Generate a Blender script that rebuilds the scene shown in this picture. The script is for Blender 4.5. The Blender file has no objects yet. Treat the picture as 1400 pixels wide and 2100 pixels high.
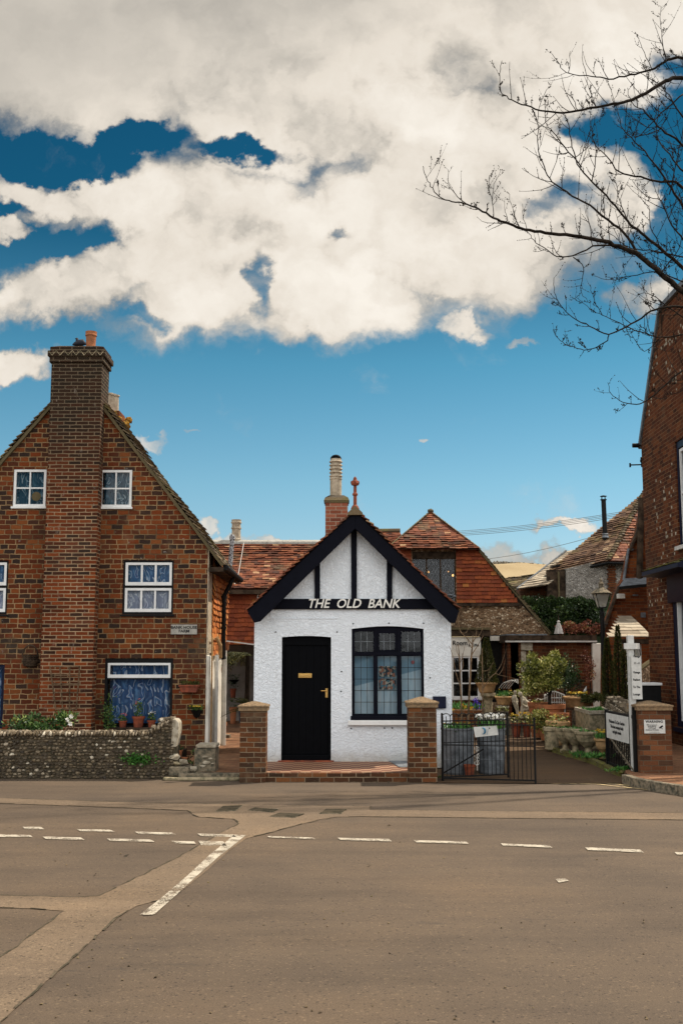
import bpy, bmesh, math, random
from mathutils import Vector, Matrix, Quaternion, noise
from mathutils.geometry import tessellate_polygon
random.seed(7)
R = math.radians
PI = math.pi
S = bpy.context.scene
COL = S.collection

# ------------------------------------------------------------------ camera
F = 2200.0                     # focal length in photo pixels (photo is 1400 x 2100)
HC = 1.85                      # eye height
TILT = math.atan(295.0 / F)
cam_d = bpy.data.cameras.new('camera')
cam = bpy.data.objects.new('camera', cam_d)
COL.objects.link(cam)
cam.location = (0, 0, HC)
cam.rotation_euler = (PI / 2 + TILT, 0, 0)
cam_d.sensor_fit = 'VERTICAL'
cam_d.sensor_height = 24.0
cam_d.lens = 24.0 * F / 2100.0
cam_d.clip_start = 0.1
cam_d.clip_end = 6000
S.camera = cam

# ------------------------------------------------------------------ light
SUN_EL, SUN_AZ = R(56), R(60)      # azimuth from +Y towards +X
SKY_K = 0.10
sun_d = bpy.data.lights.new('sun', 'SUN')
sun_d.energy = 5.0
sun_d.angle = R(1.0)
sun_d.color = (1.0, 0.90, 0.76)
sun = bpy.data.objects.new('sun', sun_d)
COL.objects.link(sun)
sdir = Vector((math.cos(SUN_EL) * math.sin(SUN_AZ), math.cos(SUN_EL) * math.cos(SUN_AZ), math.sin(SUN_EL)))
sun.rotation_euler = sdir.to_track_quat('Z', 'Y').to_euler()
sun.location = (20, 10, 30)

S.view_settings.view_transform = 'Standard'
S.view_settings.look = 'None'
S.view_settings.gamma = 1.0
S.view_settings.exposure = 0.15
S.view_settings.use_curve_mapping = False
S.cycles.max_bounces = 6
S.cycles.diffuse_bounces = 3
S.cycles.glossy_bounces = 3
S.cycles.transparent_max_bounces = 10
S.cycles.use_denoising = True


def srgb(r, g, b):
    def c(v):
        v /= 255.0
        return v / 12.92 if v <= 0.04045 else ((v + 0.055) / 1.055) ** 2.4
    return (c(r), c(g), c(b), 1.0)


class NT:
    """tiny node-tree writer: a value may be a constant or a socket"""
    def __init__(s, tree):
        s.t = tree
        tree.nodes.clear()

    def n(s, typ, props=None, out=0, **ins):
        nd = s.t.nodes.new(typ)
        for k, v in (props or {}).items():
            setattr(nd, k, v)
        for k, v in ins.items():
            key = int(k[1:]) if k[0] == '_' and k[1:].isdigit() else k.replace('_', ' ')
            sock = nd.inputs[key]
            if isinstance(v, bpy.types.NodeSocket):
                s.t.links.new(v, sock)
            else:
                sock.default_value = v
        s.last = nd
        return nd.outputs[out]

    def m(s, op, a, b=0.0, c=0.0):
        return s.n('ShaderNodeMath', {'operation': op}, _0=a, _1=b, _2=c)

    def vm(s, op, a, b=(0, 0, 0), out=0):
        return s.n('ShaderNodeVectorMath', {'operation': op}, out, _0=a, _1=b)

    def mix(s, f, a, b, blend='MIX'):
        nd = s.t.nodes.new('ShaderNodeMix')
        nd.data_type = 'RGBA'
        nd.blend_type = blend
        for i, v in ((0, f), (6, a), (7, b)):
            if isinstance(v, bpy.types.NodeSocket):
                s.t.links.new(v, nd.inputs[i])
            else:
                nd.inputs[i].default_value = v
        return nd.outputs[2]

    def ramp(s, f, stops, interp='LINEAR'):
        nd = s.t.nodes.new('ShaderNodeValToRGB')
        nd.color_ramp.interpolation = interp
        e = nd.color_ramp.elements
        while len(e) < len(stops):
            e.new(0.5)
        for k, (p, c) in enumerate(stops):
            e[k].position = p
            e[k].color = c if len(c) == 4 else (*c, 1)
        s.t.links.new(f, nd.inputs[0])
        return nd.outputs[0]

    def rng(s, v, a, b, c=0.0, d=1.0, kind='SMOOTHSTEP'):
        nd = s.t.nodes.new('ShaderNodeMapRange')
        nd.interpolation_type = kind
        s.t.links.new(v, nd.inputs[0])
        for i, x in enumerate((a, b, c, d)):
            nd.inputs[i + 1].default_value = x
        return nd.outputs[0]

    def noise(s, v, scale, detail=3.0, rough=0.5, dist=0.0, out=0):
        return s.n('ShaderNodeTexNoise', None, out, Vector=v, Scale=scale, Detail=detail, Roughness=rough, Distortion=dist)


# ------------------------------------------------------------------ pixel <-> place
CT, ST = math.cos(TILT), math.sin(TILT)


def ray(px, py):
    u, v = (px - 700.0) / F, (1050.0 - py) / F
    return Vector((u, CT - v * ST, ST + v * CT))


def at(px, py, Y):
    d = ray(px, py)
    k = Y / d.y
    return Vector((d.x * k, Y, HC + d.z * k))


def G(px, py, z=0.0):
    d = ray(px, py)
    k = (z - HC) / d.z
    return Vector((d.x * k, d.y * k, z))


def X(px, py, Y):
    return at(px, py, Y).x


def Z(py, Y):
    return at(700, py, Y).z


# ------------------------------------------------------------------ sky
W = bpy.data.worlds.new('World')
S.world = W
W.use_nodes = True


def build_sky():
    t = NT(W.node_tree)
    d = t.n('ShaderNodeTexCoord')                 # Generated = direction
    d = t.vm('NORMALIZE', d)
    sep = t.n('ShaderNodeSeparateXYZ', None, 0, Vector=d)
    sepn = t.last
    x, y, z = sepn.outputs[0], sepn.outputs[1], sepn.outputs[2]
    sky = t.n('ShaderNodeTexSky', {'sky_type': 'NISHITA', 'sun_disc': False, 'sun_elevation': SUN_EL,
                                   'sun_rotation': SUN_AZ, 'air_density': 1.0, 'dust_density': 0.6, 'ozone_density': 2.0})
    el = t.m('ARCSINE', z)
    elr = t.rng(el, -0.05, 0.75, 0, 1, 'LINEAR')
    # Nishita, toned towards the photograph's teal by altitude
    tint = t.ramp(elr, [(0.0, (1.0, 1.05, 1.15)), (0.12, (0.90, 1.0, 1.10)), (0.26, (0.66, 0.98, 0.97)), (0.40, (0.34, 0.80, 0.80)), (0.55, (0.05, 0.36, 0.42)), (1.0, (0.02, 0.20, 0.28))])
    blue = t.mix(1.0, sky, tint, 'MULTIPLY')
    # the sky "map": a = x/y, b = z/y on the northern half
    ys = t.m('MAXIMUM', y, 0.05)
    a = t.m('DIVIDE', x, ys)
    b = t.m('DIVIDE', z, ys)
    p = t.n('ShaderNodeCombineXYZ', None, 0, X=a, Y=b, Z=0.0)
    w1 = t.vm('SUBTRACT', t.noise(p, 7.0, 5, 0.55, out=1), (0.5, 0.5, 0.5))
    pw = t.vm('ADD', p, t.n('ShaderNodeVectorMath', {'operation': 'SCALE'}, 0, _0=w1, Scale=0.055))
    w2 = t.vm('SUBTRACT', t.noise(p, 24.0, 5, 0.6, out=1), (0.5, 0.5, 0.5))
    pw = t.vm('ADD', pw, t.n('ShaderNodeVectorMath', {'operation': 'SCALE'}, 0, _0=w2, Scale=0.060))

    def blob(px, py, rx, ry, pw=pw, soft=0.55, rot=0.0):
        c = ray(px, py)
        q = t.vm('SUBTRACT', pw, (c.x / c.y, c.z / c.y, 0))
        if rot:
            q = t.n('ShaderNodeVectorRotate', {'rotation_type': 'Z_AXIS'}, 0, Vector=q, Angle=R(rot))
        q = t.vm('MULTIPLY', q, (F / rx, F / ry * 0.97, 0))
        l = t.vm('LENGTH', q, out=1)
        return t.rng(l, 1.0 - soft, 1.0 + soft, 1.0, 0.0)
    clouds = [  # px, py, rx, ry, rot
        (700, -80, 1600, 400, 0), (150, 120, 420, 170, 6), (620, 250, 300, 110, 0), (400, 420, 290, 115, 0), (250, 400, 170, 70, 0), (320, 520, 170, 70, 0), (640, 480, 440, 150, -6), (900, 470, 330, 170, 4),
        (680, 620, 240, 90, -6), (560, 570, 330, 85, -12), (1150, 300, 200, 200, 0), (1010, 300, 330, 160, 0), (980, 540, 180, 80, -10),
        (110, 395, 150, 55, 0), (10, 465, 50, 36, 0), (120, 590, 185, 66, -8), (30, 752, 92, 34, -6),
        (948, 664, 72, 22, 8), (1068, 705, 24, 12, 20), (1265, 440, 110, 55, 0), (1310, 600, 80, 36, 0), (1390, 330, 50, 30, 0), (300, 926, 34, 13, 0),
        (380, 910, 16, 6, 0), (861, 894, 15, 7, 0), (1085, 1150, 160, 24, 0), (450, 1106, 70, 12, 0), (560, 1112, 60, 8, 0), (1150, 1085, 60, 9, 0),
    ]
    dens = None
    for (px, py, rx, ry, ro) in clouds:
        v = blob(px, py, rx, ry, rot=ro)
        if rx < 120 and px > 250 or ry < 26:
            v = t.m('MULTIPLY', v, 0.62 if rx > 30 else 0.52)
        dens = v if dens is None else t.m('MAXIMUM', dens, v)
    gaps = [(70, 312, 130, 34, 6, 1.25), (175, 345, 90, 26, -10, 1.2), (285, 288, 90, 26, -18, 1.15), (495, 296, 90, 17, 5, 1.1), (80, 502, 160, 22, -4, 1.0), (212, 455, 40, 44, 0, .75), (20, 420, 50, 16, 0, .8),
            (535, 590, 24, 60, 0, .75), (690, 466, 40, 14, 0, .55), (1240, 272, 100, 44, 10, 1.0), (1370, 250, 60, 80, 20, 1.0), (1380, 460, 40, 110, 0, 1.0), (1180, 385, 60, 46, 20, .85), (1110, 420, 30, 24, 0, .5), (1380, 120, 50, 34, 0, .6), (300, 640, 60, 16, 0, .5)]
    for (px, py, rx, ry, ro, k) in gaps:
        v = blob(px, py, rx, ry, rot=ro, soft=0.7)
        dens = t.m('SUBTRACT', dens, t.m('MULTIPLY', v, k))
    dens = t.m('MAXIMUM', dens, 0.0)
    fine = t.noise(pw, 11.0, 8, 0.56)
    mid = t.noise(p, 6.5, 4, 0.5)
    dn = t.m('ADD', t.m('MULTIPLY', dens, 1.7), t.m('ADD', t.m('MULTIPLY', t.m('SUBTRACT', fine, 0.5), t.m('SUBTRACT', 2.4, t.m('MULTIPLY', t.rng(b, 0.55, 0.68), 1.3))), t.m('MULTIPLY', t.m('SUBTRACT', mid, 0.5), 0.8)))
    north = t.rng(dn, 0.16, 1.32)
    psh = t.vm('ADD', p, (0.010, 0.016, 0.0))
    relief = t.m('SUBTRACT', t.noise(pw, 5.5, 5, 0.5), t.noise(t.vm('ADD', pw, (0.014, 0.022, 0)), 5.5, 5, 0.5))
    # rest of the dome: plain broken cloud
    back = t.rng(t.noise(d, 2.2, 6, 0.6), 0.40, 0.56)
    m_ = t.rng(y, 0.25, 0.5)
    m2 = t.rng(t.m('ABSOLUTE', a), 0.45, 0.8, 1, 0)
    m3 = t.m('MULTIPLY', m_, m2)
    cov = t.m('ADD', t.m('MULTIPLY', north, m3), t.m('MULTIPLY', back, t.m('SUBTRACT', 1.0, m3)))
    cov = t.m('MULTIPLY', cov, t.rng(z, -0.02, 0.02))
    # cloud body colour: bright cream where thick, greyer undersides
    big = t.noise(p, 4.2, 5, 0.55)
    shade = t.rng(t.m('ADD', big, t.m('MULTIPLY', fine, 0.45)), 0.50, 0.86)
    high = t.rng(t.m('SUBTRACT', b, t.m('MULTIPLY', a, 0.35)), 0.48, 0.72)
    thick = t.rng(dn, 0.5, 1.7)
    shade = t.m('ADD', t.m('ADD', t.m('MULTIPLY', shade, 0.38), t.m('MULTIPLY', thick, 0.50)), t.m('MULTIPLY', relief, 1.6))
    shade = t.m('MULTIPLY', shade, t.m('SUBTRACT', 1.0, t.m('MULTIPLY', high, 0.62)))
    ccol = t.ramp(shade, [(0.0, srgb(158, 154, 147)), (0.35, srgb(200, 193, 182)), (0.60, srgb(228, 219, 206)), (1.0, srgb(247, 240, 229))])
    # unseen clouds behind the camera, opposite the sun, brightened to fill the front walls
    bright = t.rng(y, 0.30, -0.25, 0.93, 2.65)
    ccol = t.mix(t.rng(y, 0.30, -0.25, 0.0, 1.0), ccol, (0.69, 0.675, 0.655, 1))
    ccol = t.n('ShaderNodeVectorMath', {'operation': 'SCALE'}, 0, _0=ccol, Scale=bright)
    bg1 = t.n('ShaderNodeBackground', None, 0, Color=blue, Strength=SKY_K)
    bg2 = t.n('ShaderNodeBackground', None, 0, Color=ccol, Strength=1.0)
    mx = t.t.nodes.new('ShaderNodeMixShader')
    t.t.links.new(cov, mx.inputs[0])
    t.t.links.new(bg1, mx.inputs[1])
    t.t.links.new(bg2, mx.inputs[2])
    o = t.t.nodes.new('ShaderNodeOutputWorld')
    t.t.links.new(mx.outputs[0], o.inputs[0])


build_sky()

# ------------------------------------------------------------------ materials
MATS = {}


def new_mat(name, fn, rough=0.8, spec=0.3, metallic=0.0):
    m = bpy.data.materials.new(name)
    m.use_nodes = True
    t = NT(m.node_tree)
    o = t.t.nodes.new('ShaderNodeOutputMaterial')
    b = t.t.nodes.new('ShaderNodeBsdfPrincipled')
    b.inputs['Roughness'].default_value = rough
    b.inputs['Specular IOR Level'].default_value = spec
    b.inputs['Metallic'].default_value = metallic
    r = fn(t, b)
    if r is None:
        r = b.outputs[0]
    t.t.links.new(r, o.inputs[0])
    MATS[name] = m
    return m


def put(t, b, col=None, bump=None, strength=0.5, dist=0.01, rough=None):
    if col is not None:
        if isinstance(col, bpy.types.NodeSocket):
            t.t.links.new(col, b.inputs['Base Color'])
        else:
            b.inputs['Base Color'].default_value = col if len(col) == 4 else (*col, 1)
    if bump is not None:
        n = t.n('ShaderNodeBump', None, 0, Strength=strength, Distance=dist, Height=bump)
        t.t.links.new(n, b.inputs['Normal'])
    if rough is not None:
        if isinstance(rough, bpy.types.NodeSocket):
            t.t.links.new(rough, b.inputs['Roughness'])


def UV(t):
    return t.n('ShaderNodeUVMap')


def OBJ(t):
    return t.n('ShaderNodeTexCoord', None, 3)


def RND(t):
    return t.n('ShaderNodeAttribute', {'attribute_name': 'rnd'}, 2)


def brick_mat(name, bw, rh, mortar, stops, mcol, soot=None, jit=0.006, weather=0.35, bump=0.8, off=0.5, flecks=None, dirt=(0.05, 0.04, 0.03, 1), squash=1.0, tan=0.0, mdark=0.5):
    def fn(t, b):
        uv = UV(t)
        w = t.vm('SUBTRACT', t.noise(uv, 9.0, 2, out=1), (0.5, 0.5, 0.5))
        p = t.vm('ADD', uv, t.n('ShaderNodeVectorMath', {'operation': 'SCALE'}, 0, _0=w, Scale=jit * 2))
        col = t.n('ShaderNodeTexBrick', {'offset': off, 'squash': squash, 'squash_frequency': 3}, 0, Vector=p, Color1=(0, 0, 0, 1), Color2=(1, 1, 1, 1), Mortar=(0.5, 0.5, 0.5, 1),
                  Scale=1.0, Mortar_Size=mortar, Mortar_Smooth=0.15, Bias=0.0, Brick_Width=bw, Row_Height=rh)
        fac = t.last.outputs[1]
        rnd = t.n('ShaderNodeSeparateColor', None, 0, Color=col)
        c = t.ramp(rnd, stops, 'LINEAR')
        fine = t.noise(uv, 45.0, 4, 0.7)
        c = t.mix(0.55, c, t.ramp(fine, [(0.25, (0.35, 0.35, 0.35)), (0.5, (1, 1, 1)), (0.8, (1.5, 1.45, 1.35))]), 'MULTIPLY')
        big = t.noise(uv, 0.9, 5, 0.65)
        c = t.mix(t.m('MULTIPLY', t.rng(big, 0.48, 0.72), weather), c, dirt)
        if tan:
            c = t.mix(t.m('MULTIPLY', t.rng(t.noise(uv, 1.7, 4, 0.7), 0.55, 0.75), tan), c, (0.20, 0.135, 0.08, 1))
        mc = t.mix(t.rng(t.noise(uv, 1.6, 4, 0.7), 0.35, 0.7), mcol, (mcol[0] * mdark, mcol[1] * mdark, mcol[2] * mdark, 1))
        if flecks:
            fl = t.rng(t.noise(uv, 6.0, 6, 0.8), 0.63, 0.68)
            c = t.mix(t.m('MULTIPLY', fl, flecks), c, (0.42, 0.39, 0.34, 1))
        c = t.mix(fac, c, mc)
        if soot:      # soot and lime streaks near the top of the stack
            v = t.n('ShaderNodeSeparateXYZ', None, 1, Vector=uv)
            k = t.rng(t.m('ADD', v, t.m('MULTIPLY', t.noise(uv, 1.2, 4, 0.7), 1.6)), soot[0], soot[1])
            c = t.mix(t.m('MULTIPLY', k, 0.92), c, t.mix(fac, (0.022, 0.016, 0.010, 1), (0.13, 0.10, 0.065, 1)))
            lm = t.rng(t.noise(t.vm('MULTIPLY', uv, (1, .35, 1)), 5.0, 6, 0.8), 0.60, 0.68)
            c = t.mix(t.m('MULTIPLY', lm, 0.55), c, (0.42, 0.36, 0.29, 1))
        h = t.m('ADD', t.m('MULTIPLY', t.m('SUBTRACT', 1.0, fac), 1.0), t.m('MULTIPLY', fine, 0.7))
        h = t.m('ADD', h, t.m('MULTIPLY', rnd, 0.5))
        put(t, b, c, h, bump, 0.012)
    return new_mat(name, fn, 0.9, 0.15)


B = dict
brick_mat('house_brick', 0.205, 0.090, 0.009,
          [(0.0, (0.030, 0.019, 0.015)), (0.18, (0.052, 0.026, 0.017)), (0.34, (0.085, 0.024, 0.010)), (0.52, (0.120, 0.028, 0.009)), (0.72, (0.168, 0.039, 0.011)),
           (0.90, (0.215, 0.068, 0.020)), (1.0, (0.098, 0.028, 0.011))], (0.36, 0.23, 0.115, 1), jit=0.014, weather=0.75, bump=1.2, tan=0.42, flecks=0.6, squash=0.75, mdark=0.28)
brick_mat('chimney_brick', 0.225, 0.067, 0.008,
          [(0.0, (0.030, 0.014, 0.009)), (0.3, (0.085, 0.022, 0.008)), (0.6, (0.155, 0.034, 0.010)), (1.0, (0.23, 0.054, 0.014))], (0.44, 0.30, 0.175, 1), soot=(4.4, 7.6), jit=0.007, weather=0.6, bump=1.1, flecks=0.7, mdark=0.5)
brick_mat('right_brick', 0.225, 0.078, 0.006,
          [(0.0, (0.050, 0.017, 0.008)), (0.4, (0.085, 0.024, 0.009)), (0.7, (0.120, 0.034, 0.012)), (1.0, (0.16, 0.054, 0.019))], (0.23, 0.135, 0.07, 1), jit=0.008, weather=0.5, bump=1.0, tan=0.3)
brick_mat('orange_brick', 0.225, 0.075, 0.005,
          [(0.0, (0.09, 0.028, 0.013)), (0.5, (0.19, 0.050, 0.016)), (1.0, (0.27, 0.080, 0.022))], (0.22, 0.13, 0.07, 1), jit=0.006, weather=0.4, bump=0.8)
brick_mat('pier_brick', 0.215, 0.073, 0.007,
          [(0.0, (0.04, 0.022, 0.013)), (0.4, (0.085, 0.034, 0.015)), (0.75, (0.140, 0.050, 0.018)), (1.0, (0.19, 0.074, 0.026))], (0.26, 0.19, 0.12, 1), jit=0.008, weather=0.7, bump=1.0, tan=0.5, flecks=0.35)
brick_mat('stack_brick', 0.22, 0.075, 0.006,
          [(0.0, (0.16, 0.05, 0.03)), (0.5, (0.27, 0.085, 0.045)), (1.0, (0.34, 0.12, 0.07))], (0.45, 0.34, 0.25, 1), jit=0.003, weather=0.3, bump=0.7, mdark=0.8)
brick_mat('dark_brick', 0.225, 0.075, 0.005,
          [(0.0, (0.05, 0.025, 0.015)), (0.5, (0.12, 0.045, 0.02)), (1.0, (0.18, 0.07, 0.03))], (0.15, 0.11, 0.07, 1), jit=0.006, weather=0.5, bump=0.8, tan=0.3)
brick_mat('brick_paving', 0.20, 0.10, 0.004,
          [(0.0, (0.14, 0.065, 0.035)), (0.5, (0.21, 0.10, 0.052)), (1.0, (0.27, 0.145, 0.075))], (0.10, 0.07, 0.045, 1), jit=0.004, weather=0.4, bump=0.5)


def roughcast(t, b):
    uv = UV(t)
    n1 = t.noise(uv, 20.0, 3, 0.6, 1.4)
    n2 = t.noise(uv, 60.0, 3, 0.6)
    h = t.m('ADD', t.m('MULTIPLY', t.rng(n1, 0.38, 0.62), 0.8), t.m('MULTIPLY', n2, 0.35))
    dirt = t.rng(t.noise(uv, 2.5, 6, 0.75), 0.58, 0.80)
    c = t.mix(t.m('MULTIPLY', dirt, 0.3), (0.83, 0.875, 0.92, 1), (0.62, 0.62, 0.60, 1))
    v = t.n('ShaderNodeSeparateXYZ', None, 1, Vector=uv)
    drip = t.rng(t.noise(t.vm('MULTIPLY', uv, (6.0, .7, 1)), 1.6, 5, 0.7), 0.56, 0.74)
    c = t.mix(t.m('MULTIPLY', drip, 0.22), c, (0.50, 0.49, 0.45, 1))
    low = t.m('MULTIPLY', t.rng(t.m('ADD', v, t.m('MULTIPLY', t.noise(uv, 7.0, 5, 0.7), 0.22)), 0.20, 0.50, 1, 0), 0.62)
    c = t.mix(low, c, (0.42, 0.37, 0.28, 1))
    put(t, b, c, h, 0.75, 0.016)


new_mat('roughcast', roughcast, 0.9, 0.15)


def simple(name, col, rough=0.7, spec=0.3, metallic=0.0, var=0.15, scale=8.0, bump=0.25, bscale=40.0, col2=None, bdist=0.004):
    def fn(t, b):
        o = OBJ(t)
        n = t.noise(o, scale, 5, 0.65)
        c2 = col2 or tuple(x * (1 - var * 2.2) for x in col[:3])
        c = t.mix(t.rng(n, 0.35, 0.68), (*col[:3], 1), (*c2[:3], 1))
        put(t, b, c, t.noise(o, bscale, 4, 0.6), bump, bdist)
    return new_mat(name, fn, rough, spec, metallic)


simple('black_paint', (0.0035, 0.004, 0.009), 0.6, 0.08, var=0.1, bump=0.3, bscale=18)
simple('door_black', (0.0018, 0.0021, 0.0032), 0.6, 0.06, var=0.1, bump=0.2, bscale=25)
simple('navy_paint', (0.005, 0.008, 0.028), 0.45, 0.2)
simple('white_paint', (0.80, 0.80, 0.78), 0.45, 0.4, var=0.05, scale=5)
simple('cream_wall', (0.80, 0.76, 0.67), 0.85, 0.2, var=0.12, scale=2.2, bump=0.5, bscale=25, col2=(0.55, 0.50, 0.42))
simple('letter_cream', (0.80, 0.78, 0.72), 0.6, 0.2, var=0.04)
simple('brass', (0.62, 0.38, 0.12), 0.32, 0.5, 0.9, var=0.1)
simple('iron', (0.006, 0.006, 0.006), 0.6, 0.2, var=0.25)
simple('galvanised', (0.175, 0.195, 0.215), 0.55, 0.4, 0.2, var=0.35, scale=6, col2=(0.07, 0.08, 0.09))
simple('lead', (0.20, 0.22, 0.24), 0.6, 0.4, 0.3, var=0.25)
simple('terracotta', (0.42, 0.155, 0.065), 0.8, 0.2, var=0.25, col2=(0.24, 0.10, 0.05))
simple('terracotta_pale', (0.50, 0.30, 0.14), 0.8, 0.2, var=0.25, col2=(0.30, 0.19, 0.09))
simple('red_clay', (0.30, 0.075, 0.035), 0.75, 0.2, var=0.3, col2=(0.13, 0.04, 0.025))
simple('buff_clay', (0.50, 0.42, 0.31), 0.8, 0.2, var=0.2, col2=(0.30, 0.24, 0.17))
simple('pink_clay', (0.38, 0.30, 0.24), 0.8, 0.2, var=0.2, col2=(0.24, 0.18, 0.14))
simple('stone', (0.42, 0.34, 0.22), 0.9, 0.15, var=0.35, scale=12, col2=(0.13, 0.12, 0.07), bump=0.8, bscale=50, bdist=0.01)
simple('pale_stone', (0.46, 0.41, 0.32), 0.9, 0.15, var=0.3, scale=14, col2=(0.24, 0.20, 0.14), bump=0.7, bscale=50)
simple('dark_stone', (0.26, 0.21, 0.145), 0.9, 0.15, var=0.45, scale=16, col2=(0.06, 0.06, 0.045), bump=0.9, bscale=60, bdist=0.01)
simple('cap_stone', (0.27, 0.18, 0.10), 0.9, 0.15, var=0.35, scale=30, col2=(0.15, 0.11, 0.07), bump=1.0, bscale=70, bdist=0.012)
simple('mortar_mix', (0.12, 0.095, 0.065), 0.95, 0.1, var=0.4, scale=8, col2=(0.05, 0.045, 0.03), bump=1.0, bscale=40, bdist=0.02)
simple('old_timber', (0.075, 0.05, 0.032), 0.85, 0.15, var=0.35, scale=6)
simple('mossy_wood', (0.13, 0.10, 0.055), 0.9, 0.1, var=0.4, scale=9, col2=(0.10, 0.085, 0.045))
simple('bark', (0.030, 0.022, 0.016), 0.9, 0.1, var=0.35, scale=14, bump=0.8, bscale=50, bdist=0.01)
simple('twig', (0.20, 0.13, 0.075), 0.85, 0.15, var=0.35, scale=9)
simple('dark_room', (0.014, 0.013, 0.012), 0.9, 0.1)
simple('soil', (0.055, 0.038, 0.024), 0.95, 0.1, var=0.4, scale=10, bump=1.0, bscale=30, bdist=0.02)
simple('dark_moss', (0.055, 0.045, 0.014), 0.95, 0.1, var=0.4, scale=12, bump=1.0, bscale=60, bdist=0.015)
simple('moss', (0.13, 0.125, 0.03), 0.95, 0.1, var=0.45, scale=12, col2=(0.10, 0.085, 0.05), bump=1.0, bscale=60, bdist=0.015)
simple('lichen', (0.40, 0.20, 0.025), 0.95, 0.1, var=0.5, scale=14, col2=(0.12, 0.08, 0.03), bump=1.0, bscale=40, bdist=0.02)
simple('feathers', (0.022, 0.024, 0.036), 0.7, 0.3)
simple('sign_white', (0.60, 0.60, 0.57), 0.5, 0.3, var=0.08, scale=10)
simple('sign_grey', (0.42, 0.40, 0.35), 0.7, 0.2, var=0.15, scale=14)
simple('ink', (0.015, 0.015, 0.018), 0.6, 0.2)
simple('sign_blue', (0.03, 0.17, 0.30), 0.5, 0.3)
simple('plum', (0.018, 0.006, 0.012), 0.5, 0.15)
simple('cloth', (0.58, 0.55, 0.52), 0.9, 0.1)
simple('rust_bit', (0.08, 0.06, 0.045), 0.9)
simple('pvc', (0.62, 0.60, 0.55), 0.5, 0.4, var=0.1)
simple('dull_render', (0.30, 0.27, 0.24), 0.9, 0.1, var=0.2, scale=3)  # white alley back wall, its shade put into a darker colour
simple('blue_pot', (0.03, 0.06, 0.12), 0.3, 0.5)


def speck_pipe(t, b):
    o = OBJ(t)
    n = t.rng(t.noise(o, 22.0, 4, 0.7), 0.45, 0.58)
    put(t, b, t.mix(n, (0.42, 0.43, 0.45, 1), (0.06, 0.055, 0.05, 1)), n, 0.3)


new_mat('weathered_pipe', speck_pipe, 0.6)


def rnd_mat(name, stops, rough=0.75, spec=0.25, nscale=30.0, nstr=0.4, bump=0.4, patch=None):
    def fn(t, b):
        o = OBJ(t)
        c = t.ramp(RND(t), stops)
        n = t.noise(o, nscale, 4, 0.65)
        c = t.mix(nstr, c, t.ramp(n, [(0.3, (0.4, 0.4, 0.4)), (0.55, (1, 1, 1)), (0.8, (1.4, 1.35, 1.2))]), 'MULTIPLY')
        if patch:
            c = t.mix(t.m('MULTIPLY', t.rng(t.noise(o, patch[1], 5, 0.7), 0.5, 0.66), patch[2]), c, patch[0])
        put(t, b, c, n, bump, 0.006)
    return new_mat(name, fn, rough, spec)


rnd_mat('tile_red', [(0, (0.06, 0.022, 0.014)), (0.35, (0.13, 0.038, 0.018)), (0.7, (0.20, 0.058, 0.025)), (0.94, (0.27, 0.095, 0.04)), (1, (0.45, 0.28, 0.15))], patch=((0.10, 0.075, 0.04, 1), 1.4, 0.7))
rnd_mat('tile_hung', [(0, (0.17, 0.036, 0.013)), (0.4, (0.23, 0.048, 0.015)), (0.9, (0.29, 0.066, 0.018)), (1, (0.40, 0.15, 0.035))], patch=((0.20, 0.055, 0.025, 1), 2.0, 0.5))
rnd_mat('tile_orange', [(0, (0.26, 0.08, 0.02)), (0.4, (0.50, 0.15, 0.035)), (0.85, (0.62, 0.22, 0.05)), (1, (0.60, 0.32, 0.12))])  # hung tiles of the house flank, sunlight put into a brighter orange
rnd_mat('tile_brown', [(0, (0.06, 0.035, 0.025)), (0.5, (0.14, 0.075, 0.045)), (0.9, (0.20, 0.12, 0.07)), (1, (0.32, 0.22, 0.13))], patch=((0.17, 0.13, 0.03, 1), 0.8, 0.6))
rnd_mat('tile_edge', [(0, (0.05, 0.04, 0.028)), (0.5, (0.12, 0.085, 0.05)), (1, (0.22, 0.16, 0.085))], patch=((0.14, 0.125, 0.035, 1), 2.5, 0.6))
rnd_mat('slab_roof', [(0, (0.26, 0.21, 0.15)), (0.5, (0.40, 0.33, 0.24)), (1, (0.52, 0.45, 0.34))], nscale=8)
rnd_mat('flints', [(0, (0.040, 0.030, 0.020)), (0.45, (0.095, 0.070, 0.042)), (0.76, (0.165, 0.125, 0.076)), (0.90, (0.34, 0.28, 0.20)), (1, (0.62, 0.56, 0.44))], rough=0.6, spec=0.35)
rnd_mat('leaf_green', [(0, (0.018, 0.045, 0.010)), (0.5, (0.045, 0.10, 0.018)), (0.85, (0.10, 0.17, 0.03)), (1, (0.22, 0.26, 0.06))], rough=0.5, spec=0.4, nstr=0.1, bump=0.0)
rnd_mat('leaf_dark', [(0, (0.010, 0.024, 0.007)), (0.6, (0.025, 0.055, 0.012)), (1, (0.07, 0.12, 0.025))], rough=0.45, spec=0.4, nstr=0.1, bump=0.0)
rnd_mat('leaf_olive', [(0, (0.04, 0.055, 0.012)), (0.4, (0.13, 0.15, 0.025)), (0.8, (0.32, 0.32, 0.06)), (1, (0.72, 0.66, 0.26))], rough=0.45, spec=0.4, nstr=0.1, bump=0.0)
rnd_mat('leaf_conifer', [(0, (0.020, 0.026, 0.006)), (0.6, (0.055, 0.060, 0.012)), (1, (0.12, 0.11, 0.022))], rough=0.7, nstr=0.1, bump=0.0)
rnd_mat('leaf_red', [(0, (0.06, 0.016, 0.012)), (0.4, (0.18, 0.05, 0.03)), (0.75, (0.34, 0.13, 0.07)), (1, (0.22, 0.19, 0.06))], rough=0.5, nstr=0.1, bump=0.0)
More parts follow.
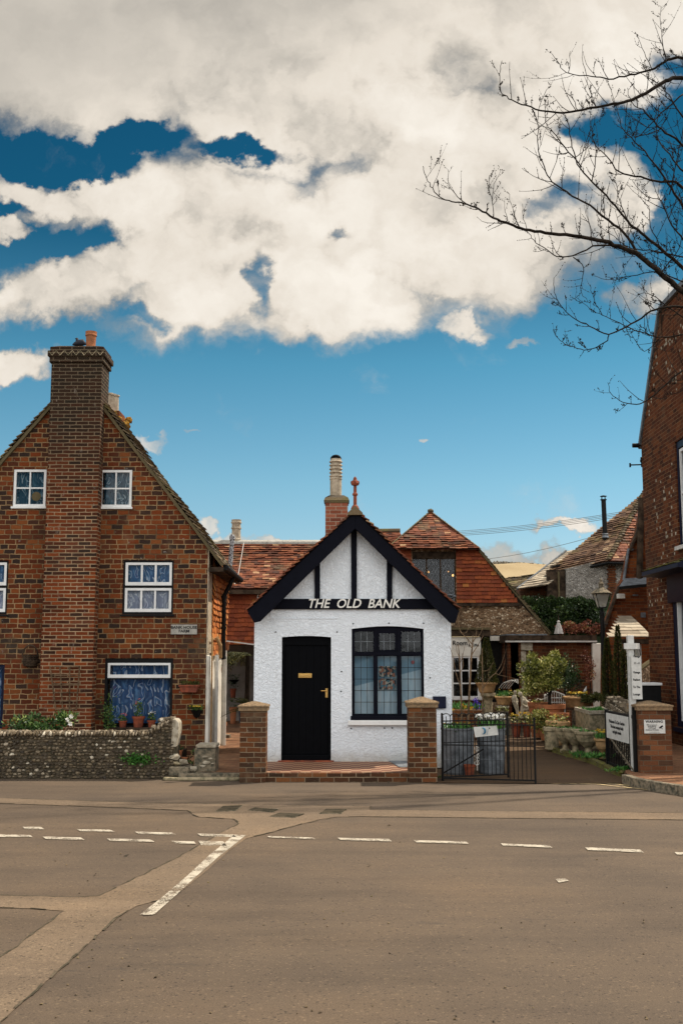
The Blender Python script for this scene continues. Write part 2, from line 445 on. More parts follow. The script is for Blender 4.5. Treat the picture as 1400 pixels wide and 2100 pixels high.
rnd_mat('leaf_bright', [(0, (0.02, 0.08, 0.012)), (0.6, (0.05, 0.19, 0.025)), (1, (0.14, 0.30, 0.06))], rough=0.5, spec=0.4, nstr=0.1, bump=0.0)
rnd_mat('petal_yellow', [(0, (0.55, 0.30, 0.02)), (1, (0.80, 0.62, 0.10))], nstr=0.05, bump=0)
rnd_mat('petal_white', [(0, (0.70, 0.66, 0.55)), (1, (0.85, 0.84, 0.80))], nstr=0.05, bump=0)
rnd_mat('petal_purple', [(0, (0.06, 0.03, 0.30)), (1, (0.16, 0.10, 0.50))], nstr=0.05, bump=0)
rnd_mat('petal_pink', [(0, (0.45, 0.10, 0.12)), (1, (0.70, 0.30, 0.28))], nstr=0.05, bump=0)
rnd_mat('far_wood', [(0, (0.07, 0.060, 0.042)), (1, (0.15, 0.125, 0.09))], nstr=0.1, bump=0)


def asphalt(base, warm, scale=1.0):
    def fn(t, b):
        o = OBJ(t)
        g = t.noise(o, 95.0 * scale, 3, 0.75)
        g2 = t.n('ShaderNodeTexVoronoi', None, 1, Vector=o, Scale=75.0)
        g2 = t.n('ShaderNodeSeparateColor', None, 0, Color=g2)
        mid = t.noise(o, 3.0, 6, 0.7)
        big = t.noise(o, 0.32, 5, 0.6)
        str_ = t.noise(t.vm('MULTIPLY', o, (0.25, 1.6, 1)), 1.4, 5, 0.65)
        c = t.ramp(g, [(0.25, tuple(x * 0.60 for x in base)), (0.5, base), (0.72, tuple(x * 1.42 for x in base))])
        c = t.mix(t.m('MULTIPLY', t.rng(g2, 0.93, 0.98), 0.55), c, (base[0] * 1.9, base[1] * 1.9, base[2] * 1.8, 1))
        c = t.mix(t.m('MULTIPLY', t.rng(g2, 0.0, 0.08, 1, 0), 0.7), c, (0.02, 0.016, 0.012, 1))
        c = t.mix(t.m('MULTIPLY', t.rng(mid, 0.40, 0.72), 0.35), c, (*warm, 1))
        c = t.mix(1.0, c, t.ramp(big, [(0.28, (0.68, 0.70, 0.75)), (0.5, (1, 1, 1)), (0.72, (1.30, 1.24, 1.14))]), 'MULTIPLY')
        c = t.mix(1.0, c, t.ramp(str_, [(0.3, (0.80, 0.80, 0.80)), (0.5, (1, 1, 1)), (0.7, (1.12, 1.12, 1.10))]), 'MULTIPLY')
        # scuffs, spilt grit and dark oily patches with their own outlines
        sp = t.rng(t.noise(o, 1.15, 7, 0.8), 0.70, 0.73)
        c = t.mix(t.m('MULTIPLY', sp, 0.45), c, (base[0] * 2.0, base[1] * 1.8, base[2] * 1.5, 1))
        ol = t.rng(t.noise(t.vm('MULTIPLY', o, (0.35, 1.0, 1)), 1.0, 7, 0.85), 0.62, 0.66)
        c = t.mix(t.m('MULTIPLY', t.m('MULTIPLY', ol, g), 0.7), c, (0.035, 0.03, 0.026, 1))
        put(t, b, c, g, 0.55, 0.004)
    return fn


new_mat('asphalt', asphalt((0.096, 0.068, 0.045), (0.108, 0.076, 0.048)), 0.85, 0.3)
new_mat('asphalt_patch', asphalt((0.160, 0.115, 0.076), (0.170, 0.120, 0.077)), 0.9, 0.2)
new_mat('drive_tarmac', asphalt((0.085, 0.053, 0.030), (0.09, 0.055, 0.030)), 0.92, 0.15)


def marking(t, b):
    o = OBJ(t)
    w = t.m('ADD', t.m('MULTIPLY', t.noise(o, 70.0, 4, 0.8), 0.6), t.m('MULTIPLY', t.noise(o, 5.0, 4, 0.7), 0.5))
    a = t.rng(w, 0.53, 0.62, 1, 0)
    put(t, b, t.ramp(t.noise(o, 8, 4, 0.7), [(0.3, (0.36, 0.31, 0.24)), (0.7, (0.54, 0.48, 0.38))]))
    tr = t.n('ShaderNodeBsdfTransparent')
    mx = t.t.nodes.new('ShaderNodeMixShader')
    t.t.links.new(a, mx.inputs[0])
    t.t.links.new(tr, mx.inputs[1])
    t.t.links.new(b.outputs[0], mx.inputs[2])
    return mx.outputs[0]


new_mat('road_paint', marking, 0.8, 0.2)


def yellow_paint(t, b):
    marking_out = marking(t, b)
    put(t, b, (0.42, 0.32, 0.17, 1))
    for l in list(t.t.links):
        if l.to_socket == b.inputs['Base Color']:
            t.t.links.remove(l)
    return marking_out


new_mat('road_yellow', yellow_paint, 0.8, 0.2)


def seam(t, b):
    put(t, b, (0.03, 0.026, 0.022, 1))


def glass(t, b):
    gl = t.n('ShaderNodeBsdfGlossy', None, 0, Color=(0.68, 0.72, 0.76, 1), Roughness=0.03)
    tr = t.n('ShaderNodeBsdfTransparent', None, 0, Color=(0.93, 0.96, 0.97, 1))
    fr = t.n('ShaderNodeFresnel', None, 0, IOR=1.5)
    o = OBJ(t)
    n = t.n('ShaderNodeBump', None, 0, Strength=0.15, Distance=0.02, Height=t.noise(o, 3.0, 2))
    for nd in t.t.nodes:
        if nd.type == 'BSDF_GLOSSY':
            t.t.links.new(n, nd.inputs['Normal'])
    mx = t.t.nodes.new('ShaderNodeMixShader')
    t.t.links.new(fr, mx.inputs[0])
    t.t.links.new(tr, mx.inputs[1])
    t.t.links.new(gl, mx.inputs[2])
    return mx.outputs[0]


new_mat('glass', glass)


def curtain(t, b, dark=(0.010, 0.055, 0.16), light=(0.30, 0.42, 0.62), mid=(0.03, 0.13, 0.30)):
    oc = OBJ(t)
    uv = t.n('ShaderNodeCombineXYZ', None, 0, X=t.n('ShaderNodeSeparateXYZ', None, 0, Vector=oc), Y=t.n('ShaderNodeSeparateXYZ', None, 2, Vector=oc), Z=0.0)
    p = t.vm('MULTIPLY', uv, (1.5, 0.34, 1))
    w = t.vm('SUBTRACT', t.noise(t.vm('MULTIPLY', uv, (1.0, 1.3, 1)), 3.2, 1, 0.4, out=1), (0.5, 0.5, 0.5))
    p = t.vm('ADD', p, t.n('ShaderNodeVectorMath', {'operation': 'SCALE'}, 0, _0=w, Scale=0.30))
    n = t.noise(p, 11.0, 0.6, 0.4, 0.0)
    c = t.ramp(n, [(0.22, mid), (0.40, dark), (0.55, dark), (0.585, light), (0.63, mid), (0.70, dark), (0.8, (0.16, 0.12, 0.26))])
    put(t, b, c)


new_mat('curtain_blue', lambda t, b: curtain(t, b, (0.06, 0.15, 0.33), (0.88, 0.92, 1.0), (0.18, 0.36, 0.62)), 0.9, 0.1)
new_mat('curtain_pale', lambda t, b: curtain(t, b, (0.40, 0.42, 0.55), (0.98, 0.98, 1.0), (0.75, 0.76, 0.85)), 0.9, 0.1)
new_mat('curtain_lace', lambda t, b: curtain(t, b, (0.04, 0.10, 0.15), (0.70, 0.78, 0.80), (0.14, 0.28, 0.36)), 0.9, 0.1)


def blind(t, b):
    uv = UV(t)
    v = t.n('ShaderNodeSeparateXYZ', None, 1, Vector=uv)
    n = t.noise(t.vm('MULTIPLY', uv, (2.2, 0.4, 1)), 5.0, 3, 0.5)
    c = t.ramp(n, [(0.3, (0.48, 0.68, 0.80)), (0.6, (0.70, 0.84, 0.92)), (0.8, (0.80, 0.90, 0.96))])
    edge = t.m('ADD', v, t.m('MULTIPLY', t.n('ShaderNodeSeparateXYZ', None, 0, Vector=uv), -0.25))
    top = t.rng(edge, 1.28, 1.30)
    c = t.mix(t.m('MULTIPLY', top, 0.75), c, (0.16, 0.34, 0.48, 1))
    put(t, b, c)


new_mat('window_blind', blind, 0.8, 0.2)


def poster(t, b):
    uv = UV(t)
    n = t.n('ShaderNodeTexVoronoi', None, 1, Vector=uv, Scale=26.0)
    nn = t.n('ShaderNodeSeparateColor', None, 0, Color=n)
    c = t.ramp(nn, [(0.0, (0.02, 0.05, 0.07)), (0.3, (0.10, 0.25, 0.32)), (0.5, (0.5, 0.2, 0.12)), (0.7, (0.6, 0.55, 0.45)), (1.0, (0.12, 0.12, 0.1))], 'CONSTANT')
    put(t, b, c)


new_mat('poster_print', poster, 0.5, 0.3)


def flint_wall(t, b, dark=(0.05, 0.03, 0.018), mid=(0.26, 0.15, 0.075), light=(0.75, 0.60, 0.42), sc=14.0, mort=(0.27, 0.17, 0.095)):
    uv = UV(t)
    uv = t.vm('ADD', t.vm('MULTIPLY', uv, (1, 1.35, 1)), t.n('ShaderNodeVectorMath', {'operation': 'SCALE'}, 0, _0=t.noise(uv, 6, 2, out=1), Scale=0.05))
    cc = t.n('ShaderNodeTexVoronoi', None, 1, Vector=uv, Scale=sc)
    r = t.n('ShaderNodeSeparateColor', None, 0, Color=cc)
    dd = t.n('ShaderNodeTexVoronoi', {'feature': 'DISTANCE_TO_EDGE'}, 0, Vector=uv, Scale=sc)
    c = t.ramp(r, [(0, dark), (0.45, mid), (0.8, tuple((m + l) / 2 for m, l in zip(mid, light))), (1, light)])
    c = t.mix(t.rng(dd, 0.06, 0.20, 1, 0), c, (*mort, 1))
    big = t.noise(uv, 1.1, 5, 0.7)
    c = t.mix(t.m('MULTIPLY', t.rng(big, 0.45, 0.7), 0.5), c, (0.07, 0.05, 0.03, 1))
    put(t, b, c, t.rng(dd, 0.0, 0.2), 1.0, 0.02)


new_mat('flint_brown', flint_wall, 0.85, 0.25)
new_mat('flint_grey', lambda t, b: flint_wall(t, b, (0.10, 0.095, 0.09), (0.26, 0.24, 0.215), (0.50, 0.47, 0.43), 15.0, (0.30, 0.275, 0.235)), 0.85, 0.25)


def chequer(t, b):
    uv = UV(t)
    p = t.vm('ADD', uv, t.n('ShaderNodeVectorMath', {'operation': 'SCALE'}, 0, _0=t.noise(uv, 5, 2, out=1), Scale=0.01))
    c = t.n('ShaderNodeTexChecker', None, 0, Vector=p, Color1=(0.16, 0.055, 0.030, 1), Color2=(0.33, 0.20, 0.12, 1), Scale=6.6)
    n = t.noise(uv, 20, 5, 0.7)
    c = t.mix(0.5, c, t.ramp(n, [(0.3, (0.4, 0.4, 0.4)), (0.6, (1.1, 1.05, 1.0))]), 'MULTIPLY')
    put(t, b, c, n, 0.3)


new_mat('chequer_tiles', chequer, 0.7, 0.3)


def field(t, b):
    o = OBJ(t)
    n = t.noise(t.vm('MULTIPLY', o, (1, 0.25, 1)), 0.02, 5, 0.6)
    put(t, b, t.ramp(n, [(0.35, (0.30, 0.225, 0.125)), (0.6, (0.37, 0.29, 0.17)), (0.8, (0.24, 0.21, 0.11))]))


new_mat('stubble_field', field, 0.95, 0.1)


def lamp_glass(t, b):
    gl = t.n('ShaderNodeBsdfGlossy', None, 0, Color=(0.9, 0.9, 0.9, 1), Roughness=0.15)
    tr = t.n('ShaderNodeBsdfTranslucent', None, 0, Color=(0.85, 0.88, 0.86, 1))
    mx = t.t.nodes.new('ShaderNodeMixShader')
    mx.inputs[0].default_value = 0.25
    t.t.links.new(tr, mx.inputs[1])
    t.t.links.new(gl, mx.inputs[2])
    return mx.outputs[0]


new_mat('lamp_glass', lamp_glass)


def bulb(t, b):
    return t.n('ShaderNodeEmission', None, 0, Color=(1.0, 0.50, 0.15, 1), Strength=2.0)


new_mat('lit_bulb', bulb)

# ------------------------------------------------------------------ geometry helpers
ORG = {}


def ico_unit():
    bm = bmesh.new()
    bmesh.ops.create_icosphere(bm, subdivisions=1, radius=1.0)
    v = [x.co.copy() for x in bm.verts]
    f = [[y.index for y in x.verts] for x in bm.faces]
    bm.free()
    return v, f


ICO_V, ICO_F = ico_unit()


class MB:
    def __init__(s):
        s.v, s.f, s.r = [], [], []

    def add(s, vs, fs, r=None):
        o = len(s.v)
        s.v += [Vector(p) for p in vs]
        for f in fs:
            s.f.append([i + o for i in f])
            s.r.append(random.random() if r is None else r)
        return s

    def box(s, x0, x1, y0, y1, z0, z1, r=None):
        vs = [(x0, y0, z0), (x1, y0, z0), (x1, y1, z0), (x0, y1, z0), (x0, y0, z1), (x1, y0, z1), (x1, y1, z1), (x0, y1, z1)]
        return s.add(vs, [(0, 3, 2, 1), (4, 5, 6, 7), (0, 1, 5, 4), (1, 2, 6, 5), (2, 3, 7, 6), (3, 0, 4, 7)], r)

    def obox(s, c, ax, ay, az, r=None):
        """oriented box, half-axes as vectors"""
        c, ax, ay, az = Vector(c), Vector(ax), Vector(ay), Vector(az)
        vs = [c + ax * i + ay * j + az * k for k in (-1, 1) for (i, j) in ((-1, -1), (1, -1), (1, 1), (-1, 1))]
        return s.add(vs, [(0, 3, 2, 1), (4, 5, 6, 7), (0, 1, 5, 4), (1, 2, 6, 5), (2, 3, 7, 6), (3, 0, 4, 7)], r)

    def bar(s, a, b, w, d, up=(0, 0, 1), r=None):
        """rectangular bar from a to b, w across, d deep"""
        a, b = Vector(a), Vector(b)
        t = (b - a)
        L = t.length
        t = t / L
        side = t.cross(Vector(up))
        if side.length < 1e-4:
            side = t.cross(Vector((0, 1, 0)))
        side.normalize()
        dep = side.cross(t).normalized()
        return s.obox((a + b) / 2, t * L / 2, side * w / 2, dep * d / 2, r)

    def poly(s, pts, r=None):
        return s.add(pts, [list(range(len(pts)))], r)

    def prism(s, pts, off, r=None):
        """polygon pts (outward normal towards the viewer) extruded by vector off"""
        n = len(pts)
        off = Vector(off)
        pts = [Vector(p) for p in pts]
        tri = tessellate_polygon([pts])
        nrm = Vector((0, 0, 0))
        for i in range(n):
            nrm += pts[i].cross(pts[(i + 1) % n])
        flip = nrm.dot(off) > 0           # front must look away from off
        if flip:
            pts = pts[::-1]
        vs = pts + [p + off for p in pts]
        fs = [tuple(range(n)), tuple(range(2 * n - 1, n - 1, -1))]
        for i in range(n):
            j = (i + 1) % n
            fs.append((j, i, i + n, j + n))
        return s.add(vs, fs, r)

    def tube(s, pts, rad, n=8, cap=True, r=None):
        pts = [Vector(p) for p in pts]
        if not hasattr(rad, '__len__'):
            rad = [rad] * len(pts)
        vs, fs = [], []
        prev = None
        for i, p in enumerate(pts):
            t = (pts[min(i + 1, len(pts) - 1)] - pts[max(i - 1, 0)])
            if t.length < 1e-9:
                t = Vector((0, 0, 1))
            t.normalize()
            if prev is None:
                a = t.cross(Vector((0, 0, 1)))
                if a.length < 0.05:
                    a = t.cross(Vector((0, 1, 0)))
                a.normalize()
            else:
                a = prev - t * prev.dot(t)
                a.normalize()
            prev = a
            b = t.cross(a)
            for k in range(n):
                th = 2 * PI * k / n
                vs.append(p + (a * math.cos(th) + b * math.sin(th)) * rad[i])
        for i in range(len(pts) - 1):
            for k in range(n):
                q = (k + 1) % n
                fs.append((i * n + k, i * n + q, (i + 1) * n + q, (i + 1) * n + k))
        if cap:
            fs.append(tuple(range(n))[::-1])
            fs.append(tuple(range((len(pts) - 1) * n, len(pts) * n)))
        return s.add(vs, fs, r)

    def lathe(s, c, prof, n=20, r=None, sq=None):
        """prof: list of (radius, z); c centre of base"""
        c = Vector(c)
        vs, fs = [], []
        for (rr, z) in prof:
            for k in range(n):
                th = 2 * PI * k / n
                vs.append(c + Vector((math.cos(th) * rr, math.sin(th) * rr, z)))
        for i in range(len(prof) - 1):
            for k in range(n):
                q = (k + 1) % n
                fs.append((i * n + k, i * n + q, (i + 1) * n + q, (i + 1) * n + k))
        fs.append(tuple(range(n))[::-1])
        fs.append(tuple(range((len(prof) - 1) * n, len(prof) * n)))
        return s.add(vs, fs, r)

    def stone(s, c, sx, sy, sz, r=None, rough=0.22):
        q = Quaternion((random.gauss(0, 1), random.gauss(0, 1), random.gauss(0, 1), random.gauss(0, 1))).normalized()
        vs = []
        for v in ICO_V:
            w = v * (1 + random.uniform(-rough, rough))
            w = q @ w
            vs.append(Vector(c) + Vector((w.x * sx, w.y * sy, w.z * sz)))
        return s.add(vs, ICO_F, random.random() if r is None else r)

    def leaf(s, c, n, size, r=None, asp=0.5):
        """one pointed leaf: centre c, direction n"""
        n = Vector(n).normalized()
        a = n.cross(Vector((random.gauss(0, 1), random.gauss(0, 1), random.gauss(0, 1))))
        if a.length < 1e-3:
            a = Vector((1, 0, 0))
        a.normalize()
        c = Vector(c)
        h = size * asp * 0.5
        up = n.cross(a) * size * 0.12
        return s.add([c, c + n * size * 0.5 + a * h + up, c + n * size, c + n * size * 0.5 - a * h + up], [(0, 1, 2, 3)], r)

    def crown(s, c, rad, n, size, clumps=12, asp=0.55, cr0=0.25, cr1=0.5):
        """leaves in clumps through an ellipsoid"""
        c = Vector(c)
        cl = []
        for _ in range(clumps):
            d = Vector((random.gauss(0, 1), random.gauss(0, 1), random.gauss(0, 1))).normalized() * random.uniform(0.25, 0.85)
            cl.append((Vector((d.x * rad[0], d.y * rad[1], d.z * rad[2])), random.uniform(cr0, cr1), random.uniform(-0.25, 0.25)))
        for _ in range(n):
            k, cr, tone = random.choice(cl)
            d = Vector((random.gauss(0, 1), random.gauss(0, 1), random.gauss(0, 1))).normalized() * (random.random() ** 0.4)
            p = k + Vector((d.x * rad[0], d.y * rad[1], d.z * rad[2])) * cr
            o = (d + Vector((0, 0, 0.35)) + Vector((random.gauss(0, 0.4), random.gauss(0, 0.4), random.gauss(0, 0.4))))
            s.leaf(c + p, o, size * random.uniform(0.6, 1.2), min(1, max(0, random.random() * 0.8 + tone + 0.1)), asp)
        return s

    def build(s, name, mat, parent=None, smooth=False, bevel=0.0):
        org = ORG.get(parent.name, Vector((0, 0, 0))) if parent else Vector((0, 0, 0))
        me = bpy.data.meshes.new(name)
        me.from_pydata([v - org for v in s.v], [], s.f)
        uvl = me.uv_layers.new(name='UVMap')
        zz = Vector((0, 0, 1))
        for p in me.polygons:
            n = p.normal
            if abs(n.z) > 0.92:
                U, V = Vector((1, 0, 0)), Vector((0, 1, 0))
            else:
                U = zz.cross(n).normalized()
                V = n.cross(U).normalized()
            for li in p.loop_indices:
                co = s.v[me.loops[li].vertex_index]
                uvl.data[li].uv = (co.dot(U), co.dot(V))
        at_ = me.attributes.new('rnd', 'FLOAT', 'FACE')
        at_.data.foreach_set('value', s.r)
        me.materials.append(MATS[mat])
        if smooth:
            me.polygons.foreach_set('use_smooth', [True] * len(me.polygons))
        o = bpy.data.objects.new(name, me)
        COL.objects.link(o)
        ORG[o.name] = org
        if parent:
            o.parent = parent
        if bevel:
            b = o.modifiers.new('bevel', 'BEVEL')
            b.width = bevel
            b.segments = 2
            b.limit_method = 'ANGLE'
        return o


def tag(o, label=None, cat=None, group=None, kind=None):
    if label:
        o['label'] = label
    if cat:
        o['category'] = cat
    if group:
        o['group'] = group
    if kind:
        o['kind'] = kind
    return o


def thing(name, label, cat, loc=(0, 0, 0), group=None):
    o = bpy.data.objects.new(name, None)
    o.empty_display_size = 0.2
    COL.objects.link(o)
    o.location = loc
    ORG[o.name] = Vector(loc)
    return tag(o, label, cat, group)


def struct(mb, name, mat, **k):
    return tag(mb.build(name, mat, **k), kind='structure')


def rect_holes(mb, outer, holes, Y, depth=0.12, r=None):
    """wall face towards -Y from (x,z) outline with holes; reveals run back by depth"""
    loops = [[Vector((x, z, 0)) for (x, z) in outer]] + [[Vector((x, z, 0)) for (x, z) in h] for h in holes]
    tri = tessellate_polygon(loops)
    flat = [v for l in loops for v in l]
    vs = [(v.x, Y, v.y) for v in flat]
    fs = []
    for t in tri:
        a, b, c = [flat[i] for i in t]
        area = (b - a).cross(c - a).z
        if abs(area) < 1e-9:
            continue
        fs.append(tuple(t) if area > 0 else tuple(t[::-1]))
    mb.add(vs, fs, r)
    for l in loops[1:]:
        n = len(l)
        ar = sum(l[i].x * l[(i + 1) % n].y - l[(i + 1) % n].x * l[i].y for i in range(n))
        for i in range(n):
            a, b = l[i], l[(i + 1) % n]
            q = [(a.x, Y, a.y), (b.x, Y, b.y), (b.x, Y + depth, b.y), (a.x, Y + depth, a.y)]
            mb.poly(q if ar > 0 else q[::-1], r)
    return mb


def rc(x0, x1, z0, z1):
    return [(x0, z0), (x1, z0), (x1, z1), (x0, z1)]


def tiles(mb, O, U, V, poly, gauge=0.11, tw=0.17, th=0.014, jit=1.0, lift=0.022, deck=True):
    """overlapping plain tiles over polygon poly given in (u, v) metres on the slope"""
    O, U, V = Vector(O), Vector(U).normalized(), Vector(V).normalized()
    N = U.cross(V).normalized()
    vmin, vmax = min(p[1] for p in poly), max(p[1] for p in poly)
    n = len(poly)

    def span(v):
        xs = []
        for i in range(n):
            (u0, v0), (u1, v1) = poly[i], poly[(i + 1) % n]
            if (v0 <= v < v1) or (v1 <= v < v0):
                xs.append(u0 + (u1 - u0) * (v - v0) / (v1 - v0))
        return (min(xs), max(xs)) if len(xs) >= 2 else None
    if deck:
        mb.poly([O + U * u + V * v - N * 0.01 for (u, v) in poly], 0.1)
    row = 0
    v = vmin
    while v < vmax - gauge * 0.3:
        sp = span(v + gauge * 0.5)
        if sp:
            u = sp[0] - (tw * 0.5 if row % 2 else 0) - random.uniform(0, 0.02)
            sag = 0.012 * jit * math.sin(v * 3.1 + O.x)
            while u < sp[1]:
                a, b = max(u + 0.002, sp[0]), min(u + tw - 0.002, sp[1])
                if b - a > 0.02:
                    dz = random.uniform(-0.004, 0.007) * jit + sag
                    dv = random.uniform(-0.008, 0.008) * jit
                    tl = random.uniform(-0.004, 0.004) * jit
                    v0, v1 = v + dv, min(v + gauge * 1.3, vmax + 0.02)
                    l0, l1 = lift + dz, 0.004 + dz * 0.3
                    P = lambda uu, vv, hh: O + U * uu + V * vv + N * hh
                    vs = [P(a, v0, l0 - th + tl), P(b, v0, l0 - th - tl), P(b, v1, l1 - th), P(a, v1, l1 - th),
                          P(a, v0, l0 + tl), P(b, v0, l0 - tl), P(b, v1, l1), P(a, v1, l1)]
                    rr = random.random()
                    mb.add(vs, [(4, 5, 6, 7), (0, 1, 5, 4), (1, 2, 6, 5), (3, 0, 4, 7), (0, 3, 2, 1)], rr)
                u += tw
        v += gauge
        row += 1
    return mb


def text(body, size, c, parent, mat='ink', shear=0.0, bold=0.0, depth=0.004, face='-Y', name='lettering', spacing=1.0, yaw=0.0, sx=1.0, stack=None, roll=0.0):
    cu = bpy.data.curves.new(name, 'FONT')
    cu.body = body
    cu.size = size
    cu.shear = shear
    cu.offset = bold
    cu.extrude = depth
    cu.align_x = 'CENTER'
    cu.align_y = 'CENTER'
    cu.space_character = spacing
    if stack:
        cu.space_line = stack
    cu.resolution_u = 3
    tmp = bpy.data.objects.new('tmp', cu)
    COL.objects.link(tmp)
    bpy.context.view_layer.update()
    me = bpy.data.meshes.new_from_object(tmp)
    bpy.data.objects.remove(tmp)
    bpy.data.curves.remove(cu)
    me.name = name
    org = ORG.get(parent.name, Vector((0, 0, 0)))
    M = Matrix.Translation(Vector(c) - org) @ Matrix.Rotation(yaw, 4, 'Z') @ Matrix.Rotation(PI / 2, 4, 'X') @ Matrix.Rotation(roll, 4, 'Z') @ Matrix.Diagonal((sx, 1, 1, 1))
    me.transform(M)
    me.materials.clear()
    me.materials.append(MATS[mat])
    o = bpy.data.objects.new(name, me)
    COL.objects.link(o)
    o.parent = parent
    ORG[o.name] = org
    return o


def folds(mb, x0, x1, z0, z1, Y, amp=0.03, pitch=0.11):
    n = max(6, int((x1 - x0) / pitch * 8))
    vs = []
    ph = random.uniform(0, 6)
    for i in range(n + 1):
        x = x0 + (x1 - x0) * i / n
        y = Y + amp * math.sin(2 * PI * (x - x0) / pitch + ph + 0.8 * math.sin(x * 9))
        vs += [(x, y, z0), (x, y, z1)]
    return mb.add(vs, [(2 * i, 2 * i + 2, 2 * i + 3, 2 * i + 1) for i in range(n)], 0.5)


def sash(parent, x0, x1, z0, z1, Y, cols, rows, mat='white_paint', ft=0.05, bt=0.022, depth=0.05, curtain=None, name='window', fb=None, room=True):
    """a framed, glazed light facing -Y"""
    fb = fb or ft
    f = MB()
    f.box(x0, x1, Y, Y + depth, z0, z0 + fb).box(x0, x1, Y, Y + depth, z1 - ft, z1)
    f.box(x0, x0 + ft, Y, Y + depth, z0 + fb, z1 - ft).box(x1 - ft, x1, Y, Y + depth, z0 + fb, z1 - ft)
    ix0, ix1, iz0, iz1 = x0 + ft, x1 - ft, z0 + fb, z1 - ft
    for i in range(1, cols):
        x = ix0 + (ix1 - ix0) * i / cols
        f.box(x - bt / 2, x + bt / 2, Y + 0.006, Y + depth - 0.006, iz0, iz1)
    for j in range(1, rows):
        z = iz0 + (iz1 - iz0) * j / rows
        f.box(ix0, ix1, Y + 0.009, Y + depth - 0.009, z - bt / 2, z + bt / 2)
    o = f.build(name, mat, parent)
    MB().poly([(ix0, Y + depth * 0.6, iz0), (ix1, Y + depth * 0.6, iz0), (ix1, Y + depth * 0.6, iz1), (ix0, Y + depth * 0.6, iz1)]).build('pane', 'glass', o)
    if curtain:
        folds(MB(), x0, x1, z0, z1, Y + depth + 0.09).build('curtain', curtain, o)
    if room:
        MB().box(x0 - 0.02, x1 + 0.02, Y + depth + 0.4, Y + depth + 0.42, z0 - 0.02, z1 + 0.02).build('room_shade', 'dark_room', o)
    return o


def cyl_between(mb, a, b, r, n=10):
    return mb.tube([a, b], r, n)


def path3(pts, Y, dY=0.0):
    """polyline from photo pixels at distance Y (optionally drifting by dY)"""
    n = len(pts) - 1
    return [at(px, py, Y + dY * i / max(1, n)) for i, (px, py) in enumerate(pts)]


def smooth_line(pts, k=3):
    """Catmull-Rom resample"""
    out = []
    n = len(pts)
    for i in range(n - 1):
        p0, p1, p2, p3 = pts[max(i - 1, 0)], pts[i], pts[i + 1], pts[min(i + 2, n - 1)]
        for j in range(k):
            t = j / k
            out.append(0.5 * ((2 * p1) + (p2 - p0) * t + (2 * p0 - 5 * p1 + 4 * p2 - p3) * t * t + (3 * p1 - p0 - 3 * p2 + p3) * t ** 3))
    out.append(pts[-1])
    return out

# ------------------------------------------------------------------ ground, road, paths
struct(MB().poly([(-2500, -300, -0.03), (2500, -300, -0.03), (2500, 2500, -0.03), (-2500, 2500, -0.03)]), 'ground', 'soil')
EDGE = [(-60, 16.95), (-6, 16.95), (-2.6, 16.9), (-1.2, 16.6), (0.0, 16.5), (1.55, 16.4), (3.0, 16.3), (4.25, 16.05), (4.8, 15.75), (6, 15.1), (12, 13.5), (60, 8)]
struct(MB().poly([(-60, -30, 0), (60, -30, 0)] + [(x, y, 0) for x, y in EDGE[::-1]]), 'road', 'asphalt')


def gp(pts, z):
    return [G(px, py, 0) + Vector((0, 0, z)) for px, py in pts]


def flat(pts, z, name, mat, k='structure'):
    P = gp(pts, z)
    ar = sum(P[i].x * P[(i + 1) % len(P)].y - P[(i + 1) % len(P)].x * P[i].y for i in range(len(P)))
    if ar < 0:
        P = P[::-1]
    return tag(MB().poly(P, 0.5).build(name, mat), kind=k)


flat([(-500, 1634), (0, 1637), (130, 1641), (330, 1648), (500, 1650), (630, 1652), (760, 1654), (757, 1661), (1000, 1664), (1400, 1668), (1900, 1672), (1900, 1688), (1400, 1682), (1000, 1678), (740, 1675), (690, 1676),
      (655, 1681), (620, 1690), (580, 1700), (540, 1712), (505, 1720), (470, 1745), (420, 1790), (380, 1822), (350, 1843), (310, 1851), (280, 1859), (250, 1877), (220, 1900), (180, 1938), (130, 1985), (60, 2043), (0, 2100),
      (-250, 2340), (-250, 2190), (0, 1965), (60, 1922), (132, 1869), (60, 1864), (0, 1862), (-500, 1850), (-500, 1825), (0, 1837), (70, 1839), (150, 1841), (205, 1838), (260, 1810), (350, 1767), (410, 1734),
      (455, 1708), (489, 1690), (480, 1680), (440, 1678), (405, 1676), (385, 1663), (300, 1659), (200, 1655), (0, 1648), (-500, 1646)], 0.004, 'road_patch', 'asphalt_patch')
flat([(-400, 1585), (0, 1590.5), (330, 1592), (330, 1594.5), (0, 1593.5), (-400, 1590)], 0.008, 'road_marking', 'road_yellow')
